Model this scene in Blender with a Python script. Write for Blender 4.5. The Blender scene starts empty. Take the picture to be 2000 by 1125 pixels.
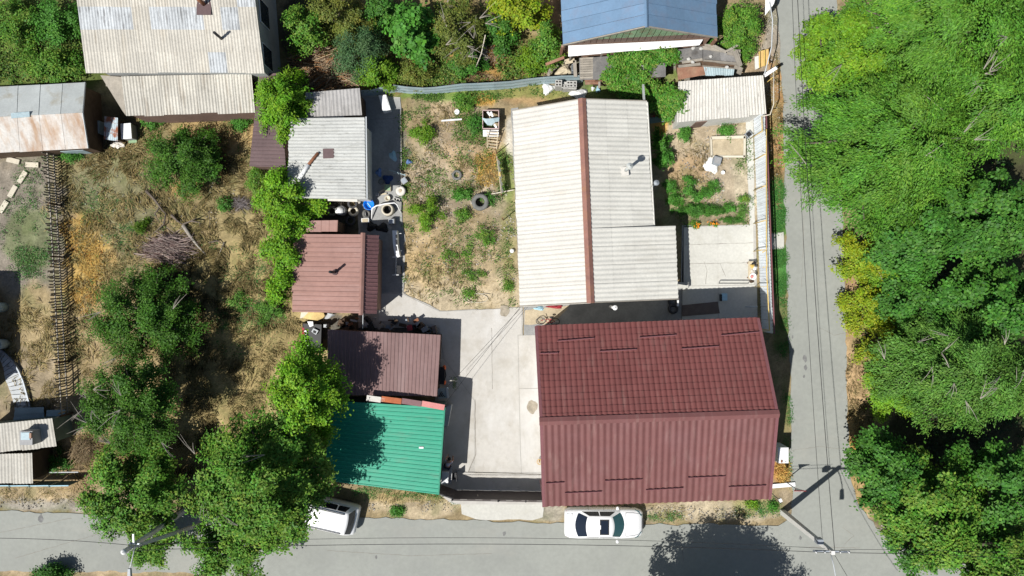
import bpy, math, random
import numpy as np
from mathutils import Vector
sc = bpy.context.scene
C = sc.collection
R = math.radians
rnd = random.Random(7)
rng = np.random.default_rng(11)

# ---------------------------------------------------------------- camera (drone looking straight down)
HC, F, CX, CY = 44.1, 1412.0, 1000.0, 562.5
def P(px, py, h=0.0):
    s = (HC - h) / F
    return Vector(((px - CX) * s, (CY - py) * s, h))
cam = bpy.data.cameras.new('drone_camera')
cam.sensor_width = 36.0
cam.lens = 18.0 / (1000.0 / F)
cam.clip_end = 2000
co = bpy.data.objects.new('drone_camera', cam)
co.location = (0, 0, HC)
C.objects.link(co)
sc.camera = co
# ---------------------------------------------------------------- sky, sun, exposure
SX, SY = 0.502, 0.401            # shadow run per metre of height
sun_el = math.atan(1.0 / math.hypot(SX, SY))
w = bpy.data.worlds.new('World'); sc.world = w; w.use_nodes = True
nt = w.node_tree; nt.nodes.clear()
sky = nt.nodes.new('ShaderNodeTexSky'); sky.sky_type = 'NISHITA'; sky.sun_disc = False
sky.sun_elevation = sun_el; sky.sun_rotation = math.atan2(-SX, -SY)
bg = nt.nodes.new('ShaderNodeBackground'); bg.inputs[1].default_value = 0.058
ow = nt.nodes.new('ShaderNodeOutputWorld')
nt.links.new(sky.outputs[0], bg.inputs[0]); nt.links.new(bg.outputs[0], ow.inputs[0])
sl = bpy.data.lights.new('sun', 'SUN'); sl.energy = 5.0; sl.angle = R(0.5); sl.color = (1.0, 0.975, 0.93)
so = bpy.data.objects.new('sun', sl); C.objects.link(so)
so.location = (-20, -16, 40)
so.rotation_euler = Vector((SX, SY, -1)).to_track_quat('-Z', 'Y').to_euler()
sc.view_settings.view_transform = 'Standard'; sc.view_settings.look = 'None'
sc.view_settings.exposure = 0.24; sc.view_settings.gamma = 1.0
sc.view_settings.use_curve_mapping = False
sc.cycles.max_bounces = 5; sc.cycles.transparent_max_bounces = 4
sc.cycles.diffuse_bounces = 3; sc.cycles.glossy_bounces = 2; sc.cycles.transmission_bounces = 3

# ---------------------------------------------------------------- object helpers
ORG = {}
def empty(name, label, cat, loc, group=None, rz=0.0):
    o = bpy.data.objects.new(name, None); C.objects.link(o)
    o.empty_display_size = 0.3
    o.location = loc; o.rotation_euler = (0, 0, rz)
    tag(o, label, cat, group); ORG[o.name] = Vector(loc)
    return o
def tag(o, label=None, cat=None, group=None, kind=None):
    if label: o['label'] = label
    if cat: o['category'] = cat
    if group: o['group'] = group
    if kind: o['kind'] = kind
    return o
def copy_tree(o, loc=None, rz=None, label=None, parent=None, sc_=None):
    c = o.copy(); C.objects.link(c)
    if parent: c.parent = parent
    if loc is not None: c.location = loc
    if rz is not None: c.rotation_euler = (c.rotation_euler[0], c.rotation_euler[1], rz)
    if sc_ is not None: c.scale = (sc_, sc_, sc_)
    if label: c['label'] = label
    for ch in list(o.children): copy_tree(ch, parent=c)
    return c
class MB:
    def __init__(s): s.v = []; s.f = []
    def add(s, vs, fs):
        n = len(s.v); s.v += [tuple(p) for p in vs]; s.f += [tuple(i + n for i in q) for q in fs]; return s
    def quad(s, a, b, c, d): return s.add([a, b, c, d], [(0, 1, 2, 3)])
    def box(s, c, sz, rz=0.0):
        x, y, z = sz[0] / 2, sz[1] / 2, sz[2] / 2; cs, sn = math.cos(rz), math.sin(rz)
        vs = []
        for dz in (-z, z):
            for dx, dy in ((-x, -y), (x, -y), (x, y), (-x, y)):
                vs.append((c[0] + dx * cs - dy * sn, c[1] + dx * sn + dy * cs, c[2] + dz))
        return s.add(vs, [(3, 2, 1, 0), (4, 5, 6, 7), (0, 1, 5, 4), (1, 2, 6, 5), (2, 3, 7, 6), (3, 0, 4, 7)])
    def hexa(s, b, t):                      # bottom quad, top quad
        return s.add(list(b) + list(t), [(3, 2, 1, 0), (4, 5, 6, 7), (0, 1, 5, 4), (1, 2, 6, 5), (2, 3, 7, 6), (3, 0, 4, 7)])
    def prism(s, poly, z0, z1):
        n = len(poly)
        vs = [(p[0], p[1], z0) for p in poly] + [(p[0], p[1], z1) for p in poly]
        a = sum(poly[i][0] * poly[(i + 1) % n][1] - poly[(i + 1) % n][0] * poly[i][1] for i in range(n))
        if a < 0: vs = vs[:n][::-1] + vs[n:][::-1]
        return s.add(vs, [tuple(range(n))[::-1], tuple(range(n, 2 * n))] + [(i, (i + 1) % n, n + (i + 1) % n, n + i) for i in range(n)])
    def beam(s, a, b, wd, th, up=(0, 0, 1)):
        a, b = Vector(a), Vector(b); d = (b - a).normalized(); u = Vector(up)
        if abs(d.dot(u)) > .95: u = Vector((0, 1, 0))
        sd = d.cross(u).normalized() * wd / 2; u2 = sd.cross(d).normalized() * th / 2
        return s.hexa([a - sd - u2, a + sd - u2, b + sd - u2, b - sd - u2], [a - sd + u2, a + sd + u2, b + sd + u2, b - sd + u2])
    def tube(s, pts, r, seg=8, cap=True):
        pts = [Vector(p) for p in pts]; n = len(pts)
        rs = list(r) if hasattr(r, '__len__') else [r] * n
        vs = []; prev = None
        for i, p in enumerate(pts):
            d = (pts[min(i + 1, n - 1)] - pts[max(i - 1, 0)])
            if d.length < 1e-6: d = Vector((0, 0, 1))
            d.normalize()
            u = prev if prev is not None else (Vector((0, 0, 1)) if abs(d.z) < .9 else Vector((1, 0, 0)))
            u = (u - d * u.dot(d))
            if u.length < 1e-4: u = d.orthogonal()
            u.normalize(); prev = u; q = d.cross(u)
            for k in range(seg):
                t = 2 * math.pi * k / seg
                vs.append(p + (u * math.cos(t) + q * math.sin(t)) * rs[i])
        fs = []
        for i in range(n - 1):
            for k in range(seg):
                a, b = i * seg + k, i * seg + (k + 1) % seg
                fs.append((a, b, b + seg, a + seg))
        if cap: fs += [tuple(range(seg))[::-1], tuple(range((n - 1) * seg, n * seg))]
        return s.add(vs, fs)
    def lathe(s, prof, c, seg=20, close=False):
        vs = []; n = len(prof)
        for r, z in prof:
            for k in range(seg):
                t = 2 * math.pi * k / seg
                vs.append((c[0] + r * math.cos(t), c[1] + r * math.sin(t), c[2] + z))
        fs = []
        for i in range(n if close else n - 1):
            for k in range(seg):
                a, b = i * seg + k, i * seg + (k + 1) % seg
                a2, b2 = ((i + 1) % n) * seg + k, ((i + 1) % n) * seg + (k + 1) % seg
                fs.append((a, b, b2, a2))
        return s.add(vs, fs)
    def blob(s, c, r, seg=10, rings=6, jit=0.0, rn=rnd):
        vs = [(c[0], c[1], c[2] - r[2])]
        for i in range(1, rings):
            ph = math.pi * i / rings
            for k in range(seg):
                t = 2 * math.pi * k / seg; j = 1 + rn.uniform(-jit, jit)
                vs.append((c[0] + r[0] * j * math.sin(ph) * math.cos(t), c[1] + r[1] * j * math.sin(ph) * math.sin(t), c[2] - r[2] * math.cos(ph) * j))
        vs.append((c[0], c[1], c[2] + r[2])); L = len(vs) - 1
        fs = [(0, 1 + (k + 1) % seg, 1 + k) for k in range(seg)]
        for i in range(rings - 2):
            for k in range(seg):
                a, b = 1 + i * seg + k, 1 + i * seg + (k + 1) % seg
                fs.append((a, b, b + seg, a + seg))
        b0 = 1 + (rings - 2) * seg
        fs += [(b0 + k, b0 + (k + 1) % seg, L) for k in range(seg)]
        return s.add(vs, fs)
    def build(s, name, m, parent=None, smooth=False, org=None, kind=None, label=None):
        o0 = ORG[parent.name] if parent is not None else (Vector(org) if org is not None else Vector((0, 0, 0)))
        me = bpy.data.meshes.new(name)
        me.from_pydata([(p[0] - o0.x, p[1] - o0.y, p[2] - o0.z) for p in s.v], [], s.f)
        if m is not None: me.materials.append(m)
        if smooth: me.polygons.foreach_set('use_smooth', [True] * len(me.polygons))
        me.update()
        o = bpy.data.objects.new(name, me); C.objects.link(o)
        if parent is not None: o.parent = parent
        else: o.location = o0
        ORG[o.name] = o0
        if kind: o['kind'] = kind
        if label: o['label'] = label
        return o
def solo(mb, name, m, label, cat, org, group=None, smooth=False):
    return tag(mb.build(name, m, None, smooth, org), label, cat, group)
def np_mesh(name, V, nper, m, cols=None, parent=None, org=None):
    """V: (n*nper,3) vertices, every nper of them one face"""
    o0 = ORG[parent.name] if parent is not None else (Vector(org) if org is not None else Vector((0, 0, 0)))
    V = np.asarray(V, dtype=np.float32) - np.array(o0, dtype=np.float32)
    nv = len(V); nf = nv // nper
    me = bpy.data.meshes.new(name)
    me.vertices.add(nv); me.vertices.foreach_set('co', V.ravel())
    me.loops.add(nv); me.loops.foreach_set('vertex_index', np.arange(nv, dtype=np.int32))
    me.polygons.add(nf); me.polygons.foreach_set('loop_start', np.arange(0, nv, nper, dtype=np.int32))
    me.update(calc_edges=True)
    if cols is not None:
        a = me.color_attributes.new('Col', 'FLOAT_COLOR', 'POINT')
        cc = np.ones((nv, 4), dtype=np.float32); cc[:, :3] = np.repeat(cols, nper, axis=0)
        a.data.foreach_set('color', cc.ravel())
    if m is not None: me.materials.append(m)
    o = bpy.data.objects.new(name, me); C.objects.link(o)
    if parent is not None: o.parent = parent
    else: o.location = o0
    ORG[o.name] = o0
    return o

# ---------------------------------------------------------------- numpy noise
def vnoise(x, y, sc_, seed):
    r = np.random.default_rng(seed); G = r.random((256, 256))
    x = np.asarray(x) / sc_ + 97.3; y = np.asarray(y) / sc_ + 61.7
    xi = np.floor(x).astype(int); yi = np.floor(y).astype(int)
    fx = x - xi; fy = y - yi; fx = fx * fx * (3 - 2 * fx); fy = fy * fy * (3 - 2 * fy)
    g = lambda a, b: G[a % 256, b % 256]
    return (g(xi, yi) * (1 - fx) + g(xi + 1, yi) * fx) * (1 - fy) + (g(xi, yi + 1) * (1 - fx) + g(xi + 1, yi + 1) * fx) * fy
def fbm(x, y, sc_, seed, o=3):
    t = 0; a = .5; n = 0
    for k in range(o):
        t = t + a * vnoise(x, y, sc_ / 2 ** k, seed + k); n += a; a *= .55
    return t / n
def inpoly(x, y, poly):
    r = np.zeros(np.shape(x), bool); n = len(poly); j = n - 1
    for i in range(n):
        xi, yi = poly[i]; xj, yj = poly[j]
        c = ((yi > y) != (yj > y)) & (x < (xj - xi) * (y - yi) / (yj - yi + 1e-9) + xi)
        r ^= c; j = i
    return r

# ---------------------------------------------------------------- materials
def nn(t, kind, **kw):
    n = t.nodes.new(kind)
    for k, v in kw.items(): setattr(n, k, v)
    return n
def mat(name, rgb, rough=.75, var=.15, scale=5.0, bump=0.0, bscale=40.0, metal=0.0, stain=None, stains=(), objvar=0.0, spec=.3, stretch=(1, 1, 1), coat=0.0, fine=0.1):
    m = bpy.data.materials.new(name); m.use_nodes = True; t = m.node_tree
    b = t.nodes['Principled BSDF']; b.inputs['Roughness'].default_value = rough
    b.inputs['Metallic'].default_value = metal; b.inputs['Specular IOR Level'].default_value = spec
    b.inputs['Coat Weight'].default_value = coat
    geo = nn(t, 'ShaderNodeNewGeometry')
    def noise(s, st=(1, 1, 1), det=5.0, off=0.0):
        mp = nn(t, 'ShaderNodeMapping'); mp.inputs['Scale'].default_value = st; mp.inputs['Location'].default_value = (off, off * 1.7, off * .3)
        t.links.new(geo.outputs['Position'], mp.inputs['Vector'])
        n = nn(t, 'ShaderNodeTexNoise'); n.inputs['Scale'].default_value = s; n.inputs['Detail'].default_value = det; n.inputs['Roughness'].default_value = .62
        t.links.new(mp.outputs[0], n.inputs['Vector']); return n.outputs['Fac']
    def ramp(src, lo, hi, a=0.0, c=1.0):
        r = nn(t, 'ShaderNodeMapRange'); r.inputs['From Min'].default_value = lo; r.inputs['From Max'].default_value = hi
        r.inputs['To Min'].default_value = a; r.inputs['To Max'].default_value = c; t.links.new(src, r.inputs['Value']); return r.outputs[0]
    def mul(col, fac):
        mx = nn(t, 'ShaderNodeMix', data_type='RGBA', blend_type='MULTIPLY'); mx.inputs['Factor'].default_value = 1.0
        if isinstance(col, tuple): mx.inputs['A'].default_value = (*col, 1)
        else: t.links.new(col, mx.inputs['A'])
        t.links.new(fac, mx.inputs['B']); return mx.outputs['Result']
    col = mul(tuple(rgb), ramp(noise(scale, stretch), .28, .72, 1 - var, 1 + var))
    if fine: col = mul(col, ramp(noise(scale * 9, (1, 1, 1), 2.0, 3.1), .3, .7, 1 - fine, 1 + fine))
    for (srgb, amt, ssc, sst, lo, hi) in stains:
        mx = nn(t, 'ShaderNodeMix', data_type='RGBA'); t.links.new(ramp(noise(ssc, sst, 6.0, ssc * 3.3), lo, hi, 0, amt), mx.inputs['Factor'])
        t.links.new(col, mx.inputs['A']); mx.inputs['B'].default_value = (*srgb, 1); col = mx.outputs['Result']
    if objvar:
        oi = nn(t, 'ShaderNodeObjectInfo'); col = mul(col, ramp(oi.outputs['Random'], 0, 1, 1 - objvar, 1 + objvar * .6))
    t.links.new(col, b.inputs['Base Color'])
    if bump:
        bp = nn(t, 'ShaderNodeBump'); bp.inputs['Strength'].default_value = bump; bp.inputs['Distance'].default_value = .03
        t.links.new(noise(bscale), bp.inputs['Height']); t.links.new(bp.outputs[0], b.inputs['Normal'])
    return m
def colmat(name, rough=.8, trans=0.0, spec=.2, fine=0.0, bump=0.0):
    """colour from the 'Col' attribute (per leaf / per ground point)"""
    m = bpy.data.materials.new(name); m.use_nodes = True; t = m.node_tree
    b = t.nodes['Principled BSDF']; b.inputs['Roughness'].default_value = rough; b.inputs['Specular IOR Level'].default_value = spec
    a = nn(t, 'ShaderNodeAttribute', attribute_name='Col'); col = a.outputs['Color']
    if fine:
        geo = nn(t, 'ShaderNodeNewGeometry')
        for s_, k in ((1.7, fine * .8), (9, fine), (38, fine * .9)):
            n = nn(t, 'ShaderNodeTexNoise'); n.inputs['Scale'].default_value = s_; n.inputs['Detail'].default_value = 4; n.inputs['Roughness'].default_value = .65
            t.links.new(geo.outputs['Position'], n.inputs['Vector'])
            r = nn(t, 'ShaderNodeMapRange'); r.inputs['From Min'].default_value = .3; r.inputs['From Max'].default_value = .7
            r.inputs['To Min'].default_value = 1 - k; r.inputs['To Max'].default_value = 1 + k; t.links.new(n.outputs['Fac'], r.inputs['Value'])
            mx = nn(t, 'ShaderNodeMix', data_type='RGBA', blend_type='MULTIPLY'); mx.inputs['Factor'].default_value = 1
            t.links.new(col, mx.inputs['A']); t.links.new(r.outputs[0], mx.inputs['B']); col = mx.outputs['Result']
            if bump and s_ == 38:
                bp = nn(t, 'ShaderNodeBump'); bp.inputs['Strength'].default_value = bump; bp.inputs['Distance'].default_value = .05
                t.links.new(n.outputs['Fac'], bp.inputs['Height']); t.links.new(bp.outputs[0], b.inputs['Normal'])
    t.links.new(col, b.inputs['Base Color'])
    if trans:
        tr = nn(t, 'ShaderNodeBsdfTranslucent'); t.links.new(col, tr.inputs['Color'])
        mx = nn(t, 'ShaderNodeMixShader'); mx.inputs[0].default_value = trans
        t.links.new(b.outputs[0], mx.inputs[1]); t.links.new(tr.outputs[0], mx.inputs[2])
        t.links.new(mx.outputs[0], t.nodes['Material Output'].inputs['Surface'])
    return m
M = {}
U, V_ = (1, .12, 1), (.12, 1, 1)
M['asphalt'] = mat('asphalt', (.268, .276, .250), .9, .05, .45, .12, 60, stains=(((.21, .215, .20), .6, .22, (1, 1, 1), .5, .75), ((.335, .32, .28), .5, .6, (.4, 1, 1), .55, .8), ((.245, .25, .235), .5, 1.9, (.25, .12, 1), .55, .75), ((.15, .15, .15), .4, 3.1, (1, 1, 1), .72, .80)), fine=.05)
M['asphalt2'] = mat('asphalt_lane', (.295, .308, .298), .9, .08, .8, .25, 60, stains=(((.215, .215, .205), .5, .5, (1, .15, 1), .5, .75), ((.34, .33, .29), .5, 1.3, (1, .3, 1), .58, .8)), fine=.14)
M['concrete'] = mat('concrete', (.455, .435, .40), .85, .09, .55, .12, 30, objvar=.05, stains=(((.345, .315, .265), .65, .9, (1, 1, 1), .50, .76), ((.30, .27, .22), .45, 3.4, (1, .5, 1), .60, .74), ((.56, .55, .53), .6, .5, (1, .5, 1), .55, .7), ((.3, .28, .24), .4, 2.6, (1, 1, 1), .70, .80)), fine=.04)
M['concrete_base'] = mat('concrete_joint', (.36, .345, .315), .9, .12, 3)
M['crack'] = mat('dirt_in_cracks', (.22, .2, .17), .9, .15, 3)
M['alley'] = mat('alley_concrete', (.28, .28, .27), .85, .16, .8, .12, 30, stains=(((.16, .16, .16), .5, .9, (1, 1, 1), .5, .7),))
M['patio'] = mat('patio_concrete', (.485, .475, .43), .85, .08, .7, .12, 30, objvar=.05, stains=(((.40, .38, .32), .5, 1.1, (1, 1, 1), .52, .75),), fine=.07)
M['sand'] = mat('sand', (.42, .35, .24), .9, .18, 1.6, .3, 30, stains=(((.25, .2, .13), .6, 1.4, (1, 1, 1), .52, .66),))
M['asb_white'] = mat('white_fibre_cement', (.53, .51, .465), .82, .06, 1.0, .1, 50, objvar=.05, stains=(((.42, .36, .27), .45, .6, (.35, 2.2, 1), .56, .8),), fine=.06)
M['asb_ext'] = mat('lightened_fibre_cement', (.60, .585, .53), .82, .06, 1.0, .1, 50, objvar=.06, stains=(((.36, .33, .27), .45, .7, (.35, 2.2, 1), .56, .8),), fine=.06)  # white roofing with base colour raised to offset shading on the right slope
M['asb_blue'] = mat('bluish_fibre_cement', (.44, .46, .47), .85, .10, .9, .15, 40, objvar=.08, stains=(((.17, .17, .17), .75, 2.2, (4, .5, 1), .52, .66),), fine=.1)
M['asb_beige'] = mat('beige_fibre_cement', (.465, .44, .385), .85, .10, .9, .15, 40, objvar=.11, stains=(((.30, .26, .2), .6, 1.7, (3, .3, 1), .57, .75), ((.16, .14, .12), .7, 3.3, (3.5, .5, 1), .64, .72), ((.45, .37, .26), .35, .5, (2, .3, 1), .52, .8)), fine=.1)
M['asb_lean'] = mat('ribbed_fibre_cement', (.46, .44, .39), .85, .12, .9, .15, 40, objvar=.1, stains=(((.26, .22, .17), .7, 1.4, (3, .25, 1), .52, .72), ((.2, .08, .05), .7, 1.1, (2, .6, 1), .70, .76)), fine=.1)
M['asb_garage'] = mat('lichened_fibre_cement', (.52, .50, .455), .85, .08, 1.2, .15, 40, objvar=.06, stains=(((.2, .19, .17), .75, 2.8, (4, .35, 1), .57, .68), ((.42, .40, .33), .5, 1.2, (3, .3, 1), .5, .8)), fine=.1)
M['asb_shed'] = mat('spotted_fibre_cement', (.415, .42, .40), .85, .08, 1.2, .15, 40, objvar=.07, stains=(((.2, .2, .18), .75, 3.2, (.5, 3.4, 1), .57, .68), ((.45, .44, .39), .5, 1.3, (.4, 3, 1), .5, .8)), fine=.08)
M['asb_grey'] = mat('grey_old_fibre_cement', (.34, .33, .32), .85, .15, 1.2, .15, 40, objvar=.12, stains=(((.16, .15, .15), .7, 2.5, (4, .35, 1), .53, .7),), fine=.1)
M['red_tile'] = mat('dark_red_metal_tile', (.155, .050, .045), .55, .10, .9, 0, objvar=.06, spec=.4, stains=(((.23, .14, .12), .35, 1.5, (2.5, .2, 1), .55, .72), ((.19, .085, .08), .3, .45, (1, 1, 1), .5, .75),), fine=.04)
M['red_sheet'] = mat('red_ribbed_metal', (.155, .064, .060), .5, .09, .5, 0, objvar=.06, spec=.4, stains=(((.26, .17, .15), .35, 1.6, (2.5, .18, 1), .54, .72), ((.20, .10, .10), .45, .5, (1, 1, 1), .5, .75),), fine=.04)
M['red_trim'] = mat('red_trim_metal', (.18, .075, .08), .5, .07, 1.2)
M['ridge_rust'] = mat('rusty_ridge_metal', (.24, .12, .095), .75, .2, 1.2, .1, 30, stains=(((.30, .15, .08), .6, 2.4, (1, 1, 1), .5, .7),))
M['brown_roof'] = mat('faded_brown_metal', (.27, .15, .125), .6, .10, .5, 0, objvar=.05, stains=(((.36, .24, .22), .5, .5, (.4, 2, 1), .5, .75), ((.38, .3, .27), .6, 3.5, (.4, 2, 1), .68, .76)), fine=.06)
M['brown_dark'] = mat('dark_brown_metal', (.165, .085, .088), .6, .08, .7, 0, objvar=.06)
M['purple_roof'] = mat('maroon_brown_metal', (.20, .122, .115), .6, .10, .5, 0, objvar=.07, stains=(((.32, .23, .22), .5, .7, (2.5, .4, 1), .5, .75),), fine=.06)
M['choc_roof'] = mat('chocolate_metal', (.115, .075, .075), .6, .12, .8, 0, objvar=.08)
M['green_roof'] = mat('green_metal', (.010, .265, .160), .5, .09, .6, 0, objvar=.04, stains=(((.03, .29, .19), .5, .6, (.3, 2, 1), .5, .75), ((.01, .15, .10), .5, 2.2, (.3, 3, 1), .56, .75), ((.12, .2, .14), .5, 1.1, (.5, 2, 1), .58, .76), ((.02, .06, .04), .5, 6.0, (1, 1, 1), .70, .76)), fine=.06)
M['green_trim'] = mat('green_trim_metal', (.01, .2, .12), .5)
M['blue_roof'] = mat('blue_painted_metal', (.135, .222, .335), .55, .08, .8, 0, objvar=.07, stains=(((.16, .19, .26), .5, 1.3, (1, 1, 1), .5, .72), ((.27, .18, .14), .4, 3.4, (1, 1, 1), .68, .78)), fine=.05)
M['zinc'] = mat('galvanised_sheet', (.45, .475, .465), .6, .10, 1.0, 0, objvar=.06, stains=(((.30, .26, .18), .6, 1.2, (1, 1, 1), .54, .72),), fine=.06)
M['zinc_rust'] = mat('rust_stained_sheet', (.50, .475, .44), .65, .10, .9, 0, objvar=.05, stains=(((.30, .155, .065), .8, .55, (2.4, .6, 1), .47, .66), ((.42, .3, .2), .5, 2.1, (2.4, .5, 1), .5, .7)))
M['fence_white'] = mat('white_profiled_sheet', (.76, .81, .85), .6, .08, 1.5, 0, objvar=.06, stains=(((.30, .15, .07), .7, 1.5, (1, 3, 1), .62, .74),))
M['fence_blue'] = mat('grey_blue_sheet', (.31, .40, .43), .55, .12, 1.4, 0, objvar=.1, stains=(((.45, .5, .5), .5, 2.0, (1, 5, 1), .5, .7),))
M['rust'] = mat('rust', (.20, .085, .045), .85, .3, 3, .2, 30)
M['rusty_blue'] = mat('rusty_blue_sheet', (.42, .50, .54), .65, .12, 2, 0, stains=(((.27, .085, .03), .95, 1.7, (1, 1, 1), .46, .56),))
M['wall_grey'] = mat('grey_plaster', (.36, .37, .36), .9, .12, 1.2, .2, 20)
M['wall_white'] = mat('whitewash', (.60, .59, .55), .9, .08, 1.5, .15, 20, stains=(((.42, .38, .3), .5, 1.6, (1, 1, 1), .52, .75),))
M['wall_brick'] = mat('brick_wall', (.30, .19, .14), .9, .2, 3, .2, 25)
M['wall_teal'] = mat('dull_green_wall', (.12, .17, .15), .85, .15, 1.5)
M['wall_green'] = mat('peeling_green_board', (.24, .36, .21), .85, .15, 2.0, .1, 20, objvar=.15, stains=(((.24, .15, .09), .8, 2.2, (1, 1, 1), .52, .68),))
M['wall_brown'] = mat('brown_board', (.19, .125, .10), .85, .15, 2.0, .1, 20, objvar=.15)
M['wood_dark'] = mat('dark_wood', (.085, .055, .035), .85, .3, 3, .2, 20, objvar=.2)
M['wood_grey'] = mat('weathered_wood', (.30, .27, .225), .9, .2, 3, .2, 30, objvar=.2)
M['wood_pale'] = mat('pale_wood', (.48, .41, .29), .85, .18, 3, .15, 30, objvar=.15)
M['wood_red'] = mat('reddish_board', (.25, .13, .085), .85, .25, 2, .1, 20, stains=(((.36, .27, .18), .5, 1.5, (1, 1, 1), .5, .7),))
M['bark'] = mat('bark', (.13, .105, .085), .95, .3, 6, .4, 30)
M['bark_pale'] = mat('pale_bark', (.30, .27, .23), .95, .25, 6, .3, 30)
M['tarpaper'] = mat('tar_paper', (.17, .165, .16), .95, .22, 1.5, .3, 25, objvar=.2, stains=(((.30, .28, .25), .6, 2.1, (1, 1, 1), .5, .68), ((.08, .07, .06), .6, 1.5, (1, 1, 1), .56, .7)))
M['white'] = mat('white_paint', (.74, .74, .73), .5, .05, 2.0)
M['carpaint'] = mat('white_car_paint', (.80, .80, .80), .25, .01, 1.0, coat=.6, spec=.5, fine=0)
M['glass'] = mat('tinted_glass', (.012, .018, .03), .06, .02, 1.0, spec=.6, fine=0)
M['glass_teal'] = mat('windscreen_glass', (.03, .085, .09), .06, .05, 1.0, spec=.6, fine=0)
M['glass_house'] = mat('window_glass', (.03, .04, .05), .1, .05, 1, spec=.6, fine=0)
M['trim_black'] = mat('black_trim', (.02, .02, .022), .5, .1, 2)
M['rubber'] = mat('rubber', (.055, .055, .058), .85, .25, 4, .2, 40)
M['rubber_grey'] = mat('dusty_rubber', (.15, .15, .14), .9, .25, 4, .2, 40)
M['chrome'] = mat('bright_metal', (.55, .55, .56), .3, .05, 2, metal=.8)
M['steel_grey'] = mat('grey_steel', (.30, .33, .36), .5, .1, 3, metal=.3)
M['conc_pole'] = mat('pole_concrete', (.60, .59, .56), .9, .08, 3, .1, 40)
M['conc_block'] = mat('cinder_block', (.46, .45, .42), .9, .12, 4, .3, 40, objvar=.1)
M['slab'] = mat('pale_slab', (.55, .50, .40), .9, .1, 3, .2, 30, objvar=.1)
M['slab_white'] = mat('bluish_slab', (.45, .47, .48), .85, .08, 2, .1, 30, objvar=.08)
M['wire'] = mat('black_cable', (.012, .012, .013), .6, .05, 2)
M['gate'] = mat('dark_brown_metal_gate', (.075, .06, .055), .5, .12, 1.5)
M['yellow'] = mat('yellow_gas_paint', (.62, .44, .13), .6, .1, 3, stains=(((.55, .5, .4), .6, 2, (1, 1, 1), .5, .7),))
M['yellowboard'] = mat('varnished_chipboard', (.55, .37, .14), .7, .15, 3, stains=(((.22, .1, .03), .7, 3, (1, 1, 1), .58, .7),))
M['blue'] = mat('blue_plastic', (.0, .155, .62), .4, .08, 2)
M['bluewater'] = mat('water_in_tub', (.01, .20, .70), .08, .1, 3, spec=.6, fine=0)
M['blue_cloth'] = mat('blue_cloth', (.12, .2, .4), .9, .25, 5)
M['cyan'] = mat('pale_blue_cloth', (.35, .55, .65), .9, .15, 5)
M['teal_plastic'] = mat('teal_plastic', (.05, .18, .16), .5, .1, 3)
M['orange'] = mat('orange_plastic', (.65, .13, .03), .5, .1, 3)
M['crimson'] = mat('crimson_plastic', (.30, .03, .04), .5, .15, 3)
M['black'] = mat('black_plastic', (.015, .015, .016), .6, .2, 3)
M['dark_mat'] = mat('dark_carpet', (.15, .12, .105), .95, .2, 2, .3, 40)
M['grey'] = mat('grey_plastic', (.28, .28, .28), .7, .12, 3)
M['beige_cloth'] = mat('beige_sack', (.62, .58, .52), .9, .1, 4, .3, 15)
M['skin'] = mat('skin', (.36, .19, .12), .6, .05, 4, fine=.03)
M['hair'] = mat('dark_hair', (.012, .01, .009), .6, .2, 9)
M['lilac'] = mat('lilac_shirt', (.62, .56, .64), .85, .06, 5)
M['navy'] = mat('navy_shorts', (.02, .025, .05), .85, .1, 5)
M['pink'] = mat('pinkish_sheet', (.50, .19, .175), .6, .1, 1.5)
M['pale_pink'] = mat('faded_pink_paint', (.52, .38, .36), .7, .12, 3)
M['orange_rust'] = mat('orange_rust_sheet', (.36, .11, .045), .8, .3, 2, stains=(((.55, .5, .45), .7, 2.5, (1, 1, 1), .6, .7),))
M['foam'] = mat('yellowed_foam', (.55, .40, .17), .9, .2, 2, .2, 20, stains=(((.3, .2, .08), .6, 2, (1, 1, 1), .55, .7),))
M['red_sign'] = mat('red_sign_paint', (.55, .03, .03), .5, .05, 2)
M['flower'] = mat('orange_petals', (.75, .25, .015), .7, .2, 8)
M['leaf'] = colmat('leaf', .6, .22, .3)
M['blade'] = colmat('grass_blade', .85, .15, .15)
M['ground'] = colmat('ground_soil', .95, 0, .1, .22, .5)
M['stick'] = colmat('dry_stick', .9, 0, .1)
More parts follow.
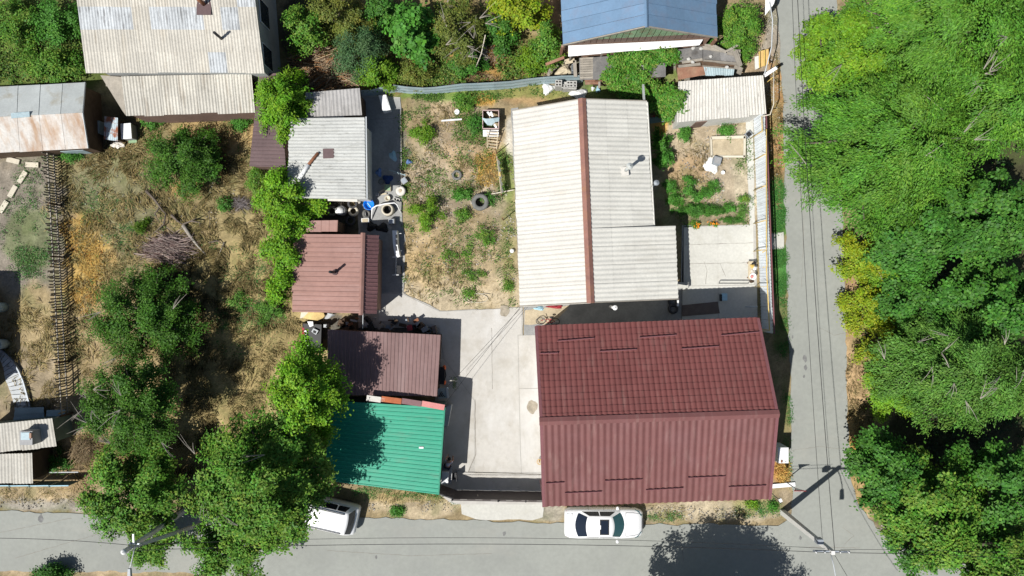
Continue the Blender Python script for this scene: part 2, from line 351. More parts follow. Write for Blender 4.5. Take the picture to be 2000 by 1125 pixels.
# ================================================================ GROUND
STRAW, SOIL, GREY, ORANGE, GREENG, DARKG, SAND = (.30, .24, .12), (.34, .275, .19), (.235, .205, .165), (.50, .32, .11), (.085, .17, .03), (.05, .085, .025), (.43, .355, .24)
ZONES = [  # px centre, radii, colour, strength
 (320, 400, 260, 260, STRAW, 1), (450, 700, 200, 220, (.34, .265, .125), 1), (300, 330, 200, 110, (.235, .195, .10), .8), (470, 250, 120, 60, (.40, .27, .12), .7),
 (215, 420, 95, 130, (.185, .175, .10), .85), (350, 470, 70, 60, (.24, .17, .10), .6), (420, 560, 150, 90, (.33, .26, .12), .8),
 (165, 520, 45, 95, ORANGE, 1), (140, 445, 30, 30, ORANGE, .8), (362, 365, 35, 22, ORANGE, .6), (230, 620, 120, 120, (.29, .22, .12), .7),
 (45, 440, 90, 160, GREY, 1), (60, 640, 75, 90, (.32, .25, .14), 1), (60, 760, 70, 70, (.26, .21, .14), 1), (50, 470, 45, 60, (.13, .17, .06), .6),
 (75, 970, 160, 20, (.36, .28, .17), 1), (100, 985, 140, 14, (.32, .30, .26), .8), (180, 890, 90, 60, (.30, .215, .12), .9), (300, 880, 90, 60, (.30, .20, .09), .9),
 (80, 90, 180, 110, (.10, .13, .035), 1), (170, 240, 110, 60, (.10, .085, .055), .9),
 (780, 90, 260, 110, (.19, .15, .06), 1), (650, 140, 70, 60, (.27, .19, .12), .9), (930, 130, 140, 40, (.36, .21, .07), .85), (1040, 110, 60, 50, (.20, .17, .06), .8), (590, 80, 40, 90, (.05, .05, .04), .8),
 (900, 400, 130, 200, SOIL, 1), (850, 540, 90, 80, SAND, 1), (940, 560, 90, 60, SAND, 1), (930, 300, 80, 50, (.35, .25, .145), .7), (955, 325, 30, 36, (.42, .27, .12), .8), (820, 470, 60, 60, (.38, .28, .15), .7), (830, 520, 40, 40, (.42, .30, .15), .6), (870, 225, 60, 30, (.35, .27, .17), .8), (940, 195, 30, 14, (.50, .30, .08), .9), (1030, 190, 60, 22, (.36, .24, .12), .9), (985, 340, 16, 60, (.16, .20, .06), .9), (995, 480, 16, 110, (.24, .22, .09), .7), (920, 500, 70, 80, (.32, .24, .13), .6), (1005, 270, 16, 50, (.45, .42, .36), .9), (780, 400, 24, 60, (.27, .22, .12), .8),
 (1000, 180, 120, 14, (.16, .2, .05), .7), (880, 188, 110, 10, (.12, .2, .04), .8),
 (1380, 330, 110, 120, SOIL, 1), (1400, 350, 60, 40, (.40, .33, .235), .9), (1350, 340, 35, 40, (.36, .25, .14), .8), (1330, 410, 40, 60, (.22, .24, .09), .5), (1455, 350, 25, 100, (.42, .36, .26), .9), (1400, 415, 60, 25, (.38, .31, .22), .8), (1390, 430, 80, 20, (.26, .2, .13), .7), (1290, 250, 15, 20, (.5, .3, .08), .9),
 (1200, 120, 150, 60, (.16, .15, .12), 1), (1230, 170, 90, 50, (.13, .2, .04), .8), (1400, 120, 120, 50, (.21, .19, .16), 1), (1470, 100, 30, 50, (.36, .27, .17), .9),
 (1510, 100, 22, 140, (.30, .26, .205), 1), (1515, 260, 22, 160, (.31, .185, .085), 1), (1516, 400, 24, 66, (.075, .19, .045), 1), (1522, 532, 24, 60, (.07, .20, .045), 1), (1528, 640, 20, 60, (.13, .15, .055), .9), (1535, 820, 18, 90, (.22, .19, .09), 1), (1528, 920, 22, 30, (.40, .21, .07), 1), (1530, 985, 30, 30, (.30, .24, .16), 1),
 (1670, 560, 30, 60, (.33, .215, .12), 1), (1685, 720, 45, 160, (.37, .255, .14), 1), (1670, 870, 35, 70, (.36, .23, .10), 1), (1680, 960, 30, 60, (.34, .24, .11), 1), (1725, 1040, 60, 30, (.35, .29, .22), 1),
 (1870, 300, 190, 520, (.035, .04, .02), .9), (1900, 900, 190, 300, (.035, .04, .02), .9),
 (800, 985, 110, 26, (.42, .34, .225), 1), (780, 970, 90, 12, (.36, .27, .12), .7), (1350, 1003, 190, 20, (.37, .31, .215), 1), (1300, 1010, 40, 10, (.2, .2, .09), .8), (1480, 990, 50, 20, (.24, .23, .10), .8), (1075, 1000, 30, 16, (.31, .28, .22), 1), (660, 985, 60, 20, (.2, .16, .09), .8),
 (180, 1112, 260, 12, (.36, .28, .18), .9), (500, 900, 150, 60, (.18, .13, .06), .8),
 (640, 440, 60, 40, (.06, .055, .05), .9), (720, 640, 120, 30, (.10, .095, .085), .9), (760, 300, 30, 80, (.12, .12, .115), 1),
]
def ground_colour(px, py):
    c = np.empty(px.shape + (3,)); c[:] = (.27, .21, .12)
    jx = (fbm(px, py, 46, 5) - .5) * 74; jy = (fbm(px, py, 46, 25) - .5) * 74
    jx += (vnoise(px, py, 9, 6) - .5) * 14; jy += (vnoise(px, py, 9, 26) - .5) * 14
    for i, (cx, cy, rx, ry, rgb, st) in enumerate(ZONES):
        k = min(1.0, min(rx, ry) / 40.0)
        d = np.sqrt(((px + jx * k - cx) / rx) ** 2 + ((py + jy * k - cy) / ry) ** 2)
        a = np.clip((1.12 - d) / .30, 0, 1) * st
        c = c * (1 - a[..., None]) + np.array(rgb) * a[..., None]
    n1 = fbm(px, py, 60, 71); n2 = fbm(px, py, 14, 81); n3 = rng.random(px.shape)
    c *= (.72 + .56 * n1)[..., None] * (.72 + .56 * n2)[..., None] * (.90 + .2 * n3)[..., None]
    g = np.clip((fbm(px, py, 33, 91) - .56) * 6, 0, 1)[..., None] * .35
    return np.clip(c * (1 - g) + np.array((.09, .12, .035)) * g, .01, .9)
xs = np.concatenate([[-900, -300, -90, -40], np.arange(-38, 38.01, .17), [40, 90, 300, 900]])
ys = np.concatenate([[-900, -300, -90, -26], np.arange(-24, 24.01, .17), [26, 90, 300, 900]])
X, Y = np.meshgrid(xs, ys); nx_, ny_ = len(xs), len(ys)
PXg, PYg = CX + X * F / HC, CY - Y * F / HC
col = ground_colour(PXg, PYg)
col[(np.abs(X) > 39) | (np.abs(Y) > 25)] = (.19, .17, .085)
Z = (fbm(PXg, PYg, 30, 3) - 1.0) * .06 * (np.abs(X) < 40)
me = bpy.data.meshes.new('ground')
me.vertices.add(nx_ * ny_); me.vertices.foreach_set('co', np.stack([X, Y, Z], -1).astype(np.float32).ravel())
ii = np.arange((ny_ - 1) * (nx_ - 1)); r_, c_ = ii // (nx_ - 1), ii % (nx_ - 1); q0 = r_ * nx_ + c_
me.loops.add(len(ii) * 4); me.loops.foreach_set('vertex_index', np.stack([q0, q0 + 1, q0 + nx_ + 1, q0 + nx_], -1).astype(np.int32).ravel())
me.polygons.add(len(ii)); me.polygons.foreach_set('loop_start', (np.arange(len(ii)) * 4).astype(np.int32))
me.polygons.foreach_set('use_smooth', np.ones(len(ii), bool)); me.update(calc_edges=True)
ca = me.color_attributes.new('Col', 'FLOAT_COLOR', 'POINT')
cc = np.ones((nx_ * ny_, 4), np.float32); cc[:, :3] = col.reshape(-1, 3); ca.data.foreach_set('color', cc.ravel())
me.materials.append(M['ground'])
go = bpy.data.objects.new('ground', me); C.objects.link(go); go['kind'] = 'structure'
go['label'] = 'dry soil, straw and weeds of the yards'

def rough_edge(poly, step=.35, amp=.09, seed=1):
    """densify a px polygon and wobble its edge so that it does not look cut with a ruler"""
    r = random.Random(seed); out = []
    n = len(poly)
    for i in range(n):
        a, b = P(*poly[i]), P(*poly[(i + 1) % n]); L = (b - a).length; k = max(1, int(L / step))
        d = (b - a).normalized(); nrm = Vector((-d.y, d.x, 0))
        for j in range(k):
            q = a + (b - a) * j / k
            wv = amp * (math.sin(j * .7 + i) * .4 + r.uniform(-.6, .6)) if j else 0
            out.append(q + nrm * wv)
    return out
def sheet(name, poly, z, m, amp=.0, seed=1, kind='structure', parent=None, thick=None, label=None):
    pts = rough_edge(poly, amp=amp, seed=seed) if amp else [P(*p) for p in poly]
    mb = MB(); mb.prism([(p.x, p.y) for p in pts], z - (thick or .05), z)
    o = mb.build(name, m, parent, kind=kind, label=label)
    return o
ROAD = [(-900, 997), (0, 998), (150, 1003), (420, 1006), (600, 1006), (720, 1011), (900, 1016), (1000, 1020), (1100, 1021), (1300, 1024), (1440, 1025), (1520, 1027), (1545, 1010), (1549, 960), (1543, 900), (1545, 760), (1538, 600), (1533, 430), (1531, 300), (1527, 150), (1521, 60), (1517, 0), (1505, -400), (1622, -400), (1634, 0), (1640, 300), (1646, 470), (1650, 600), (1655, 780), (1660, 920), (1676, 985), (1710, 1030), (1750, 1062), (1850, 1095), (2000, 1120), (2900, 1160), (2900, 1320), (1750, 1240), (1300, 1200), (700, 1150), (350, 1117), (0, 1116), (-900, 1112)]
sheet('road', ROAD, .012, M['asphalt'], amp=.10, seed=3)
LANE = [(1531, -380), (1541, 0), (1552, 300), (1560, 600), (1570, 860), (1592, 860), (1578, 600), (1572, 300), (1562, 0), (1552, -380)]
YARD_BASE = [(700, 186), (782, 190), (786, 430), (792, 470), (788, 572), (860, 607), (1021, 600), (1021, 655), (1110, 655), (1110, 985), (884, 985), (850, 960), (850, 640), (700, 640)]
yb = sheet('concrete_yard', YARD_BASE, .010, M['concrete_base'], amp=.05, seed=5)
SLABS = [
 [(740, 574), (786, 574), (860, 609), (1019, 601), (1019, 652), (1011, 654), (1016, 880), (1018, 924), (928, 921), (928, 782), (868, 700), (858, 640), (740, 626)],
 [(1012.5, 655), (1075, 654), (1075, 757), (1014.5, 758)],
 [(1014.5, 759.2), (1085, 758.2), (1085, 925.5), (1019.2, 924.2), (1017.4, 880)],
 [(926.8, 783), (926.8, 889), (914, 921), (890, 917), (850, 930), (858, 700), (867, 702)],
 [(913, 923), (1085, 926.6), (1085, 985), (884, 985), (850, 958), (850, 932), (890, 919)],
 [(704, 400), (784, 410), (790, 470), (786, 572.5), (738, 572.5), (704, 480)],
 [(702, 190), (781, 192), (783, 408), (704, 398)],
]
for i, s in enumerate(SLABS):
    sheet('concrete_slab', s, .022 + .003 * (i % 3), M['concrete'] if i < 5 else M['alley'], kind=None, parent=yb, thick=.04, amp=.0 if i < 5 else .11, seed=40 + i)
ab = sheet('alley_floor', [(1023, 590), (1330, 560), (1332, 440), (1352, 440), (1340, 660), (1023, 660)], .012, M['alley'], seed=6)
sheet('sand_patch', [(1025, 606), (1060, 602), (1112, 596), (1108, 604), (1088, 625), (1062, 634), (1024, 634)], .024, M['sand'], amp=.06, seed=8)
pb = sheet('patio', [(1334, 442), (1476, 438), (1480, 650), (1330, 655)], .012, M['concrete_base'], seed=9)
for s in ([(1335, 444), (1402, 441.5), (1402, 557), (1335, 558)], [(1402.4, 441.5), (1471, 439), (1472, 555), (1402.4, 557)], [(1333, 559), (1402, 558.5), (1402, 655), (1331, 655)], [(1403, 558.5), (1478, 556.5), (1480, 655), (1403, 655)]):
    sheet('patio_slab', s, .026, M['patio'], kind=None, parent=pb, thick=.04)
sheet('garden_path', [(1456, 225), (1471, 225), (1474, 440), (1464, 440)], .014, M['patio'], amp=.03, seed=12)
sheet('driveway_apron', [(900, 968), (1062, 968), (1060, 1010), (1040, 1016), (930, 1014), (902, 1004)], .022, M['patio'], amp=.05, seed=13)
sheet('entrance_slab', [(1499, 456), (1530, 453), (1531, 486), (1500, 487)], .024, M['patio'], amp=.03, seed=14)
sheet('house_skirting_path', [(998, 212), (1012, 210), (1022, 596), (1016, 596)], .016, M['alley'], amp=.03, seed=15)
# cracks in the yard: shallow grooves of dark dirt
def crack(pts, wd, z=.028):
    mb = MB(); r = random.Random(int(pts[0][0])); q = []
    for i in range(len(pts) - 1):
        a, b = P(*pts[i]), P(*pts[i + 1]); k = max(2, int((b - a).length / .25))
        for j in range(k):
            p = a + (b - a) * j / k; q.append(p + Vector((r.uniform(-.02, .02), r.uniform(-.02, .02), 0)))
    q.append(P(*pts[-1]))
    for i in range(len(q) - 1): mb.beam(q[i] + Vector((0, 0, z)), q[i + 1] + Vector((0, 0, z)), wd * r.uniform(.6, 1.3), .004)
    return mb
c1 = MB()
for pts in ([(928, 780), (929, 888), (915, 921)], [(915, 922), (1058, 927)], [(1375, 510), (1381, 530), (1378, 555)], [(1406, 515), (1417, 540)], [(1345, 515), (1470, 513)], [(1336, 478), (1470, 474)], [(960, 640), (962, 760)]):
    m_ = crack(pts, .035 if pts[0][0] < 1000 and pts[0][0] != 960 else .022); c1.add(m_.v, m_.f)
for pts, wd in (((( 30, 1090), (220, 1035), (330, 1012)), .02), (((0, 1040), (140, 1012)), .02), (((640, 1075), (800, 1085), (960, 1081)), .018), (((1330, 1050), (1335, 1095)), .018), (((1645, 1030), (1668, 1046), (1650, 1062)), .018), (((1560, 1068), (1680, 1070)), .02), (((1565, 300), (1570, 420), (1566, 560)), .016), (((1600, 640), (1630, 655), (1652, 650)), .018), (((1545, 880), (1600, 872), (1655, 878)), .016)):
    m_ = crack(list(pts), wd, .0145); c1.add(m_.v, m_.f)
c1.build('concrete_crack', M['crack'], kind='structure')
# tyre marks, patches on the road
mb = MB(); r_ = random.Random(4)
for (px, py, s) in ((1572, 700, .25), (1573, 718, .2), (1570, 735, .12), (1590, 40, .5), (1548, 658, .1), (985, 1042, .2), (80, 1013, .3), (1563, 1050, .15), (735, 1088, .12), (1020, 710, .1)):
    p = P(px, py); n = 9
    mb.prism([(p.x + s * r_.uniform(.6, 1.1) * math.cos(2 * math.pi * k / n) * .6, p.y + s * r_.uniform(.6, 1.1) * math.sin(2 * math.pi * k / n)) for k in range(n)], .0, .0165)
mb.build('road_stain', mat('tar_stain', (.16, .16, .155), .9, .3, 3), kind='structure')
mb = MB()
for (px, py, s) in ((985, 607, .45), (1040, 794, .5)):
    p = P(px, py); n = 14
    mb.prism([(p.x + s * r_.uniform(.7, 1.1) * math.cos(2 * math.pi * k / n) * .7, p.y + s * r_.uniform(.7, 1.1) * math.sin(2 * math.pi * k / n) * .9) for k in range(n)], .0, .0315)
mb.build('dirt_patch', mat('dirt_on_concrete', (.31, .27, .21), .95, .35, 2.5), kind='structure')

# ---------------------------------------------------------------- grass, weeds, straw: stuff
HARD = [ROAD, YARD_BASE, [(1330, 440), (1480, 438), (1480, 655), (1330, 655)], [(1020, 590), (1330, 560), (1330, 660), (1020, 660)], [(1000, 200), (1270, 190), (1330, 440), (1330, 600), (1010, 600)], [(1048, 640), (1500, 625), (1540, 810), (1500, 980), (1062, 985)], [(560, 230), (716, 230), (716, 390), (560, 390)], [(570, 455), (738, 455), (738, 612), (570, 612)], [(640, 640), (862, 650), (868, 960), (640, 940)], [(0, 165), (170, 160), (172, 292), (0, 300)], [(150, 0), (515, 0), (515, 145), (165, 145)], [(1385, 272), (1452, 268), (1452, 308), (1390, 308)]]
def scatter(zones, n, seed, hard=True):
    r = np.random.default_rng(seed); out = []
    A = np.array([z[2] * z[3] * z[4] for z in zones]); A = A / A.sum()
    cnt = (A * n).astype(int)
    for z, k in zip(zones, cnt):
        t = r.random(k) * 2 * np.pi; q = np.sqrt(r.random(k)) * (1 + .25 * (r.random(k) - .5))
        out.append(np.stack([z[0] + z[2] * q * np.cos(t), z[1] + z[3] * q * np.sin(t)], -1))
    p = np.concatenate(out)
    d = fbm(p[:, 0], p[:, 1], 26, seed + 3); p = p[d > .40 + .12 * r.random(len(p))]
    if hard:
        bad = np.zeros(len(p), bool)
        for h in HARD: bad |= inpoly(p[:, 0], p[:, 1], h)
        p = p[~bad]
    return p
def blades(name, zones, n, seed, L, wd, pal, tilt=(.15, .7), flow=True, hard=True, z0=0.0, label=None):
    p = scatter(zones, n, seed, hard); k = len(p); r = np.random.default_rng(seed + 1)
    x = (p[:, 0] - CX) * HC / F; y = (CY - p[:, 1]) * HC / F
    ang = (fbm(p[:, 0], p[:, 1], 60, seed + 5) * 14 if flow else 0) + r.normal(0, .55 if flow else 2.5, k)
    ln = r.uniform(L[0], L[1], k); tl = r.uniform(tilt[0], tilt[1], k)
    dx, dy = np.cos(ang), np.sin(ang); hw = r.uniform(.6, 1.3, k) * wd / 2
    b = np.stack([x, y, np.full(k, z0)], -1); s = np.stack([-dy * hw, dx * hw, np.zeros(k)], -1)
    md = b + np.stack([dx * ln * .5 * np.cos(tl), dy * ln * .5 * np.cos(tl), ln * .62 * np.sin(tl) + .02], -1)
    tp = b + np.stack([dx * ln * np.cos(tl), dy * ln * np.cos(tl), ln * np.sin(tl) * .8 + .02], -1)
    V = np.stack([b - s, b + s, md + s * .8, tp, md - s * .8], 1).reshape(-1, 3)
    pal = np.array(pal); ci = (fbm(p[:, 0], p[:, 1], 30, seed + 9) * 1.6 - .3 + r.normal(0, .22, k)).clip(0, .999)
    cf = ci * (len(pal) - 1); i0 = cf.astype(int); fr = (cf - i0)[:, None]
    c = pal[i0] * (1 - fr) + pal[np.minimum(i0 + 1, len(pal) - 1)] * fr
    c = c * r.uniform(.65, 1.3, (k, 1))
    o = np_mesh(name, V, 5, M['blade'], c); o['kind'] = 'stuff'
    if label: o['label'] = label
    return o
def weeds(name, zones, n, seed, size, pal, hgt=.12, hard=True, z0=0.0, label=None, per=7, spread=.11):
    p = scatter(zones, n // per, seed, hard); r = np.random.default_rng(seed + 1)
    p = np.repeat(p, per, 0); k = len(p)
    x = (p[:, 0] - CX) * HC / F + r.normal(0, spread, k); y = (CY - p[:, 1]) * HC / F + r.normal(0, spread, k)
    c0 = np.stack([x, y, z0 + np.abs(r.normal(hgt, hgt * .5, k))], -1)
    V = leaf_quads(c0, np.stack([r.normal(0, .5, k), r.normal(0, .5, k), np.ones(k)], -1), r.normal(size=(k, 3)), r.uniform(size * .5, size * 1.4, k), .55)
    pal = np.array(pal); c = pal[r.integers(0, len(pal), k)] * r.uniform(.6, 1.35, (k, 1)) * np.repeat(r.uniform(.7, 1.2, k // per), per)[:, None]
    o = np_mesh(name, V, 4, M['leaf'], c); o['kind'] = 'stuff'
    if label: o['label'] = label
    return o
def leaf_quads(c, nrm, tan, ln, asp):
    nrm = nrm / np.linalg.norm(nrm, axis=1, keepdims=True)
    t = tan - nrm * (tan * nrm).sum(1, keepdims=True); t /= np.linalg.norm(t, axis=1, keepdims=True) + 1e-9
    b = np.cross(nrm, t); l = ln[:, None]; wv = l * asp * .5
    return np.stack([c - t * l * .5, c + b * wv + nrm * l * .06, c + t * l * .5 - nrm * l * .08, c - b * wv + nrm * l * .06], 1).reshape(-1, 3)
G1 = [(.07, .17, .022), (.10, .22, .03), (.14, .24, .04), (.05, .12, .02)]
G2 = [(.05, .18, .035), (.06, .22, .045), (.08, .2, .03)]
GY = [(.16, .22, .035), (.11, .2, .03), (.22, .24, .05)]
SP = [(.20, .195, .08), (.31, .255, .115), (.47, .375, .19), (.36, .275, .12), (.18, .18, .075), (.41, .32, .155)]
blades('dry_grass', [(330, 420, 230, 190, 1), (450, 690, 170, 200, 1.1), (300, 300, 170, 60, .6), (430, 560, 140, 120, 1.2), (220, 640, 110, 110, .7), (180, 900, 90, 50, .9), (320, 880, 90, 60, .9), (60, 700, 70, 110, .8), (500, 880, 130, 60, .6)], 52000, 21, (.22, .62), .022, SP, label='flattened dry straw grass of the vacant yard')
blades('dry_grass', [(870, 330, 100, 110, .5), (840, 520, 70, 80, .7), (940, 540, 70, 60, .4), (935, 320, 60, 60, .9), (870, 225, 60, 25, .6), (930, 130, 130, 40, .9), (1350, 330, 60, 80, .5), (1515, 260, 15, 150, 1.2), (1680, 720, 35, 160, 1.0), (1670, 880, 25, 80, 1.0), (790, 975, 100, 16, .5), (1350, 1000, 160, 14, .6), (70, 970, 150, 14, .6)], 17000, 23, (.12, .38), .018, SP, label='sparse dry grass of the gardens and verges')
blades('orange_dry_leaves', [(165, 520, 38, 85, 1), (140, 445, 22, 24, .8), (362, 370, 28, 16, .5), (950, 330, 26, 34, .8), (940, 194, 26, 10, 1), (970, 105, 26, 22, 1), (1290, 250, 10, 14, 1), (1528, 920, 16, 22, .9), (1670, 880, 18, 50, .5)], 8000, 25, (.1, .3), .03, [(.52, .29, .08), (.60, .40, .11), (.55, .42, .15), (.46, .22, .06)], flow=False, label='orange withered weeds along the picket fence and in patches')
weeds('green_weeds', [(215, 420, 80, 110, .16), (330, 300, 170, 40, .25), (60, 440, 60, 120, .55), (65, 500, 35, 60, 1.2), (450, 590, 60, 60, .3), (520, 600, 40, 60, .5), (450, 240, 50, 20, .5), (470, 240, 22, 14, 1.5), (120, 300, 40, 12, 1.2), (530, 560, 30, 80, .7), (230, 640, 120, 120, .2), (240, 430, 90, 70, .35), (420, 560, 120, 90, .2), (470, 640, 60, 60, .35)], 40000, 31, .075, G2 + [(.12, .17, .06), (.09, .14, .05)], .07, label='low green weeds among the straw of the left yards')
weeds('green_weeds', [(870, 290, 90, 100, .5), (985, 340, 14, 60, 1.6), (1000, 500, 12, 100, 1.0), (900, 500, 90, 90, .28), (920, 250, 50, 30, .8), (880, 188, 110, 9, 2.2), (1040, 182, 70, 8, .7), (790, 250, 14, 60, .8), (1330, 410, 40, 50, .6), (1455, 350, 18, 90, .5), (1300, 380, 14, 60, .8), (800, 390, 20, 60, .7), (786, 330, 8, 120, 1.6), (790, 520, 6, 50, 1.0)], 30000, 33, .08, G1, .08, label='green weeds in the middle garden')
weeds('verge_grass', [(1517, 400, 17, 56, 3.0), (1522, 530, 17, 48, 3.4), (1528, 640, 12, 60, 1.2), (1538, 830, 9, 80, 1.0), (1545, 930, 8, 30, 1), (1490, 985, 30, 16, .8), (1300, 1008, 35, 8, 1.1), (890, 978, 14, 8, 1.8), (775, 998, 14, 9, 1.5), (820, 968, 50, 6, .9), (730, 962, 40, 10, .8), (1480, 1000, 50, 12, .5)], 30000, 35, .06, [(.045, .2, .035), (.06, .23, .04), (.09, .21, .04)], .05, label='green grass tufts of the street verge')
weeds('overgrown_weeds', [(60, 110, 110, 60, 1.2), (110, 140, 60, 26, 1.5), (30, 40, 60, 50, .6), (780, 110, 170, 60, .7), (1020, 120, 60, 50, .8), (880, 150, 120, 18, 1.0), (930, 40, 120, 40, .5), (720, 150, 40, 20, .6)], 34000, 37, .13, GY + G1, .22, label='tall overgrown weeds of the plots behind the fences')
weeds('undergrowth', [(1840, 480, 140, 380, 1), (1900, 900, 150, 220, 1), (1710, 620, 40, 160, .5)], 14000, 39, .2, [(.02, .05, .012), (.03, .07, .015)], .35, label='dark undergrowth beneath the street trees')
blades('fallen_straw', [(880, 150, 90, 14, 1), (930, 100, 40, 30, .6), (650, 150, 50, 30, .4)], 3500, 41, (.2, .6), .02, [(.4, .27, .12), (.5, .4, .25)], label='straw lying in the back garden')
# gravel on the verges
p = scatter([(100, 985, 140, 10, 1), (1510, 100, 14, 120, .7), (1350, 1003, 170, 14, .6), (800, 990, 90, 16, .6), (1515, 260, 14, 150, .3), (1390, 330, 60, 80, .5), (900, 400, 110, 160, .25), (1725, 1040, 40, 20, .6), (790, 560, 14, 40, .8), (1000, 480, 12, 100, .6), (300, 400, 160, 100, .12)], 4200, 51)
k = len(p); r = np.random.default_rng(5); sz = r.uniform(.02, .06, k)
x = (p[:, 0] - CX) * HC / F; y = (CY - p[:, 1]) * HC / F
cen = np.stack([x, y, np.full(k, .015)], -1)
o6 = np.array([(1, 0, 0), (0, 1, 0), (-1, 0, 0), (0, -1, 0), (0, 0, .8)])
Vs = cen[:, None, :] + o6[None] * sz[:, None, None] * r.uniform(.7, 1.2, (k, 5, 1))
tri = Vs[:, [0, 1, 4, 1, 2, 4, 2, 3, 4, 3, 0, 4], :].reshape(-1, 3)
gv = np_mesh('gravel', tri, 3, M['blade'], np.repeat(np.array([(.45, .42, .37)]) * r.uniform(.5, 1.3, (k, 1)), 4, 0)); gv['kind'] = 'stuff'
# ================================================================ BUILDINGS
def sheet_mesh(p00, p10, p11, p01, waves, amp, prof, lift, cut=0):
    """corrugated sheet: u runs across the waves, v down the slope"""
    p00, p10, p11, p01 = map(Vector, (p00, p10, p11, p01))
    n = (p10 - p00).cross(p01 - p00).normalized()
    if n.z < 0: n = -n
    if prof == 'sine': us = [i / (4 * waves) for i in range(4 * waves + 1)]; hs = [math.sin(2 * math.pi * u * waves) for u in us]
    elif prof == 'wave': us = [i / (8 * waves) for i in range(8 * waves + 1)]; hs = [(0, .25, .8, 1, .95, .7, .25, 0)[i % 8] for i in range(8 * waves + 1)]
    elif prof == 'rib':
        us, hs = [], []
        for i in range(waves):
            for a, h in ((0, 0), (.60, 0), (.70, 1), (.90, 1)): us.append((i + a) / waves); hs.append(h)
        us.append(1.0); hs.append(0)
    elif prof == 'seam':
        us, hs = [0, .0, .5, .985, .985, 1.0], [0, 0, 0, 0, 1, 1]
    vs, fs = [], []
    m = len(us)
    for j in (0, 1):
        for u, h in zip(us, hs):
            a = p00.lerp(p10, u); b = p01.lerp(p11, u); q = a if j == 0 else b
            vs.append(q + n * (amp * h + (lift[1] if j else lift[0])))
    for i in range(m - 1):
        a, b, c, d = i, i + 1, m + i + 1, m + i
        fs.append((a, b, c, d))
    return vs, fs
def slope(root, r0, r1, e1, e0, m, wd=1.05, ln=1.7, pitch=.15, amp=.022, prof='sine', seed=1, name='roof_sheet', over=.08, tilt=.018, jit=.012, eave_jit=.03):
    """r0->r1 along the ridge, e0->e1 along the eave (3D points)"""
    r0, r1, e1, e0 = map(Vector, (r0, r1, e1, e0)); rr = random.Random(seed)
    W = ((r1 - r0).length + (e1 - e0).length) / 2; L = ((e0 - r0).length + (e1 - r1).length) / 2
    nc = max(1, round(W / wd)); nr = max(1, round(L / ln)); out = []
    bil = lambda u, v: (r0.lerp(r1, u)).lerp(e0.lerp(e1, u), v)
    waves = max(1, round(W / nc / pitch)); smooth = prof in ('sine', 'wave')
    for j in range(nr):
        for i in range(nc):
            u0, u1 = i / nc, (i + 1) / nc
            v0, v1 = j / nr, (j + 1) / nr
            ev = over / L if j < nr - 1 else rr.uniform(-eave_jit, eave_jit) / L
            if prof == 'sine': u1 = min(1.004, u1 + .25 * pitch / W)
            jv = rr.uniform(-jit, jit) / L
            lf = rr.uniform(0, .004) + (i % 2) * .003
            mb = MB(); v, f = sheet_mesh(bil(u0, v0 + (jv if j else 0)), bil(u1, v0 + (jv if j else 0)), bil(u1, v1 + ev + jv), bil(u0, v1 + ev + jv), waves, amp, prof, (lf, lf + tilt))
            mb.add(v, f); out.append(mb.build(name, m(i, j) if callable(m) else m, root, smooth))
    return out
def gable_walls(root, e0, e1, r0, r1, f0, f1, m, inset=.3, drop=.14, name='wall'):
    """closed prism under two slopes: eave e0-e1, ridge r0-r1, eave f0-f1"""
    pts = [Vector(p) for p in (e0, r0, f0, e1, r1, f1)]; c = sum(pts, Vector()) / 6
    q = []
    for p in pts:
        d = Vector((c.x - p.x, c.y - p.y, 0)); q.append(p + d.normalized() * inset * 1.2 - Vector((0, 0, drop)))
    b = lambda p: Vector((p.x, p.y, -.03))
    vs = [b(q[0]), b(q[2]), q[2], q[1], q[0], b(q[3]), b(q[5]), q[5], q[4], q[3]]
    return MB().add(vs, [(0, 1, 2, 3, 4), (9, 8, 7, 6, 5), (0, 4, 9, 5), (4, 3, 8, 9), (3, 2, 7, 8), (2, 1, 6, 7), (1, 0, 5, 6)]).build(name, m, root), q
def shed_walls(root, a, b, c, d, m, inset=.15, drop=.08, name='wall'):
    pts = [Vector(p) for p in (a, b, c, d)]; cen = sum(pts, Vector()) / 4; q = []
    for p in pts:
        dd = Vector((cen.x - p.x, cen.y - p.y, 0)); q.append(p + dd.normalized() * inset * 1.3 - Vector((0, 0, drop)))
    return MB().hexa([(p.x, p.y, -.03) for p in q], q).build(name, m, root), q
def wall_item(root, name, a, b, t0, t1, z0, z1, m, thick=.05, out=.03, frame=None):
    """flat panel on the outside of the wall running a->b (outside on the right hand)"""
    a, b = Vector((a.x, a.y, 0)), Vector((b.x, b.y, 0)); d = (b - a); n = Vector((d.y, -d.x, 0)).normalized()
    p0, p1 = a + d * t0, a + d * t1
    mb = MB(); th = n * thick
    mk = lambda p, q, za, zb, o: mb.hexa([p + n * o + Vector((0, 0, za)), q + n * o + Vector((0, 0, za)), q + n * (o + thick) + Vector((0, 0, za)), p + n * (o + thick) + Vector((0, 0, za))], [p + n * o + Vector((0, 0, zb)), q + n * o + Vector((0, 0, zb)), q + n * (o + thick) + Vector((0, 0, zb)), p + n * (o + thick) + Vector((0, 0, zb))])
    mk(p0, p1, z0, z1, out - .04)
    o = mb.build(name, m, root)
    if frame:
        mb = MB(); e = d.normalized() * .07
        mk(p0 - e, p0, z0 - .07, z1 + .07, out - .02); mk(p1, p1 + e, z0 - .07, z1 + .07, out - .02)
        mk(p0, p1, z1, z1 + .07, out - .02); mk(p0, p1, z0 - .07, z0, out - .02); mid = (p0 + p1) / 2; mk(mid - e * .35, mid + e * .35, z0, z1, out - .022)
        mb.build('window_frame', frame, o)
    return o
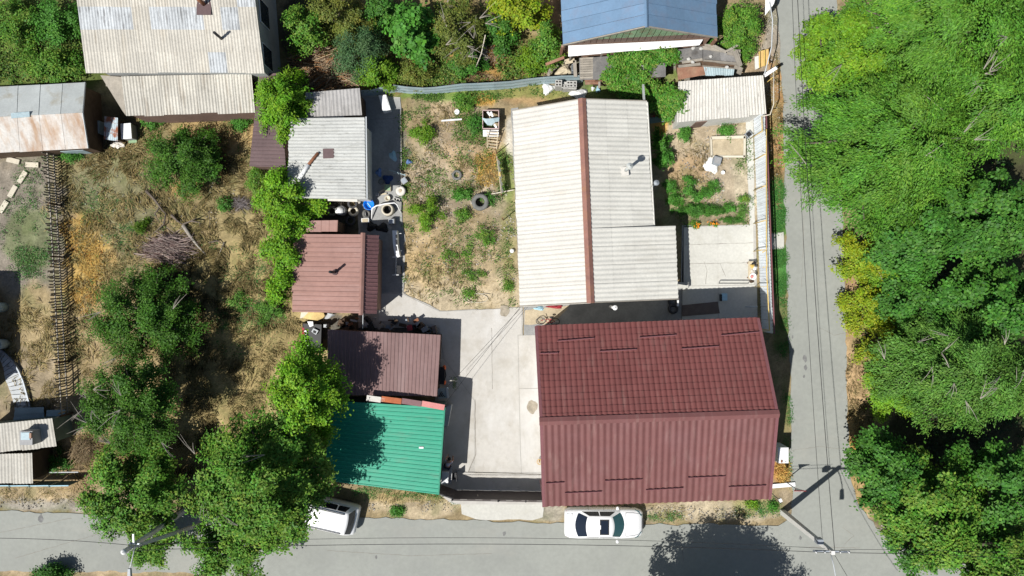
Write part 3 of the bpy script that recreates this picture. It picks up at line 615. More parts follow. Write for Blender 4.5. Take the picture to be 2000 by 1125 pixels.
def cap(root, name, a, b, wd, m, drop=.05, over=.1):
    """folded ridge cap"""
    a, b = Vector(a), Vector(b); d = (b - a).normalized(); s = Vector((-d.y, d.x, 0)).normalized() * wd / 2
    a, b = a - d * over, b + d * over; u = Vector((0, 0, .055)); dn = Vector((0, 0, -drop))
    return MB().add([a - s + dn, a + u, a + s + dn, b - s + dn, b + u, b + s + dn], [(0, 1, 4, 3), (1, 2, 5, 4)]).build(name, m, root)

# ---- large red house beside the corner
h1, h2 = 4.3, 6.6
e0, e1, r0, r1, f0, f1 = P(1047, 637, h1), P(1480, 621, h1), P(1057, 823, h2), P(1518, 808, h2), P(1062, 989, h1 + .1), P(1503, 974, h1 + .1)
rh = empty('red_house', 'large house with a dark red metal tile gable roof at the street corner', 'house', P(1270, 800))
gw, q = gable_walls(rh, e0, e1, r0, r1, f0, f1, M['wall_white'], .45, .16)
wall_item(rh, 'window', q[2], q[5], .12, .24, 1.2, 2.7, M['glass_house'], frame=M['white']); wall_item(rh, 'window', q[2], q[5], .45, .57, 1.2, 2.7, M['glass_house'], frame=M['white']); wall_item(rh, 'window', q[2], q[5], .76, .88, 1.2, 2.7, M['glass_house'], frame=M['white'])
wall_item(rh, 'door', q[3], q[0], .56, .63, .05, 2.2, M['wood_dark'], .06); wall_item(rh, 'window', q[3], q[0], .2, .3, 1.2, 2.6, M['glass_house'], frame=M['white'])
# upper slope: single pressed tiles
NC, NR = 42, 15
def bil(u, v): return (e0.lerp(e1, u)).lerp(r0.lerp(r1, u), v)     # v 0 at the eave
nrm_u = (e1 - e0).cross(r0 - e0).normalized(); nrm_u = nrm_u if nrm_u.z > 0 else -nrm_u
TP = [0, .10, .24, .42, .60, .76, .88, 1.0]; TH = [0, .006, .026, .036, .036, .026, .006, 0]
tl = [(i, j) for j in range(NR) for i in range(NC)]
near = set(sorted(tl, key=lambda a: (bil((a[0] + .5) / NC, (a[1] + .5) / NR) - Vector((0, 0, HC))).length)[:300])
rest = MB(); tile_me = None
for (i, j) in tl:
    vs = []
    for k, vv in enumerate((j / NR - .004, (j + 1) / NR)):
        for a, h in zip(TP, TH): vs.append(bil((i + a) / NC, vv) + nrm_u * (h * .95 + (.03 if k == 0 else .0)))
    n = len(TP)
    vs += [bil((i + a) / NC, j / NR - .004) + nrm_u * (h * .95 - .004) for a, h in zip(TP, TH)]
    fs = [(k, k + 1, n + k + 1, n + k) for k in range(n - 1)] + [(2 * n + k, 2 * n + k + 1, k + 1, k) for k in range(n - 1)]
    if (i, j) in near:
        o_ = bil(i / NC, j / NR); lv = [p - o_ for p in vs]
        mb = MB().add(vs, fs); mb.build('roof_tile', M['red_tile'], rh)
    else: rest.add(vs, fs)
rest.build('roof_tile', M['red_tile'], rh, kind='stuff')
slope(rh, r0 + Vector((0, 0, .01)), r1 + Vector((0, 0, .01)), f1, f0, M['red_sheet'], wd=1.02, ln=9, pitch=.335, amp=.052, prof='wave', seed=3, eave_jit=.0, tilt=0)
cap(rh, 'ridge_cap', r0 + Vector((0, 0, .06)), r1 + Vector((0, 0, .06)), .42, M['red_sheet'])
for a, b in ((e0, r0), (r0, f0), (e1, r1), (r1, f1)):
    MB().beam(a + Vector((0, 0, .035)), b + Vector((0, 0, .035)), .16, .05).build('verge_trim', M['red_trim'], rh)
def snow_guard(xa, ya, xb, yb, up):
    """rail fixed on brackets over the roof slope; picture points dropped to the slope plane"""
    def on(px, py):
        A, B, Cc = (e0, r0, e1) if up else (f0, r0, f1)
        n = (B - A).cross(Cc - A); o = Vector((0, 0, HC)); d = P(px, py, 0) - o
        return o + d * ((A - o).dot(n) / d.dot(n))
    nu = nrm_u if up else Vector((nrm_u.x, -nrm_u.y, nrm_u.z))
    a, b = on(xa, ya) + nu * .14, on(xb, yb) + nu * .14
    mb = MB(); mb.tube([a, b], .022, 6); mb.tube([a - nu * .06, b - nu * .06], .018, 6)
    for k in range(5):
        p = a.lerp(b, (k + .1) / 4.2); mb.beam(p - nu * .15, p + nu * .02, .03, .04)
    mb.build('snow_guard', M['red_trim'], rh)
for g in ((1088, 668, 1160, 662, 1), (1248, 661, 1320, 656, 1), (1407, 657, 1481, 650, 1), (1054, 692, 1090, 691, 1), (1170, 688, 1243, 684, 1), (1330, 683, 1403, 678, 1), (1066, 941, 1102, 939, 0), (1103, 960, 1175, 957, 0), (1181, 936, 1254, 933, 0), (1261, 954, 1334, 950, 0), (1343, 930, 1416, 927, 0), (1422, 948, 1495, 945, 0)): snow_guard(*g)
for px, py, zz in ((1061, 990, 4.2), (1503, 976, 4.2)):
    p = P(px, py, zz); MB().tube([p, p + Vector((0, .3, -.3)), p + Vector((0, .35, -1)), Vector((p.x, p.y + .35, .1))], .05, 8).build('downpipe', M['red_trim'], rh)

# ---- white house in the middle
hr, he = 4.7, 3.0
wh = empty('white_house', 'long house with a white corrugated gable roof and a rust brown ridge strip', 'house', P(1140, 400))
a0, a1, g0, g1 = P(1001, 216, he), P(1016, 598, he), P(1136, 193, hr), P(1153, 591, hr)
b0, b1 = P(1262, 197, he), P(1276, 446, he)
gm = P(1148, 446, hr); gmx = g0.lerp(g1, (446 - 193) / (591 - 193))
c0, c1 = P(1318, 441, 2.75), P(1325, 584, 2.75)
slope(wh, g0, g1, a1, a0, M['asb_white'], wd=1.0, ln=1.9, pitch=.285, amp=.034, seed=11, tilt=.010)
slope(wh, g0, gmx, b1, b0, M['asb_ext'], wd=1.0, ln=1.25, pitch=.25, amp=.026, seed=12, tilt=.012)
slope(wh, gmx, g1, c1, c0, M['asb_ext'], wd=.96, ln=1.25, pitch=.25, amp=.026, seed=13, tilt=.012)
cap(wh, 'ridge_cap', g0 + Vector((.02, 0, .06)), g1 + Vector((.02, 0, .06)), .44, M['ridge_rust'], drop=.10, over=.03)
gw, q = gable_walls(wh, a0, a1, g0, g1, P(1262, 197, he), P(1285, 588, he), M['wall_white'], .35, .16)
_, q2 = shed_walls(wh, gmx + Vector((2, 0, -1.3)), P(1316, 448, 2.75), P(1322, 578, 2.75), g1 + Vector((2, .1, -1.3)), M['wall_white'], .25, .15, 'annex_wall')
wall_item(wh, 'window', q[3], q[0], .15, .26, 1.0, 2.3, M['glass_house'], frame=M['white']); wall_item(wh, 'window', q[3], q[0], .55, .66, 1.0, 2.3, M['glass_house'], frame=M['white'])
wall_item(wh, 'window', q[2], q[5], .2, .3, 1.0, 2.3, M['glass_house'], frame=M['white']); wall_item(wh, 'door', q2[2], q2[3], .55, .9, .05, 2.1, M['wood_dark'])
for a, b in ((a0, g0), (g0, b0), (a1, g1), (g1, c1)): MB().beam(a + Vector((0, 0, -.06)), b + Vector((0, 0, -.06)), .05, .16).build('barge_board', M['wood_grey'], wh)
MB().beam(b1 + Vector((-.8, -.02, .30)), b1 + Vector((.05, -.02, .02)), .04, .28).build('barge_board', M['wood_grey'], wh)
# flues
base = P(1222, 333, 3.75); mb = MB()
mb.tube([base + Vector((0, 0, -.3)), base + Vector((0, 0, 1.35))], .085, 12)
fl = mb.build('chimney', M['zinc'], wh, True)
MB().lathe([(.19, .0), (.02, .16)], base + Vector((0, 0, 1.42)), 14).add([], []).build('cap', M['zinc'], fl)
MB().box(base + Vector((-.05, -.05, -.06)), (.42, .5, .22), .1).build('flashing', M['asb_white'], fl)
p = P(1274, 360, .6); mb = MB(); tp = P(1282, 357, 3.0); mb.tube([Vector((tp.x, tp.y, .5)), tp], .09, 12)
fl = mb.build('chimney', M['white'], wh, True); MB().lathe([(.16, 0), (.16, .05), (.02, .16)], tp, 14).build('cap', M['steel_grey'], fl)
MB().beam(Vector((tp.x - .55, tp.y - .05, 2.2)), Vector((tp.x, tp.y, 2.2)), .05, .05).build('bracket', M['steel_grey'], fl)
tp = P(1201, 601, 3.3); mb = MB(); mb.tube([Vector((tp.x, tp.y, 1.4)), tp], .085, 12); fl = mb.build('chimney', M['white'], wh, True)
MB().lathe([(.14, 0), (.14, .06), (.02, .13)], tp, 14).build('cap', M['white'], fl)
p0, p1 = P(1256.5, 198, 3.0), P(1255, 166, 2.0)
MB().beam(P(1258, 200, 2.95), P(1256, 166, 2.2), .12, .12).build('gutter_outlet', M['zinc'], wh)
MB().tube([P(1262, 200, 2.96) + Vector((.06, 0, 0)), P(1276, 445, 2.96) + Vector((.06, 0, 0))], .05, 8).build('gutter', M['asb_ext'], wh)
mb = MB(); mb.box(P(1324, 592, 2.0), (.09, .35, .09)); mb.build('downpipe', M['white'], wh)
MB().box(P(1334, 557, .55), (.62, .36, .08)).build('step', M['patio'], wh)
MB().box(P(1334, 557, .25), (.62, .36, .5)).build('step_base', M['alley'], wh)

# ---- garage at the top right
g = empty('garage', 'low outbuilding with a lichened grey white corrugated roof by the street', 'shed', P(1410, 200))
t0, t1, u1, u0 = P(1325, 159, 2.55), P(1490, 147, 2.55), P(1496, 224, 2.2), P(1322, 241, 2.2)
slope(g, t0, t1, u1, u0, M['asb_garage'], wd=1.05, ln=.95, pitch=.175, amp=.036, seed=21, tilt=.012, eave_jit=.05)
_, q = shed_walls(g, t0, t1, u1, u0, M['wall_white'], .2, .1)
wall_item(g, 'door', q[3], q[2], .22, .36, .05, 1.6, M['wall_brown'])

# ---- blue roofed house
bh = empty('blue_house', 'house with a blue painted sheet metal gable roof and green gable boards', 'house', P(1250, 20))
a0, a1 = P(1099, 87, 3.0), P(1090, -110, 3.0); g0, g1 = P(1263, 50, 5.5), P(1259, -150, 5.5); b0, b1 = P(1401, 72, 3.0), P(1396, -120, 3.0)
slope(bh, g1, g0, a0, a1, M['blue_roof'], wd=.64, ln=1.35, pitch=.64, amp=.035, prof='seam', seed=31, tilt=.006, jit=0, over=.12)
slope(bh, g0, g1, b1, b0, M['blue_roof'], wd=.64, ln=1.35, pitch=.64, amp=.035, prof='seam', seed=32, tilt=.006, jit=0, over=.12)
cap(bh, 'ridge_cap', g0 + Vector((0, 0, .02)), g1 + Vector((0, 0, .02)), .2, M['blue_roof'], .03)
_, q = gable_walls(bh, a0, a1, g0, g1, b0, b1, M['wall_brick'], .24, .16)
# gable boards, one by one
A, B, Cc = q[0], q[2], q[1]; n = 24
for k in range(n):
    u0, u1 = k / n, (k + 1) / n - .006
    f = lambda u: (Vector((A.x, A.y, 0)).lerp(Vector((B.x, B.y, 0)), u))
    zt = lambda u: (A.z + (Cc.z - A.z) * (u / .5) if u < .5 else B.z + (Cc.z - B.z) * ((1 - u) / .5)) - .03
    o_ = Vector((0, -.035 - .006 * (k % 2), 0)); zs = A.z - .25; zm = min(A.z + .42, min(zt(u0), zt(u1)))
    mk = lambda z0a, z0b, z1a, z1b, m_: MB().hexa([f(u0) + o_ + Vector((0, 0, z0a)), f(u1) + o_ + Vector((0, 0, z0b)), f(u1) + o_ + Vector((0, .05, z0b)), f(u0) + o_ + Vector((0, .05, z0a))], [f(u0) + o_ + Vector((0, 0, z1a)), f(u1) + o_ + Vector((0, 0, z1b)), f(u1) + o_ + Vector((0, .05, z1b)), f(u0) + o_ + Vector((0, .05, z1a))]).build('gable_board', m_, bh)
    mk(zs, zs, zm, zm, M['wall_brown'])
    if zt(u0) > zm + .02 or zt(u1) > zm + .02: mk(zm + .004, zm + .004, max(zt(u0), zm + .01), max(zt(u1), zm + .01), M['wall_green'])
wall_item(bh, 'window', q[0], q[2], .3, .42, 1.0, 2.2, M['glass_house'], frame=M['white'])
for a, b in ((a0, g0), (g0, b0)): MB().beam(a + Vector((0, -.03, -.07)), b + Vector((0, -.03, -.07)), .05, .14).build('barge_board', M['wood_grey'], bh)
aw = empty('awning', 'long white sheet awning below the green gable of the blue roofed house', 'awning', P(1230, 95))
w0, w1, w2, w3 = P(1110, 89, 2.4), P(1373, 77, 2.4), P(1366, 88, 2.2), P(1110, 110, 2.2)
slope(aw, w0, w1, w2, w3, M['white'], wd=2.1, ln=3, pitch=.6, amp=.004, prof='seam', seed=33, name='awning_sheet', tilt=0)
for k in range(5):
    p = w3.lerp(w2, .02 + .24 * k); MB().box((p.x, p.y + .06, p.z / 2 - .03), (.08, .08, p.z - .06)).build('post', M['wood_grey'], aw)
MB().beam(w3 + Vector((0, .06, -.07)), w2 + Vector((0, .06, -.07)), .08, .08).build('beam', M['wood_grey'], aw)
for (xa, ya, xb, yb, za) in ((1099, 87, 1099, 112, 3.0), (1400, 74, 1400, 92, 2.9)):
    p = P(xa, ya + 4, za); MB().box((p.x, p.y + .1, za / 2 - .1), (.14, .14, za - .2)).build('corner_post', M['wood_red'], bh)

# ---- long house, top left
lh = empty('long_house', 'long house with a pale grey beige corrugated roof in the upper left', 'house', P(340, 60))
t0, t1, u1, u0 = P(140, -80, 5.4), P(487, -80, 5.4), P(515, 143, 4.2), P(168, 142, 4.2)
slope(lh, t0, t1, u1, u0, (lambda i, j: M['asb_blue'] if (i, j) in ((0, 2), (1, 2), (2, 2), (4, 2), (6, 2), (8, 2), (5, 2), (7, 4), (8, 5), (9, 1)) else M['asb_beige']), wd=1.0, ln=1.1, pitch=.15, amp=.03, seed=41, tilt=.014, eave_jit=.03)
v0, v1 = P(140, -260, 4.2), P(487, -260, 4.2)
slope(lh, t1, t0, v0, v1, M['asb_beige'], wd=2.0, ln=2.4, pitch=.25, amp=.02, seed=42)
_, q = gable_walls(lh, u0, u1, t0, t1, v0, v1, M['wall_grey'], .4, .16)
wall_item(lh, 'window', q[5], q[3], .60, .72, 1.6, 3.0, M['glass_house'], frame=M['white']); wall_item(lh, 'window', q[5], q[3], .84, .95, 1.6, 3.0, M['glass_house'], frame=M['white']); wall_item(lh, 'window', q[5], q[3], .3, .42, 1.6, 3.0, M['glass_house'], frame=M['white'])
wall_item(lh, 'window', q[3], q[0], .3, .4, 1.4, 2.8, M['glass_house'], frame=M['white'])
def roofpt(px, py, A, B, Cc, off=0):
    A, B, Cc = Vector(A), Vector(B), Vector(Cc); n = (B - A).cross(Cc - A).normalized(); n = n if n.z > 0 else -n
    o = Vector((0, 0, HC)); d = P(px, py, 0) - o
    return o + d * ((A - o).dot(n) / d.dot(n)) + n * off, n
pl, nrm = roofpt(399, 14, t0, t1, u0, .05); mb = MB(); mb.box(pl, (.78, .85, .05)); mb.build('chimney_plate', M['choc_roof'], lh)
MB().tube([pl + Vector((0, .15, -.1)), pl + Vector((0, .15, .9))], .11, 10).build('chimney', M['rust'], lh, True)
pl, nrm = roofpt(433, 76, t0, t1, u0, 0); MB().tube([pl - Vector((0, 0, .2)), pl + Vector((0, 0, 1.0))], .075, 10).build('flue', M['trim_black'], lh, True)
# lean-to below it
lt = empty('lean_to_shed', 'lean-to shed with a cream ribbed corrugated roof below the long house', 'shed', P(365, 185))
t0, t1, u1, u0 = P(237, 149, 2.75), P(490, 144, 2.75), P(497, 218, 2.25), P(247, 227, 2.25)
slope(lt, t0, t1, u1, u0, M['asb_lean'], wd=1.05, ln=1.25, pitch=.19, amp=.045, seed=43, tilt=.014, eave_jit=.07)
shed_walls(lt, t0, t1, u1, u0, M['wall_brown'], .2, .12)
for k in range(3):
    a = P(207 + 10 * k, 165 + 8 * k, 1.6 - .3 * k); MB().beam(a, a + Vector((1.6 - .3 * k, .1 - .25 * k, .2)), .22, .04).build('loose_board', M['wood_grey'], lt)
MB().add([P(196, 147, 2.4), P(238, 150, 2.7), P(246, 226, 2.2), P(238, 215, 1.2)], [(0, 1, 2, 3)]).build('side_boarding', M['wood_grey'], lt)

# ---- zinc roofed barn, left edge
zb = empty('zinc_barn', 'barn with a galvanised and rust stained sheet roof at the left edge', 'barn', P(60, 230))
e0, e1, r0, r1, f0, f1 = P(-95, 175, 2.0), P(166, 161, 2.0), P(-95, 233, 3.0), P(161, 220, 3.0), P(-95, 304, 2.0), P(172, 289, 2.0)
slope(zb, r0, r1, e1, e0, M['zinc'], wd=1.35, ln=3, pitch=1.35, amp=.02, prof='seam', seed=51, tilt=0)
slope(zb, r1, r0, f0, f1, M['zinc_rust'], wd=1.35, ln=3, pitch=1.35, amp=.015, prof='seam', seed=52, tilt=0)
gable_walls(zb, e0, e1, r0, r1, f0, f1, M['wood_dark'], .22, .1)
MB().beam(P(22, 226, 3.04), P(58, 223, 3.04), .3, .03).build('ridge_patch', M['fence_blue'], zb)
for a, b in ((e1, r1), (r1, f1)): MB().beam(a + Vector((0, 0, -.03)), b + Vector((0, 0, -.03)), .04, .10).build('barge_board', M['slab_white'], zb)
for k in range(3): MB().beam(P(36 + 46 * k, 299, .55), P(80 + 46 * k, 296, .55), .03, 1.0).build('wall_sheet', M['fence_blue'], zb)

# ---- chocolate brown shed behind the trees
cs = empty('brown_shed', 'narrow shed with a chocolate brown ribbed roof behind the bright green tree', 'shed', P(522, 240))
slope(cs, P(506, 143, 2.3), P(487, 325, 2.2), P(558, 327, 2.3), P(545, 143, 2.4), M['choc_roof'], wd=1.1, ln=6, pitch=.2, amp=.02, prof='rib', seed=53, tilt=0)
shed_walls(cs, P(506, 143, 2.3), P(487, 325, 2.2), P(558, 327, 2.3), P(545, 143, 2.4), M['wall_brown'], .1, .08)
# ---- grey lean roof and white shed
gs = empty('grey_shed', 'small shed with an old dark grey corrugated roof under the back fence', 'shed', P(650, 200))
t = [P(596, 181, 2.55), P(702, 172, 2.6), P(707, 228, 2.2), P(598, 233, 2.2)]
slope(gs, *t, M['asb_grey'], wd=.95, ln=.85, pitch=.2, amp=.03, seed=54, tilt=.014, eave_jit=.1); shed_walls(gs, *t, M['wood_dark'], .15, .12)
ws = empty('white_shed', 'shed with a spotted white corrugated roof and a brown hatch', 'shed', P(640, 310))
t = [P(712, 229, 3.1), P(714, 389, 3.1), P(562, 386, 2.6), P(566, 231, 2.6)]
slope(ws, *t, M['asb_shed'], wd=1.0, ln=1.6, pitch=.17, amp=.032, seed=55, tilt=.012, eave_jit=.08); shed_walls(ws, *t, M['wall_white'], .22, .12)
MB().beam(P(715, 228, 3.12), P(717, 390, 3.12), .07, .05).build('edge_trim', M['slab_white'], ws)
MB().beam(P(640, 389, 2.4), P(698, 391, 2.6), .2, .03, (0, -.5, 1)).build('eave_sheet', M['asb_white'], ws)
pl, nrm = roofpt(642, 300, *t[:3], .035); MB().box(pl, (.62, .55, .05), .03).build('hatch', M['choc_roof'], ws)
a, _ = roofpt(585, 352, *t[:3], .12); b, _ = roofpt(604, 322, *t[:3], .12); c, _ = roofpt(623, 299, *t[:3], .12)
pp = solo(MB().tube([a, b], .11, 10), 'pipe', M['white'], 'white pipe with a rusty end lying slantwise on the spotted white shed roof', 'pipe', a, smooth=True)
MB().tube([b + (c - b) * .004, c], .085, 10).build('rusty_end', M['rust'], pp, True)
# ---- small reddish plate roof
sp = empty('small_lean_to', 'tiny lean-to with a plain reddish brown sheet roof above the brick pink shed', 'shed', P(630, 441))
t = [P(598, 431, 2.3), P(660, 430, 2.3), P(659, 452, 2.1), P(597, 452, 2.1)]
slope(sp, *t, M['brown_roof'], wd=1.0, ln=1, pitch=.5, amp=.012, prof='rib', seed=56, tilt=0); shed_walls(sp, *t, M['wood_dark'], .08, .06)
# ---- brick pink roofed shed
ps = empty('pink_roofed_shed', 'shed with a faded brownish pink ribbed metal roof and a bent black flue', 'shed', P(655, 535))
L0, L1, r0, r1, k0, k1 = P(573, 457, 2.1), P(570, 609, 2.1), P(708, 458, 2.95), P(704, 612, 2.95), P(739, 459, 2.25), P(736, 613, 2.25)
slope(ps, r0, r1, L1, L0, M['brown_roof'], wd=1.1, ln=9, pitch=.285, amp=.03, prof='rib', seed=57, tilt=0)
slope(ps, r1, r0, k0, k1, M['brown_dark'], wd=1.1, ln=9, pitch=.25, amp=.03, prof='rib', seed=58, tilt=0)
cap(ps, 'ridge_cap', r0 + Vector((.02, 0, .02)), r1 + Vector((.02, 0, .02)), .26, M['brown_roof'], .04)
gable_walls(ps, L0, L1, r0, r1, k0, k1, M['wall_brick'], .2, .12)
pl, _ = roofpt(655, 532, r0, r1, L0, 0); ft = pl + Vector((0, 0, 1.25))
MB().tube([pl - Vector((0, 0, .2)), ft], .08, 10).build('flue', M['trim_black'], ps, True)
MB().tube([pl + Vector((0, 0, .02)), pl + Vector((0, 0, .12))], .17, 10).build('flue_collar', M['choc_roof'], ps, True)
# ---- maroon roofed shed and green roofed shed
ms = empty('maroon_shed', 'shed with a mauve brown ribbed metal roof speckled by tree shadow', 'shed', P(750, 710))
t = [P(640, 643, 2.1), P(861, 655, 2.1), P(854, 774, 2.3), P(640, 771, 2.3)]
slope(ms, t[3], t[2], t[1], t[0], M['purple_roof'], wd=1.05, ln=9, pitch=.21, amp=.03, prof='rib', seed=59, tilt=0); shed_walls(ms, *t, M['wood_dark'], .12, .1)
gr = empty('green_shed', 'shed with a bright green ribbed metal roof beside the gate', 'shed', P(755, 870))
t = [P(868, 796, 2.8), P(856, 966, 2.8), P(630, 938, 2.5), P(652, 783, 2.5)]
slope(gr, *t, M['green_roof'], wd=1.05, ln=9, pitch=.215, amp=.028, prof='rib', seed=60, tilt=0); shed_walls(gr, *t, M['wall_teal'], .12, .1)
MB().beam(P(868.5, 796, 2.82), P(856.5, 966, 2.82), .08, .06).build('verge_trim', M['green_trim'], gr)
pl, _ = roofpt(823, 874, *t[:3], .04); MB().box(pl, (.26, .1, .04)).build('white_patch', M['white'], gr)
for (xa, ya, xb, yb, m_, lb) in ((716, 777, 744, 781, 'asb_white', 'pale flashing sheet'), (745, 779, 784, 784, 'orange_rust', 'orange rusty flashing sheet'), (785, 783, 823, 789, 'brown_dark', 'brown flashing sheet'), (824, 788, 868, 796, 'pink', 'pink flashing sheet')):
    MB().beam(P(xa, ya, 2.86), P(xb, yb, 2.88), .32, .025).build('flashing_sheet', M[m_], gr, label=lb)
MB().hexa([P(868, 796, 0), P(884, 790, 0), P(876, 832, 0), P(866, 832, 0)], [P(868, 796, 1.9), P(882, 790, 1.9), P(875, 832, 1.9), P(866, 832, 1.9)]).build('buttress_wall', M['wall_grey'], gr)

# ---- small roofs, bottom left
br = empty('corner_shed', 'shed at the left edge with a tan corrugated roof carrying a grey block chimney', 'shed', P(50, 850))
t = [P(-90, 836, 2.7), P(101, 817, 2.7), P(110, 872, 2.5), P(-90, 893, 2.5)]
slope(br, *t, M['asb_lean'], wd=1.05, ln=2.4, pitch=.2, amp=.03, seed=61, tilt=.01); _, q = shed_walls(br, *t, M['wall_teal'], .45, .1)
pl, _ = roofpt(69, 850, *t[:3], 0)
ch = MB().box(pl + Vector((0, 0, .35)), (.72, .78, .9)).build('chimney', M['grey'], br); MB().box(pl + Vector((0, .12, .83)), (.5, .42, .06)).build('cap', M['fence_blue'], ch)
MB().box(pl + Vector((.3, .15, .84)), (.12, .3, .12)).build('cap', M['wall_brick'], ch)
b2 = empty('low_shed', 'lower tan corrugated shed roof at the left edge above the green fence', 'shed', P(30, 915))
t = [P(-90, 889, 2.3), P(62, 885, 2.3), P(64, 943, 2.1), P(-90, 946, 2.1)]
slope(b2, *t, M['asb_lean'], wd=1.05, ln=2.4, pitch=.2, amp=.03, seed=62, tilt=.01); shed_walls(b2, *t, M['wood_dark'], .2, .1)
b3 = empty('sheet_stack_shelter', 'low dark blue ribbed sheets lying in the shade behind the tan roofed shed', 'roofing sheets', P(80, 806))
slope(b3, P(30, 797, .5), P(86, 795, .5), P(88, 822, .35), P(26, 826, .35), M['fence_blue'], wd=1.9, ln=.3, pitch=1.9, amp=.02, prof='seam', seed=63, name='ribbed_sheet', tilt=.05)
slope(b3, P(91, 801, .45), P(128, 800, .45), P(128, 818, .3), P(91, 820, .3), M['fence_blue'], wd=1.9, ln=.25, pitch=1.9, amp=.02, prof='seam', seed=64, name='ribbed_sheet', tilt=.05)
# shed just outside the left edge whose wall and shadow reach into the picture
os_ = empty('neighbour_shed', 'shed at the left edge throwing a straight edged shadow on the bare ground', 'shed', P(-60, 620))
t = [P(-190, 560, 2.5), P(-62, 561, 2.5), P(-62, 770, 2.5), P(-190, 770, 2.5)]
slope(os_, *t, M['asb_grey'], wd=1.05, ln=1.75, pitch=.2, amp=.03, seed=65); shed_walls(os_, *t, M['wall_brick'], .08, .08)
# ---- tumbledown sheds between the white house and the blue house
td = empty('tumbledown_shed', 'collapsing shed with tar paper roof and loose planks below the blue house', 'shed', P(1385, 120))
t = [P(1322, 97, 1.9), P(1372, 90, 1.9), P(1372, 116, 1.7), P(1326, 122, 1.7)]
slope(td, *t, M['tarpaper'], wd=1.6, ln=.9, pitch=1.5, amp=.02, prof='seam', seed=71, name='tar_paper_sheet')
t2 = [P(1373, 95, 1.8), P(1436, 98, 1.8), P(1441, 122, 1.6), P(1373, 121, 1.6)]
slope(td, *t2, M['tarpaper'], wd=1.0, ln=.8, pitch=1.0, amp=.03, prof='seam', seed=72, name='tar_paper_sheet')
shed_walls(td, P(1326, 100, 1.7), P(1436, 98, 1.7), P(1442, 130, 1.5), P(1328, 130, 1.5), M['wood_dark'], .12, .1)
t3 = [P(1322, 132, 1.3), P(1382, 128, 1.35), P(1376, 146, 1.1), P(1324, 156, 1.1)]
slope(td, *t3, M['wood_red'], wd=1.9, ln=.3, pitch=1.9, amp=.015, prof='seam', seed=73, name='red_board', tilt=.03)
t4 = [P(1374, 130, 1.35), P(1434, 135, 1.3), P(1432, 148, 1.1), P(1378, 147, 1.1)]
slope(td, *t4, M['fence_blue'], wd=.6, ln=2, pitch=.15, amp=.02, prof='sine', seed=74, name='metal_sheet')
for (xa, ya, xb, yb, z, wd) in ((1372, 93, 1412, 99, 1.95, .2), (1376, 89, 1400, 92, 1.9, .2), (1395, 90, 1418, 102, 2.2, .16), (1419, 100, 1441, 88, 2.15, .12), (1433, 97, 1445, 130, 1.95, .22), (1438, 97, 1448, 128, 1.9, .12), (1420, 104, 1446, 108, 1.85, .16), (1425, 98, 1446, 100, 1.8, .16), (1332, 122, 1372, 116, 1.85, .14), (1374, 118, 1440, 124, 1.85, .10), (1400, 121, 1444, 126, 1.7, .12), (1325, 130, 1368, 125, 1.75, .16), (1372, 129, 1436, 134, 1.5, .07), (1434, 130, 1450, 136, 1.5, .2), (1440, 138, 1448, 142, 1.3, .3)):
    MB().beam(P(xa, ya, z), P(xb, yb, z - .1), wd, .04).build('plank', M['wood_grey'], td)
for (px, py, z) in ((1354, 94, 1.95), (1369, 95, 1.95), (1353, 121, 1.85), (1345, 115, 1.9), (1388, 110, 1.85), (1420, 131, 1.6)):
    MB().blob(P(px, py, z), (.12, .1, .07), 8, 5, .15).build('stone', M['conc_block'], td)
tp_ = empty('tar_roof_shed', 'flat tar paper shed roof half covered by vines below the white awning', 'shed', P(1180, 125))
t = [P(1158, 112, 1.7), P(1300, 100, 1.7), P(1300, 150, 1.55), P(1158, 156, 1.55)]
slope(tp_, *t, M['tarpaper'], wd=1.0, ln=1.7, pitch=1.0, amp=.02, prof='seam', seed=75, name='tar_paper_sheet'); shed_walls(tp_, *t, M['wood_dark'], .15, .1)
for k in range(9):
    MB().beam(P(1133, 115 + 4.6 * k, 1.5), P(1160, 113.5 + 4.7 * k, 1.5), .115, .03).build('slat', M['wood_grey'], tp_)
MB().beam(P(1146, 113, 1.36), P(1147, 156, 1.36), .9, .03).build('back_board', M['tarpaper'], tp_)
for px in (1137, 1156): MB().beam(P(px, 113, 1.44), P(px + 1, 155, 1.44), .09, .08).build('runner', M['wood_grey'], tp_)
for (xa, ya, xb, yb, z, m_, wd) in ((1140, 149, 1178, 147, 1.3, 'wood_grey', .2), (1142, 156, 1176, 154, 1.1, 'wood_red', .28), (1143, 163, 1172, 162, .8, 'wood_red', .15), (1171, 150, 1170, 172, .9, 'wood_grey', .12), (1122, 118, 1124, 150, 1.2, 'wood_grey', .2), (1103, 121, 1122, 117, 1.2, 'wood_pale', .3)):
    MB().beam(P(xa, ya, z), P(xb, yb, z), wd, .04).build('plank', M[m_], tp_)
# ---- corner of the neighbour's roof, top right
ng = empty('neighbour_canopy', 'white edged canopy corner at the top edge beside the street', 'canopy', P(1500, 5))
t = [P(1496, -40, 2.6), P(1530, -60, 2.6), P(1511, 8, 2.3), P(1494, 30, 2.3)]
slope(ng, *t, M['white'], wd=.8, ln=2, pitch=.2, amp=.02, seed=77); MB().box(P(1506, 5, 1.1), (.1, .1, 2.2)).build('post', M['steel_grey'], ng)
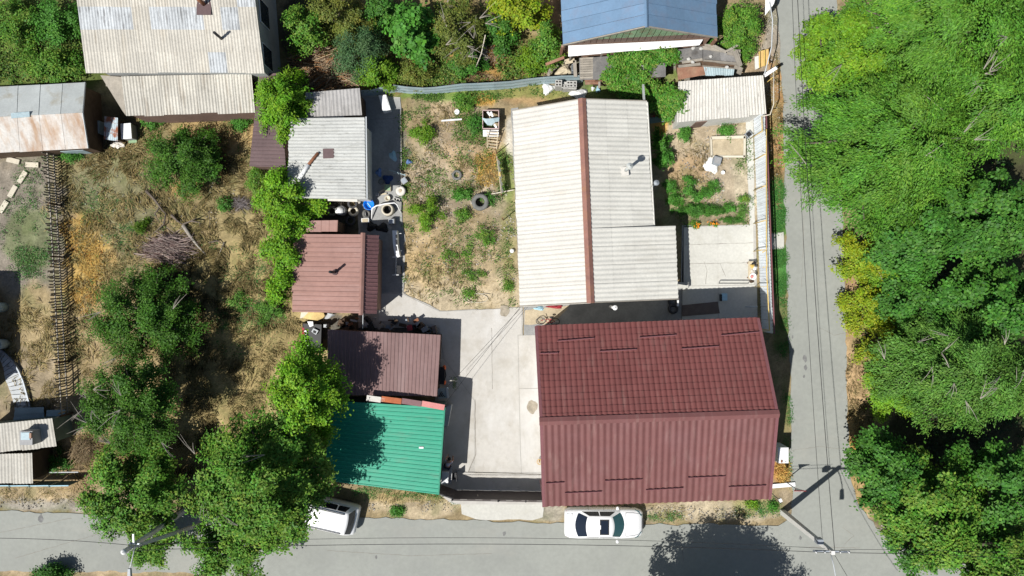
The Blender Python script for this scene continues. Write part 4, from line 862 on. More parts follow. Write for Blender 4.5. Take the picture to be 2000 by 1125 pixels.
# ================================================================ TREES AND SHRUBS
PAL = {
 'elm': [(.066, .175, .022), (.080, .195, .024), (.056, .16, .022), (.105, .215, .026), (.048, .14, .020)],
 'elm2': [(.066, .165, .030), (.080, .18, .034), (.055, .14, .028), (.098, .19, .036), (.058, .15, .03)],
 'yellow': [(.16, .24, .013), (.21, .27, .013), (.12, .22, .015), (.26, .27, .02)],
 'lime': [(.11, .25, .018), (.14, .27, .02), (.085, .21, .018), (.17, .28, .02)],
 'broad': [(.040, .135, .022), (.055, .17, .026), (.032, .11, .02), (.075, .19, .03)],
 'dark': [(.042, .125, .014), (.055, .15, .016), (.032, .10, .012), (.075, .17, .02)],
 'olive': [(.10, .135, .03), (.13, .16, .035), (.08, .12, .028), (.16, .17, .045)],
 'mid': [(.055, .17, .022), (.08, .2, .028), (.045, .14, .02), (.11, .22, .03), (.15, .22, .04)],
 'bright': [(.10, .25, .014), (.13, .28, .016), (.075, .21, .014), (.17, .30, .02)],
 'blue': [(.055, .12, .05), (.07, .14, .055), (.045, .10, .045)],
 'vivid': [(.06, .20, .03), (.08, .23, .035), (.045, .16, .026)],
}
PF = {'elm': 1.5, 'elm2': 1.45, 'yellow': 1.3, 'lime': 1.2, 'broad': 1.22, 'dark': 1.12, 'mid': 1.3, 'bright': 1.25, 'olive': 1.2, 'vivid': 1.2, 'blue': 1.3}
PAL = {k: [(c[0] * PF[k] * .98, c[1] * PF[k] * .97, c[2] * PF[k] * (.72 if k != 'blue' else .85)) for c in v] for k, v in PAL.items()}
def crown(name, parent, cen, rad, n, pal, leaf, asp, seed, lobes=14, per=26, droop=0.0, csz=.16, flow=None, zmin=None, lobe_r=(.34, .5), hang=.35, bright=1.0):
    """leaf-sized faces gathered in twig clusters over the shells of several lobes"""
    r = np.random.default_rng(seed); cen = np.array(cen); rad = np.array(rad)
    # branches in tiers, each with side sprays; the leaves gather round these
    big = rad[:2].mean()
    nb = max(6, int(lobes * 1.15)); seg = []; L = []; dens = lobe_r[0]
    tiers = ((.48, 1.0, -.42), (.30, .74, .12), (.22, .42, .56))
    for fr_, reach, zz in tiers:
        m_ = max(3, int(round(nb * fr_))); ph = r.random() * 6.28
        for k in range(m_):
            a = ph + 2 * np.pi * (k + r.uniform(-.28, .28)) / m_; ln_ = reach * r.uniform(.80, 1.04)
            z0 = zz + r.normal(0, .10)
            d0 = np.array([np.cos(a), np.sin(a)])
            p0 = np.array([d0[0] * .08, d0[1] * .08, z0 - .18]); p1 = np.array([d0[0] * ln_ * .93, d0[1] * ln_ * .93, z0 + r.uniform(-.08, .14)])
            wd_ = dens * .42 * (.6 + .4 * reach)
            seg.append((p0 + (p1 - p0) * .15, p1, wd_, 1.0)); L.append(cen + rad * p1 * .9)
            for t0 in (.38, .6, .8):
                for sg in (-1, 1):
                    if r.random() < .15: continue
                    a2 = a + sg * r.uniform(.5, .95); q0 = p0 + (p1 - p0) * (t0 + r.uniform(-.06, .06)); l2 = ln_ * .36 * (1.15 - .5 * t0) * r.uniform(.7, 1.25)
                    seg.append((q0, q0 + np.array([np.cos(a2) * l2, np.sin(a2) * l2, r.uniform(-.06, .12)]), wd_ * .62, .55))
    L = np.array(L)
    S0 = np.array([q[0] for q in seg]); S1 = np.array([q[1] for q in seg]); SW = np.array([q[2] for q in seg]); WT = np.array([q[3] for q in seg]) * (np.linalg.norm(S1 - S0, axis=1) + .1)
    K = max(6, n // per)
    li = r.choice(len(seg), K, p=WT / WT.sum()); tt = r.random((K, 1)) ** .85
    c = S0[li] * (1 - tt) + S1[li] * tt
    oo = r.normal(0, 1, (K, 3)); oo[:, 2] = np.abs(oo[:, 2]) * 1.1 - .35; c = c + oo * (SW[li][:, None] * (1 - .55 * tt)) * np.array([.60, .60, .50])
    over_ = np.hypot(c[:, 0], c[:, 1]); sc2 = np.where(over_ > 1.04, 1.04 / over_, 1)[:, None]; c[:, :2] *= sc2
    d = oo * np.array([.45, .45, .25]) + np.stack([c[:, 0] * .95, c[:, 1] * .95, np.full(K, .55)], -1) + r.normal(0, .2, (K, 3)); d /= np.linalg.norm(d, axis=1, keepdims=True)
    c = cen + rad * c
    if hang is not None:
        ki = int(K * .12); t_ = r.random(ki) * 2 * np.pi; q_ = np.sqrt(r.random(ki)) * .62
        c[:ki] = cen + rad * np.stack([q_ * np.cos(t_), q_ * np.sin(t_), -.5 + .3 * (r.random(ki) - .5)], -1)
    if zmin is not None: c[:, 2] = np.maximum(c[:, 2], zmin)
    sd_ = (S1 - S0)[li] * rad; sd_ /= np.linalg.norm(sd_, axis=1, keepdims=True) + 1e-6
    cb = r.uniform(.66, 1.26, K); pal = np.array(pal)
    lobe_tint = r.uniform(.86, 1.14, (len(seg), 3)); ci = r.integers(0, len(pal), K)
    # twig direction: outward and drooping
    out = c - cen; out[:, 2] *= .4; out /= np.linalg.norm(out, axis=1, keepdims=True) + 1e-6
    tw = sd_ + out * .3 + r.normal(0, .35, (K, 3)); tw[:, 2] -= droop
    if flow is not None: tw += np.array(flow)
    tw /= np.linalg.norm(tw, axis=1, keepdims=True)
    m = K * per
    along = (r.random((K, per)) - .35) * 2.2; off = r.normal(0, 1, (K, per, 3))
    elong = 1.0 if asp > .345 else 2.2
    pos = c[:, None, :] + tw[:, None, :] * (along * csz * elong)[..., None] + off * csz * np.array([1, 1, .55]) * (.75 if elong > 1 else 1)
    nrm = d[:, None, :] * 1.05 + r.normal(0, .36, (K, per, 3)) + np.array([-.1, -.08, .5])
    tan = tw[:, None, :] + r.normal(0, .35 if elong > 1 else .9, (K, per, 3))
    pos = pos.reshape(m, 3); nrm = nrm.reshape(m, 3); tan = tan.reshape(m, 3)
    if zmin is not None: pos[:, 2] = np.maximum(pos[:, 2], zmin * .6)
    V = leaf_quads(pos, nrm, tan, r.uniform(.6, 1.35, m) * leaf, asp)
    col = pal[ci][:, None, :] * cb[:, None, None] * lobe_tint[li][:, None, :]
    mixi = r.integers(0, len(pal), (K, per)); col = col * .6 + pal[mixi] * .4
    col = col * r.uniform(.75, 1.25, (K, per, 1)) * bright
    return np_mesh(name, V, 4, M['leaf'], col.reshape(m, 3), parent), L
def limb_path(a, b, rn, sag=.15, k=4):
    a, b = Vector(a), Vector(b); out = []
    for i in range(k + 1):
        t = i / k; p = a.lerp(b, t)
        if 0 < i < k: p += Vector((rn.uniform(-1, 1), rn.uniform(-1, 1), rn.uniform(-.3, 1))) * (b - a).length * .06
        out.append(p)
    return out
NT = [0]
def tree(name, label, cat, px, py, rx, ry, top, bot, pal, n, leaf=.13, asp=.6, group=None, lobes=14, trunk_r=.14, csz=.16, droop=0., lobe_r=(.34, .5), per=26, twigs=0, base=None, bark='bark', hang=.35, bright=1.0, flow=None):
    NT[0] += 1; n = int(n * 1.15); sd = 1000 + NT[0] * 17; rn = random.Random(sd)
    hc = (top + bot) / 2; s = (HC - hc) / F; c = P(px, py, hc)
    b0 = Vector((c.x, c.y, 0)) if base is None else P(base[0], base[1], 0)
    o = empty(name, label, cat, b0, group)
    rad = (rx * s * 1.09, ry * s * 1.09, (top - bot) / 2)
    small = top < 2.2
    cr, L = crown('foliage' if small else 'crown', o, c, rad, n, PAL[pal] if isinstance(pal, str) else pal, leaf, asp, sd, lobes, per, droop, csz, flow, .03 if small else .3, lobe_r, hang, bright)
    mb = MB(); fork = Vector((b0.x * .6 + c.x * .4, b0.y * .6 + c.y * .4, max(.12, bot + (top - bot) * .12)))
    mb.tube(limb_path(b0 + Vector((0, 0, -.05)), fork, rn), [trunk_r * (1.25 - .12 * i) for i in range(5)], 8)
    for k, l in enumerate(L[: (6 if small else 14)]):
        mb.tube(limb_path(fork, Vector(l), rn), [trunk_r * f for f in (.62, .48, .34, .2, .08)], 5 if small else 6, False)
    mb.build('stem' if small else 'trunk', M[bark], o, True)
    if twigs:
        mb = MB()
        for k in range(twigs):
            l = Vector(L[rn.randrange(len(L))]); a = rn.uniform(0, 6.28); up = Vector((math.cos(a) * rad[0] * .3, math.sin(a) * rad[1] * .3, rad[2] * rn.uniform(.25, .5)))
            p0 = l + up * .5; 
            for q in range(3):
                e = p0 + Vector((math.cos(a + rn.uniform(-.6, .6)), math.sin(a + rn.uniform(-.6, .6)), rn.uniform(.1, .5))) * rn.uniform(.5, 1.3)
                mb.tube([p0, p0.lerp(e, .5) + Vector((0, 0, .08)), e], [.022, .014, .006], 4, False)
        mb.build('bare_twigs', M['bark_pale'], o, kind='stuff')
    return o
GS = 'trees of the grove beside the street'
# --- grove on the right
tree('elm_tree', 'huge feathery bright green elm crown at the top right corner over the street', 'tree', 1880, 50, 235, 170, 11.0, 3.0, 'elm', 90000, .17, .34, GS, 26, .3, .20, .7, (.28, .42), twigs=16)
tree('elm_tree', 'feathery green elm leaning over the street from the right, widest over the road', 'tree', 1766, 268, 188, 180, 9.4, 2.0, 'elm', 90000, .17, .34, GS, 26, .28, .20, .8, (.28, .42), twigs=8, flow=(-.2, 0, 0))
tree('elm_tree', 'feathery elm at the right edge directly below the topmost crown', 'tree', 1955, 195, 120, 100, 9.5, 3.0, 'elm', 42000, .17, .34, GS, 16, .22, .20, .7, (.3, .44), twigs=10)
tree('young_ash_tree', 'yellow green young tree at the upper road edge in front of the big elm', 'tree', 1636, 88, 70, 80, 7.2, 2.2, 'lime', 18000, .15, .55, GS, 12, .12, .17)
tree('young_ash_tree', 'small yellow green tree with a branch reaching out over the road below the young ash', 'tree', 1660, 132, 66, 40, 7.4, 3.0, 'lime', 8000, .15, .55, GS, 9, .1, .17)
tree('maple_tree', 'dark broad leaved tree at the right edge beneath the elms', 'tree', 1945, 425, 112, 92, 7.2, 2.8, 'broad', 22000, .19, .75, GS, 15, .22, .17, 0, (.26, .38))
tree('maple_tree', 'dark broad leaved tree in the middle of the grove, level with the patio', 'tree', 1808, 455, 110, 85, 6.4, 2.4, 'broad', 21000, .18, .75, GS, 14, .2, .17, 0, (.26, .38))
tree('maple_tree', 'broad leaved tree with deep shadow gaps at the right edge, level with the red ridge', 'tree', 1940, 600, 105, 92, 7.0, 2.4, 'broad', 20000, .19, .75, GS, 14, .22, .17, 0, (.25, .36))
tree('maple_tree', 'lower dark tree behind the yellow bushes of the grove', 'tree', 1800, 590, 75, 70, 4.6, 1.6, 'broad', 11000, .17, .75, GS, 11, .15, .17, 0, (.26, .4))
tree('yellow_shrub', 'yellow shrub at the road edge where the elm foliage ends', 'shrub', 1702, 500, 66, 52, 2.9, .5, 'yellow', 8500, .13, .55, 'yellow shrubs along the street', 9, .06, .14)
tree('yellow_shrub', 'yellow green shrub beside the dark tree, with bare twigs on its lower side', 'shrub', 1760, 522, 66, 52, 3.2, .6, 'lime', 7500, .13, .55, 'yellow shrubs along the street', 9, .06, .14, twigs=4)
tree('yellow_shrub', 'rounded yellow shrub casting a dark patch on the verge in the middle of the row', 'shrub', 1708, 600, 58, 56, 2.6, .4, 'yellow', 7000, .13, .55, 'yellow shrubs along the street', 8, .06, .14)
tree('yellow_shrub', 'yellow green shrub tucked beneath the rounded yellow shrub', 'shrub', 1728, 668, 60, 54, 2.8, .4, 'yellow', 7000, .13, .55, 'yellow shrubs along the street', 8, .06, .14)
tree('yellow_shrub', 'bright yellow green shrub at the foot of the lower elm', 'shrub', 1752, 768, 60, 54, 3.0, .5, 'lime', 7000, .13, .55, 'yellow shrubs along the street', 8, .06, .14, bright=1.15)
tree('elm_tree', 'lower feathery elm with pale bare twigs beside the red house', 'tree', 1878, 725, 138, 106, 8.4, 2.2, 'elm2', 52000, .16, .34, GS, 20, .2, .19, .7, (.28, .42), twigs=22)
tree('elm_tree', 'feathery elm at the right edge under the deep shadow', 'tree', 1985, 760, 70, 80, 7.0, 2.4, 'elm2', 18000, .16, .34, GS, 11, .16, .19, .7, (.3, .45), twigs=4)
tree('maple_tree', 'dark tree at the road edge opposite the street sign', 'tree', 1735, 920, 70, 78, 5.6, 1.8, 'broad', 13000, .17, .75, GS, 12, .14, .17, 0, (.28, .42))
tree('maple_tree', 'large broad leaved tree at the junction in the lower right', 'tree', 1835, 1000, 122, 105, 6.8, 2.0, 'mid', 24000, .17, .7, GS, 16, .2, .17, 0, (.26, .4))
tree('maple_tree', 'dark broad leaved tree at the lower right edge', 'tree', 1955, 960, 92, 92, 7.2, 2.2, 'broad', 16000, .18, .75, GS, 13, .2, .17, 0, (.25, .37))
tree('maple_tree', 'broad leaved tree in the bottom right corner', 'tree', 1935, 1085, 120, 85, 6.6, 2.0, 'mid', 17000, .17, .7, GS, 14, .2, .17, 0, (.27, .4))
tree('maple_sapling', 'drooping sapling branches hanging over the junction', 'tree', 1790, 1075, 45, 55, 4.2, 1.4, 'broad', 3800, .16, .7, GS, 8, .08, .16)
# --- left plot
LG = 'trees of the straw covered plot'
tree('apple_tree', 'round apple tree alone in the upper part of the straw plot', 'tree', 352, 312, 76, 74, 3.8, .5, 'dark', 15000, .11, .6, LG, 16, .11, .15, 0, (.3, .42))
tree('walnut_tree', 'dark spreading tree in the middle of the straw plot', 'tree', 270, 622, 112, 100, 5.2, 1.2, 'dark', 26000, .115, .6, LG, 18, .16, .16, 0, (.26, .38), twigs=3)
tree('walnut_tree', 'dark spreading tree with bare twigs beside the picket fence end', 'tree', 238, 800, 98, 100, 7.6, 2.8, 'dark', 26000, .115, .6, LG, 18, .16, .16, 0, (.28, .42), twigs=12)
tree('ash_tree', 'large tree overhanging the street at the left, by the braced concrete pole', 'tree', 252, 970, 112, 112, 5.4, 1.6, 'mid', 24000, .16, .6, LG, 17, .18, .16, 0, (.28, .4))
tree('ash_tree', 'largest tree at the bottom left, overhanging the parked minivan', 'tree', 500, 964, 156, 138, 11.0, 3.6, 'mid', 44000, .16, .6, LG, 22, .24, .17, 0, (.26, .38), twigs=4)
tree('ash_tree', 'drooping lower crown over the street left of the minivan', 'tree', 440, 1082, 96, 62, 5.4, 2.0, 'mid', 13000, .15, .6, LG, 12, .14, .16, 0, (.3, .42))
tree('ash_sapling', 'small low tree crown above the street just left of the braced pole foot', 'tree', 288, 1078, 46, 30, 3.0, 1.4, 'mid', 3600, .14, .6, LG, 8, .07, .15)
tree('elder_tree', 'tall bright green tree between the straw plot and the maroon roof', 'tree', 594, 774, 72, 110, 8.0, 3.0, 'bright', 21000, .14, .62, LG, 20, .15, .16, 0, (.3, .42))
HGp = 'bright trees along the shed wall'
tree('elder_tree', 'bright green tree overhanging the left end of the white shed', 'tree', 553, 380, 66, 66, 4.6, .8, 'bright', 10500, .13, .6, HGp, 13, .1, .15, 0, (.32, .45))
tree('elder_tree', 'bright green narrow tree beside the brick pink roof', 'tree', 556, 478, 46, 66, 4.0, .6, 'bright', 8000, .13, .6, HGp, 11, .1, .15, 0, (.34, .46))
tree('elder_tree', 'small bright green tree at the lower corner of the brick pink roof', 'tree', 553, 560, 32, 42, 3.2, .4, 'bright', 3600, .13, .6, HGp, 8, .07, .14)
tree('sumac_tree', 'vivid green tree with palm like tufts beside the chocolate brown roof', 'tree', 549, 195, 54, 66, 5.2, 1.6, 'bright', 10500, .17, .34, HGp, 15, .1, .13, .3, (.26, .36))
# --- plots behind the fences (top)
TG = 'trees and shrubs behind the back fence'
tree('cherry_tree', 'green tree beside the long house wall at the top', 'tree', 590, 55, 42, 48, 4.0, .8, 'mid', 5000, .13, .6, TG, 11, .08, .15)
tree('lilac_shrub', 'yellowish olive shrub at the top edge right of the long house', 'shrub', 655, 30, 72, 50, 3.6, .5, [(.19, .2, .03), (.15, .18, .03), (.12, .17, .03)], 8500, .11, .6, TG, 12, .07, .14)
tree('sea_buckthorn', 'grey green bush over the brushwood heap', 'shrub', 698, 95, 60, 56, 3.6, .4, 'blue', 9000, .11, .4, TG, 14, .07, .15)
tree('lilac_shrub', 'bright green bush touching the left end of the back fence', 'shrub', 738, 138, 38, 36, 2.8, .3, 'lime', 4200, .12, .6, TG, 9, .06, .14, bright=.85)
tree('maple_tree', 'vivid green tree with large leaves at the top centre', 'tree', 803, 55, 44, 52, 4.4, .8, 'vivid', 4500, .24, .9, TG, 11, .1, .17, 0, (.32, .45))
tree('pear_tree', 'olive tree with pale bare twigs at the top centre', 'tree', 893, 55, 58, 58, 4.6, .8, 'olive', 8500, .11, .55, TG, 13, .1, .15, 0, (.3, .42), twigs=16)
tree('forsythia_shrub', 'bright yellow green shrub at the top edge left of the blue roof', 'shrub', 1010, 18, 56, 42, 4.4, 1.0, 'yellow', 6200, .16, .65, TG, 10, .08, .15, bright=.95)
tree('currant_shrub', 'dark green shrub beside the bright yellow green one', 'shrub', 975, 55, 32, 40, 2.8, .3, 'broad', 3800, .13, .6, TG, 9, .05, .14)
tree('currant_shrub', 'green shrub against the left wall of the blue roofed house', 'shrub', 1068, 80, 32, 44, 3.2, .3, 'mid', 4600, .13, .6, TG, 10, .06, .14)
tree('currant_shrub', 'low green shrub between the yellow shrub and the blue house', 'shrub', 1040, 118, 30, 26, 2.0, .1, 'lime', 2600, .12, .6, TG, 8, .04, .13, bright=.8)
tree('currant_shrub', 'green shrub below the pale twiggy tree', 'shrub', 915, 120, 40, 24, 1.9, .1, 'vivid', 3000, .12, .6, TG, 8, .04, .13, bright=.85)
tree('currant_shrub', 'yellowish shrub by the back fence under the vivid maple', 'shrub', 810, 145, 42, 22, 1.7, .1, 'olive', 3000, .1, .6, TG, 8, .04, .13, bright=1.2)
tree('lilac_shrub', 'dark shrub at the top edge between the two tall bushes', 'shrub', 745, 20, 40, 34, 3.0, .4, 'broad', 4000, .13, .6, TG, 9, .06, .14)
tree('bramble', 'green bramble at the top left corner', 'shrub', 25, 45, 44, 60, 2.2, .2, 'mid', 5200, .12, .6, TG, 11, .04, .15)
tree('bramble', 'green bramble against the left wall of the long house', 'shrub', 105, 38, 52, 46, 2.4, .2, 'vivid', 5600, .13, .6, TG, 11, .04, .15, bright=.9)
tree('bramble', 'yellowish bramble behind the zinc barn', 'shrub', 95, 125, 70, 32, 1.9, .1, 'mid', 5200, .12, .6, TG, 11, .04, .15)
tree('lilac_shrub', 'dense green hedge shrub between the blue house and the street', 'shrub', 1448, 52, 40, 58, 3.4, .4, 'mid', 8000, .11, .6, TG, 13, .07, .14, 0, (.3, .42))
tree('lilac_shrub', 'bottom edge shrub beside the street at the far left', 'shrub', 96, 1124, 36, 16, 1.4, .2, 'vivid', 2600, .12, .6, TG, 8, .05, .14, bright=.7)
tree('poplar_tree', 'tree below the bottom edge whose round shadow falls on the street', 'tree', 1384, 1322, 168, 150, 8.4, 4.6, 'mid', 42000, .18, .6, TG, 34, .22, .18, 0, (.32, .45))
# --- gardens
GG = 'plants of the yard and gardens'
def shrub(label, px, py, rx, ry, h, pal, n, leaf=.09, asp=.55, name='garden_shrub', **k):
    return tree(name, label, 'shrub', px, py, rx, ry, h, .05, pal, n, leaf, asp, GG, k.pop('lobes', 7), k.pop('trunk_r', .025), k.pop('csz', .10), **k)
shrub('largest bright green bush in the dry middle garden', 832, 412, 38, 36, 1.3, 'lime', 3400, bright=.9)
shrub('green bush in the upper left of the middle garden', 822, 258, 26, 22, 1.0, 'lime', 2000, bright=.85)
shrub('leafy plant beside the vertical tyre stack', 903, 379, 20, 12, .6, 'vivid', 1000)
shrub('small bush below the leafy plant', 905, 420, 16, 14, .5, 'mid', 700)
shrub('feathery bush right of the garden centre', 945, 460, 24, 24, .8, 'mid', 900)
shrub('bush beside the scrap filled crate', 928, 243, 18, 20, .9, 'vivid', 1200, bright=.85)
shrub('low bush at the top of the garden path', 905, 198, 26, 20, .8, 'mid', 1500)
shrub('dark plant leaning on the upright tyres', 956, 388, 18, 12, .5, 'vivid', 700, bright=.8)
shrub('round green plant at the lower end of the garden', 917, 574, 16, 13, .25, 'mid', 420)
shrub('plant clump by the white house wall corner', 991, 558, 11, 13, .3, 'mid', 420)
shrub('weedy clump in the lower middle of the garden', 930, 535, 30, 15, .25, 'mid', 480, bright=.85)
shrub('sparse weed clump left of the lower garden', 878, 500, 18, 26, .25, 'mid', 360)
shrub('sparse weed clump under the feathery bush', 915, 492, 14, 20, .25, 'mid', 260)
shrub('spiky bright green plant by the white house wall', 1296, 296, 22, 40, 1.5, 'vivid', 1700, .22, .26, droop=.3)
shrub('green shrub at the left wall of the garage', 1339, 261, 11, 16, .9, 'vivid', 1000)
shrub('small green shrub in front of the garage', 1422, 258, 14, 14, .6, 'vivid', 800)
for i, (px, py, rx, ry, lb) in enumerate(((1310, 370, 13, 24, 'tall tomato clump nearest to the white house'), (1318, 390, 16, 12, 'tomato clump touching the first bed edge'), (1345, 362, 19, 18, 'largest tomato plant of the second group'), (1362, 382, 18, 10, 'tomato plants joining the two groups'), (1396, 364, 13, 14, 'rightmost tomato plant of the second group'), (1382, 375, 12, 9, 'small tomato plant beside the rightmost one'))):
    shrub(lb, px, py, rx, ry, .7, 'vivid', 900, .08, lobes=6, csz=.08)
tree('pepper_row', 'dense planted row of green bushes above the flower bed', 'plant row', 1374, 410, 62, 11, .6, .03, 'vivid', 3800, .08, .55, GG, 26, .02, .08, bright=.8, lobe_r=(.25, .4))
tree('parsley_bed', 'low fine leaved green bed beside the orange flowers', 'plant row', 1432, 430, 28, 8, .35, .02, 'vivid', 2200, .05, .5, GG, 14, .01, .06, bright=.8, lobe_r=(.3, .5))
shrub('small green plant left of the orange flowers', 1356, 438, 12, 7, .3, 'mid', 500, .05, csz=.06)
shrub('bush at the right end of the planted row', 1425, 405, 9, 9, .5, 'vivid', 450)
shrub('bush beside the fence at the right end of the beds', 1455, 388, 9, 7, .4, 'mid', 380)
shrub('pale leafy plant beside the white fence above the patio', 1450, 410, 9, 14, .5, 'elm2', 420)
for px, py, rx, lb in ((1362, 439, 6, 'left clump of orange marigolds'), (1394, 437, 10, 'right clump of orange marigolds')):
    o = tree('marigold_clump', lb + ' at the patio edge', 'flowers', px, py, rx, 6, .3, .03, 'vivid', 260, .06, .6, GG, 5, .01, .05)
    cpt = P(px, py, .3); rr = random.Random(px); mb = MB()
    for k in range(26): mb.blob(cpt + Vector((rr.gauss(0, rx * .014), rr.gauss(0, .08), rr.uniform(-.06, .03))), (.032, .032, .02), 6, 4)
    mb.build('blossoms', M['flower'], o)
shrub('young weed bush beside the picket fence top', 135, 305, 24, 9, .6, 'vivid', 900)
shrub('small bush beside the dead branch fork', 276, 440, 14, 16, .6, 'lime', 800, bright=.55)
shrub('green sapling in the straw beside the bright shed trees', 437, 398, 14, 18, .8, 'vivid', 800, bright=.8)
shrub('grey green sapling at the lower right of the straw plot', 465, 590, 22, 20, .8, 'elm2', 1100)
shrub('loose green bush by the lower wall of the pink shed', 525, 605, 30, 34, 1.0, 'elm2', 2200)
shrub('weed bush at the foot of the bright shed trees', 500, 350, 22, 40, 1.2, 'mid', 2200)
shrub('dark plant in the shade beside the low tan roof', 112, 905, 20, 28, .8, 'vivid', 1400, bright=.7)
shrub('green weed bush at the corner of the red house', 1470, 984, 14, 8, .3, 'lime', 450)
shrub('round plant at the street corner beside the pole foot', 1510, 988, 10, 9, .35, 'vivid', 350)
shrub('green bush on the verge left of the gate', 775, 999, 13, 7, .3, 'vivid', 600)
shrub('ivy like plant by the buttress of the green shed', 887, 748, 3, 9, .5, 'dark', 130, .06)
shrub('low weeds beside the rusty kennel', 297, 238, 22, 12, .5, 'vivid', 1000, bright=.95)
shrub('vivid weeds at the right end of the cream lean-to', 468, 240, 22, 14, .6, 'vivid', 1100)
shrub('bush between the awning and the corner post', 1387, 79, 12, 9, 1.3, 'vivid', 600, bright=.9)
# vine over the old sheds
vn = empty('vine', 'bright green vine spilling over the tar roof shed and down beside the garage', 'vine', P(1250, 150))
vc = []
for i, (px, py, rx, ry, h0) in enumerate(((1215, 120, 34, 20, 1.8), (1255, 110, 34, 22, 1.9), (1300, 105, 32, 16, 2.0), (1200, 145, 24, 16, 1.7), (1245, 145, 40, 22, 1.7), (1215, 160, 34, 16, 1.2), (1265, 170, 36, 18, 1.1), (1300, 185, 28, 22, 1.3), (1285, 205, 22, 18, 1.0), (1322, 190, 18, 26, 2.5), (1232, 178, 30, 10, .8), (1305, 220, 14, 12, .8))):
    c = P(px, py, h0); s = (HC - h0) / F
    cr, _ = crown('vine_foliage', vn, c, (rx * s, ry * s, .32), 2300, [(.06, .23, .02), (.09, .27, .025), (.13, .27, .03), (.05, .18, .02), (.2, .26, .05)], .13, .75, 4000 + i, 8, 16, 0, .12, None, None, (.3, .5))
mb = MB()
for pts in (((1300, 222, 0), (1296, 200, .6), (1270, 165, 1.2), (1240, 140, 1.6)), ((1240, 180, 0), (1232, 160, 1.0), (1210, 130, 1.6)), ((1310, 225, 0), (1318, 205, 1.4), (1325, 185, 2.4))): mb.tube([P(*p) for p in pts], [.03, .025, .02, .012][:len(pts)], 5)
mb.build('vine_stem', M['bark'], vn)
# dead wood
def branch(name, label, pts, r, m='bark', group='dead branches on the straw plot', cat='branch', forks=()):
    mb = MB(); n = len(pts); q = [P(*p) for p in pts]
    mb.tube(q, [r * (1 - .75 * i / (n - 1)) for i in range(n)], 7)
    for f in forks: mb.tube([P(*p) for p in f], [r * .55, r * .4, r * .15][:len(f)], 6)
    return solo(mb, name, M[m], label, cat, q[0], group, True)
branch('dead_branch', 'long dark forked branch pointing to the upper left on the straw', [(286, 373, .2), (304, 392, .35), (318, 412, .3), (328, 420, .15)], .10, forks=[((312, 405, .3), (302, 418, .3), (312, 436, .1)), ((324, 417, .25), (320, 438, .25), (294, 460, .05))])
branch('dead_branch', 'thick dead branch joining the splintered log', [(335, 420, .3), (345, 430, .3), (357, 439, .25)], .10, forks=[((357, 438, .25), (372, 432, .45), (384, 426, .6)), ((372, 432, .45), (390, 434, .4), (391, 446, .1))])
branch('dead_log', 'splintered grey log lying towards the lower right', [(358, 440, .2), (372, 462, .2), (386, 480, .18), (402, 497, .1)], .14, 'bark_pale')
branch('dead_branch', 'thin bent twig right of the brushwood pile', [(408, 474, .15), (424, 470, .2), (432, 475, .1), (438, 474, .1)], .05)
branch('dead_branch', 'pale straight stick below the bent twig', [(438, 473, .1), (430, 492, .1), (419, 514, .05)], .04, 'bark_pale')
branch('dead_branch', 'thin twig with pod stems in the upper right of the straw plot', [(414, 404, .1), (408, 416, .3), (410, 428, .3), (409, 446, .1)], .03)
def sticks(name, label, zones, n, seed, L, r, cols, cat, hgt, dirs, org):
    rr = np.random.default_rng(seed); V = []; cl = []
    for k in range(n):
        z = zones[rr.integers(len(zones))]; t = rr.random() * 6.28; q = math.sqrt(rr.random())
        p = P(z[0] + z[2] * q * math.cos(t), z[1] + z[3] * q * math.sin(t)); h = hgt * (1 - q * q) * rr.random() + .03
        a = dirs[rr.integers(len(dirs))] + rr.normal(0, .28); l = rr.uniform(*L) / 2
        d = Vector((math.cos(a), math.sin(a), rr.normal(0, .08))); s = Vector((-d.y, d.x, 0)) * r * rr.uniform(.5, 1.5); u = Vector((0, 0, r * 1.4))
        m = Vector((p.x, p.y, h)); b = Vector((-d.y, d.x, 0)) * rr.normal(0, .12) * l
        for (A, B) in ((m - d * l, m + b), (m + b, m + d * l)):
            V += [A - s, B - s, B + u, A + u, A + u, B + u, B + s, A + s]; c = cols[rr.integers(len(cols))]; f = rr.uniform(.6, 1.3)
            cl += [[x * f for x in c]] * 2
    o0 = P(*org); e = empty(name, label, cat, o0)
    o = np_mesh('sticks', np.array([tuple(v) for v in V]), 4, M['stick'], np.array(cl), e); o['kind'] = 'stuff'
    return e
sticks('brushwood_pile', 'purplish grey brushwood pile in the middle of the straw plot', [(330, 490, 46, 24), (345, 475, 30, 18)], 620, 61, (.6, 1.9), .013, [(.22, .16, .15), (.3, .24, .22), (.14, .09, .08), (.38, .3, .26)], 'brushwood pile', .6, [.1, -.25, 2.9], (330, 490))
sticks('brushwood_pile', 'large straw coloured brushwood heap beside the vivid green sumac', [(635, 140, 45, 28), (650, 150, 46, 20), (618, 115, 22, 30)], 900, 62, (.9, 2.8), .014, [(.42, .31, .19), (.34, .24, .15), (.5, .4, .28), (.22, .14, .09), (.36, .17, .07)], 'brushwood pile', .9, [.35, .1, .7, -.2], (645, 140))
sticks('twig_pile', 'small heap of grey twigs beside the green sapling at the right of the straw plot', [(470, 398, 22, 12)], 160, 63, (.4, 1.0), .01, [(.25, .22, .22), (.18, .15, .14)], 'twig pile', .3, [-.6, .4], (470, 398))
sticks('twig_pile', 'dry twig bush at the foot of the dark tree by the corner shed', [(165, 880, 26, 24)], 260, 64, (.5, 1.3), .008, [(.36, .28, .17), (.28, .2, .12)], 'twig pile', .8, [1.2, 1.8, .6], (165, 880))
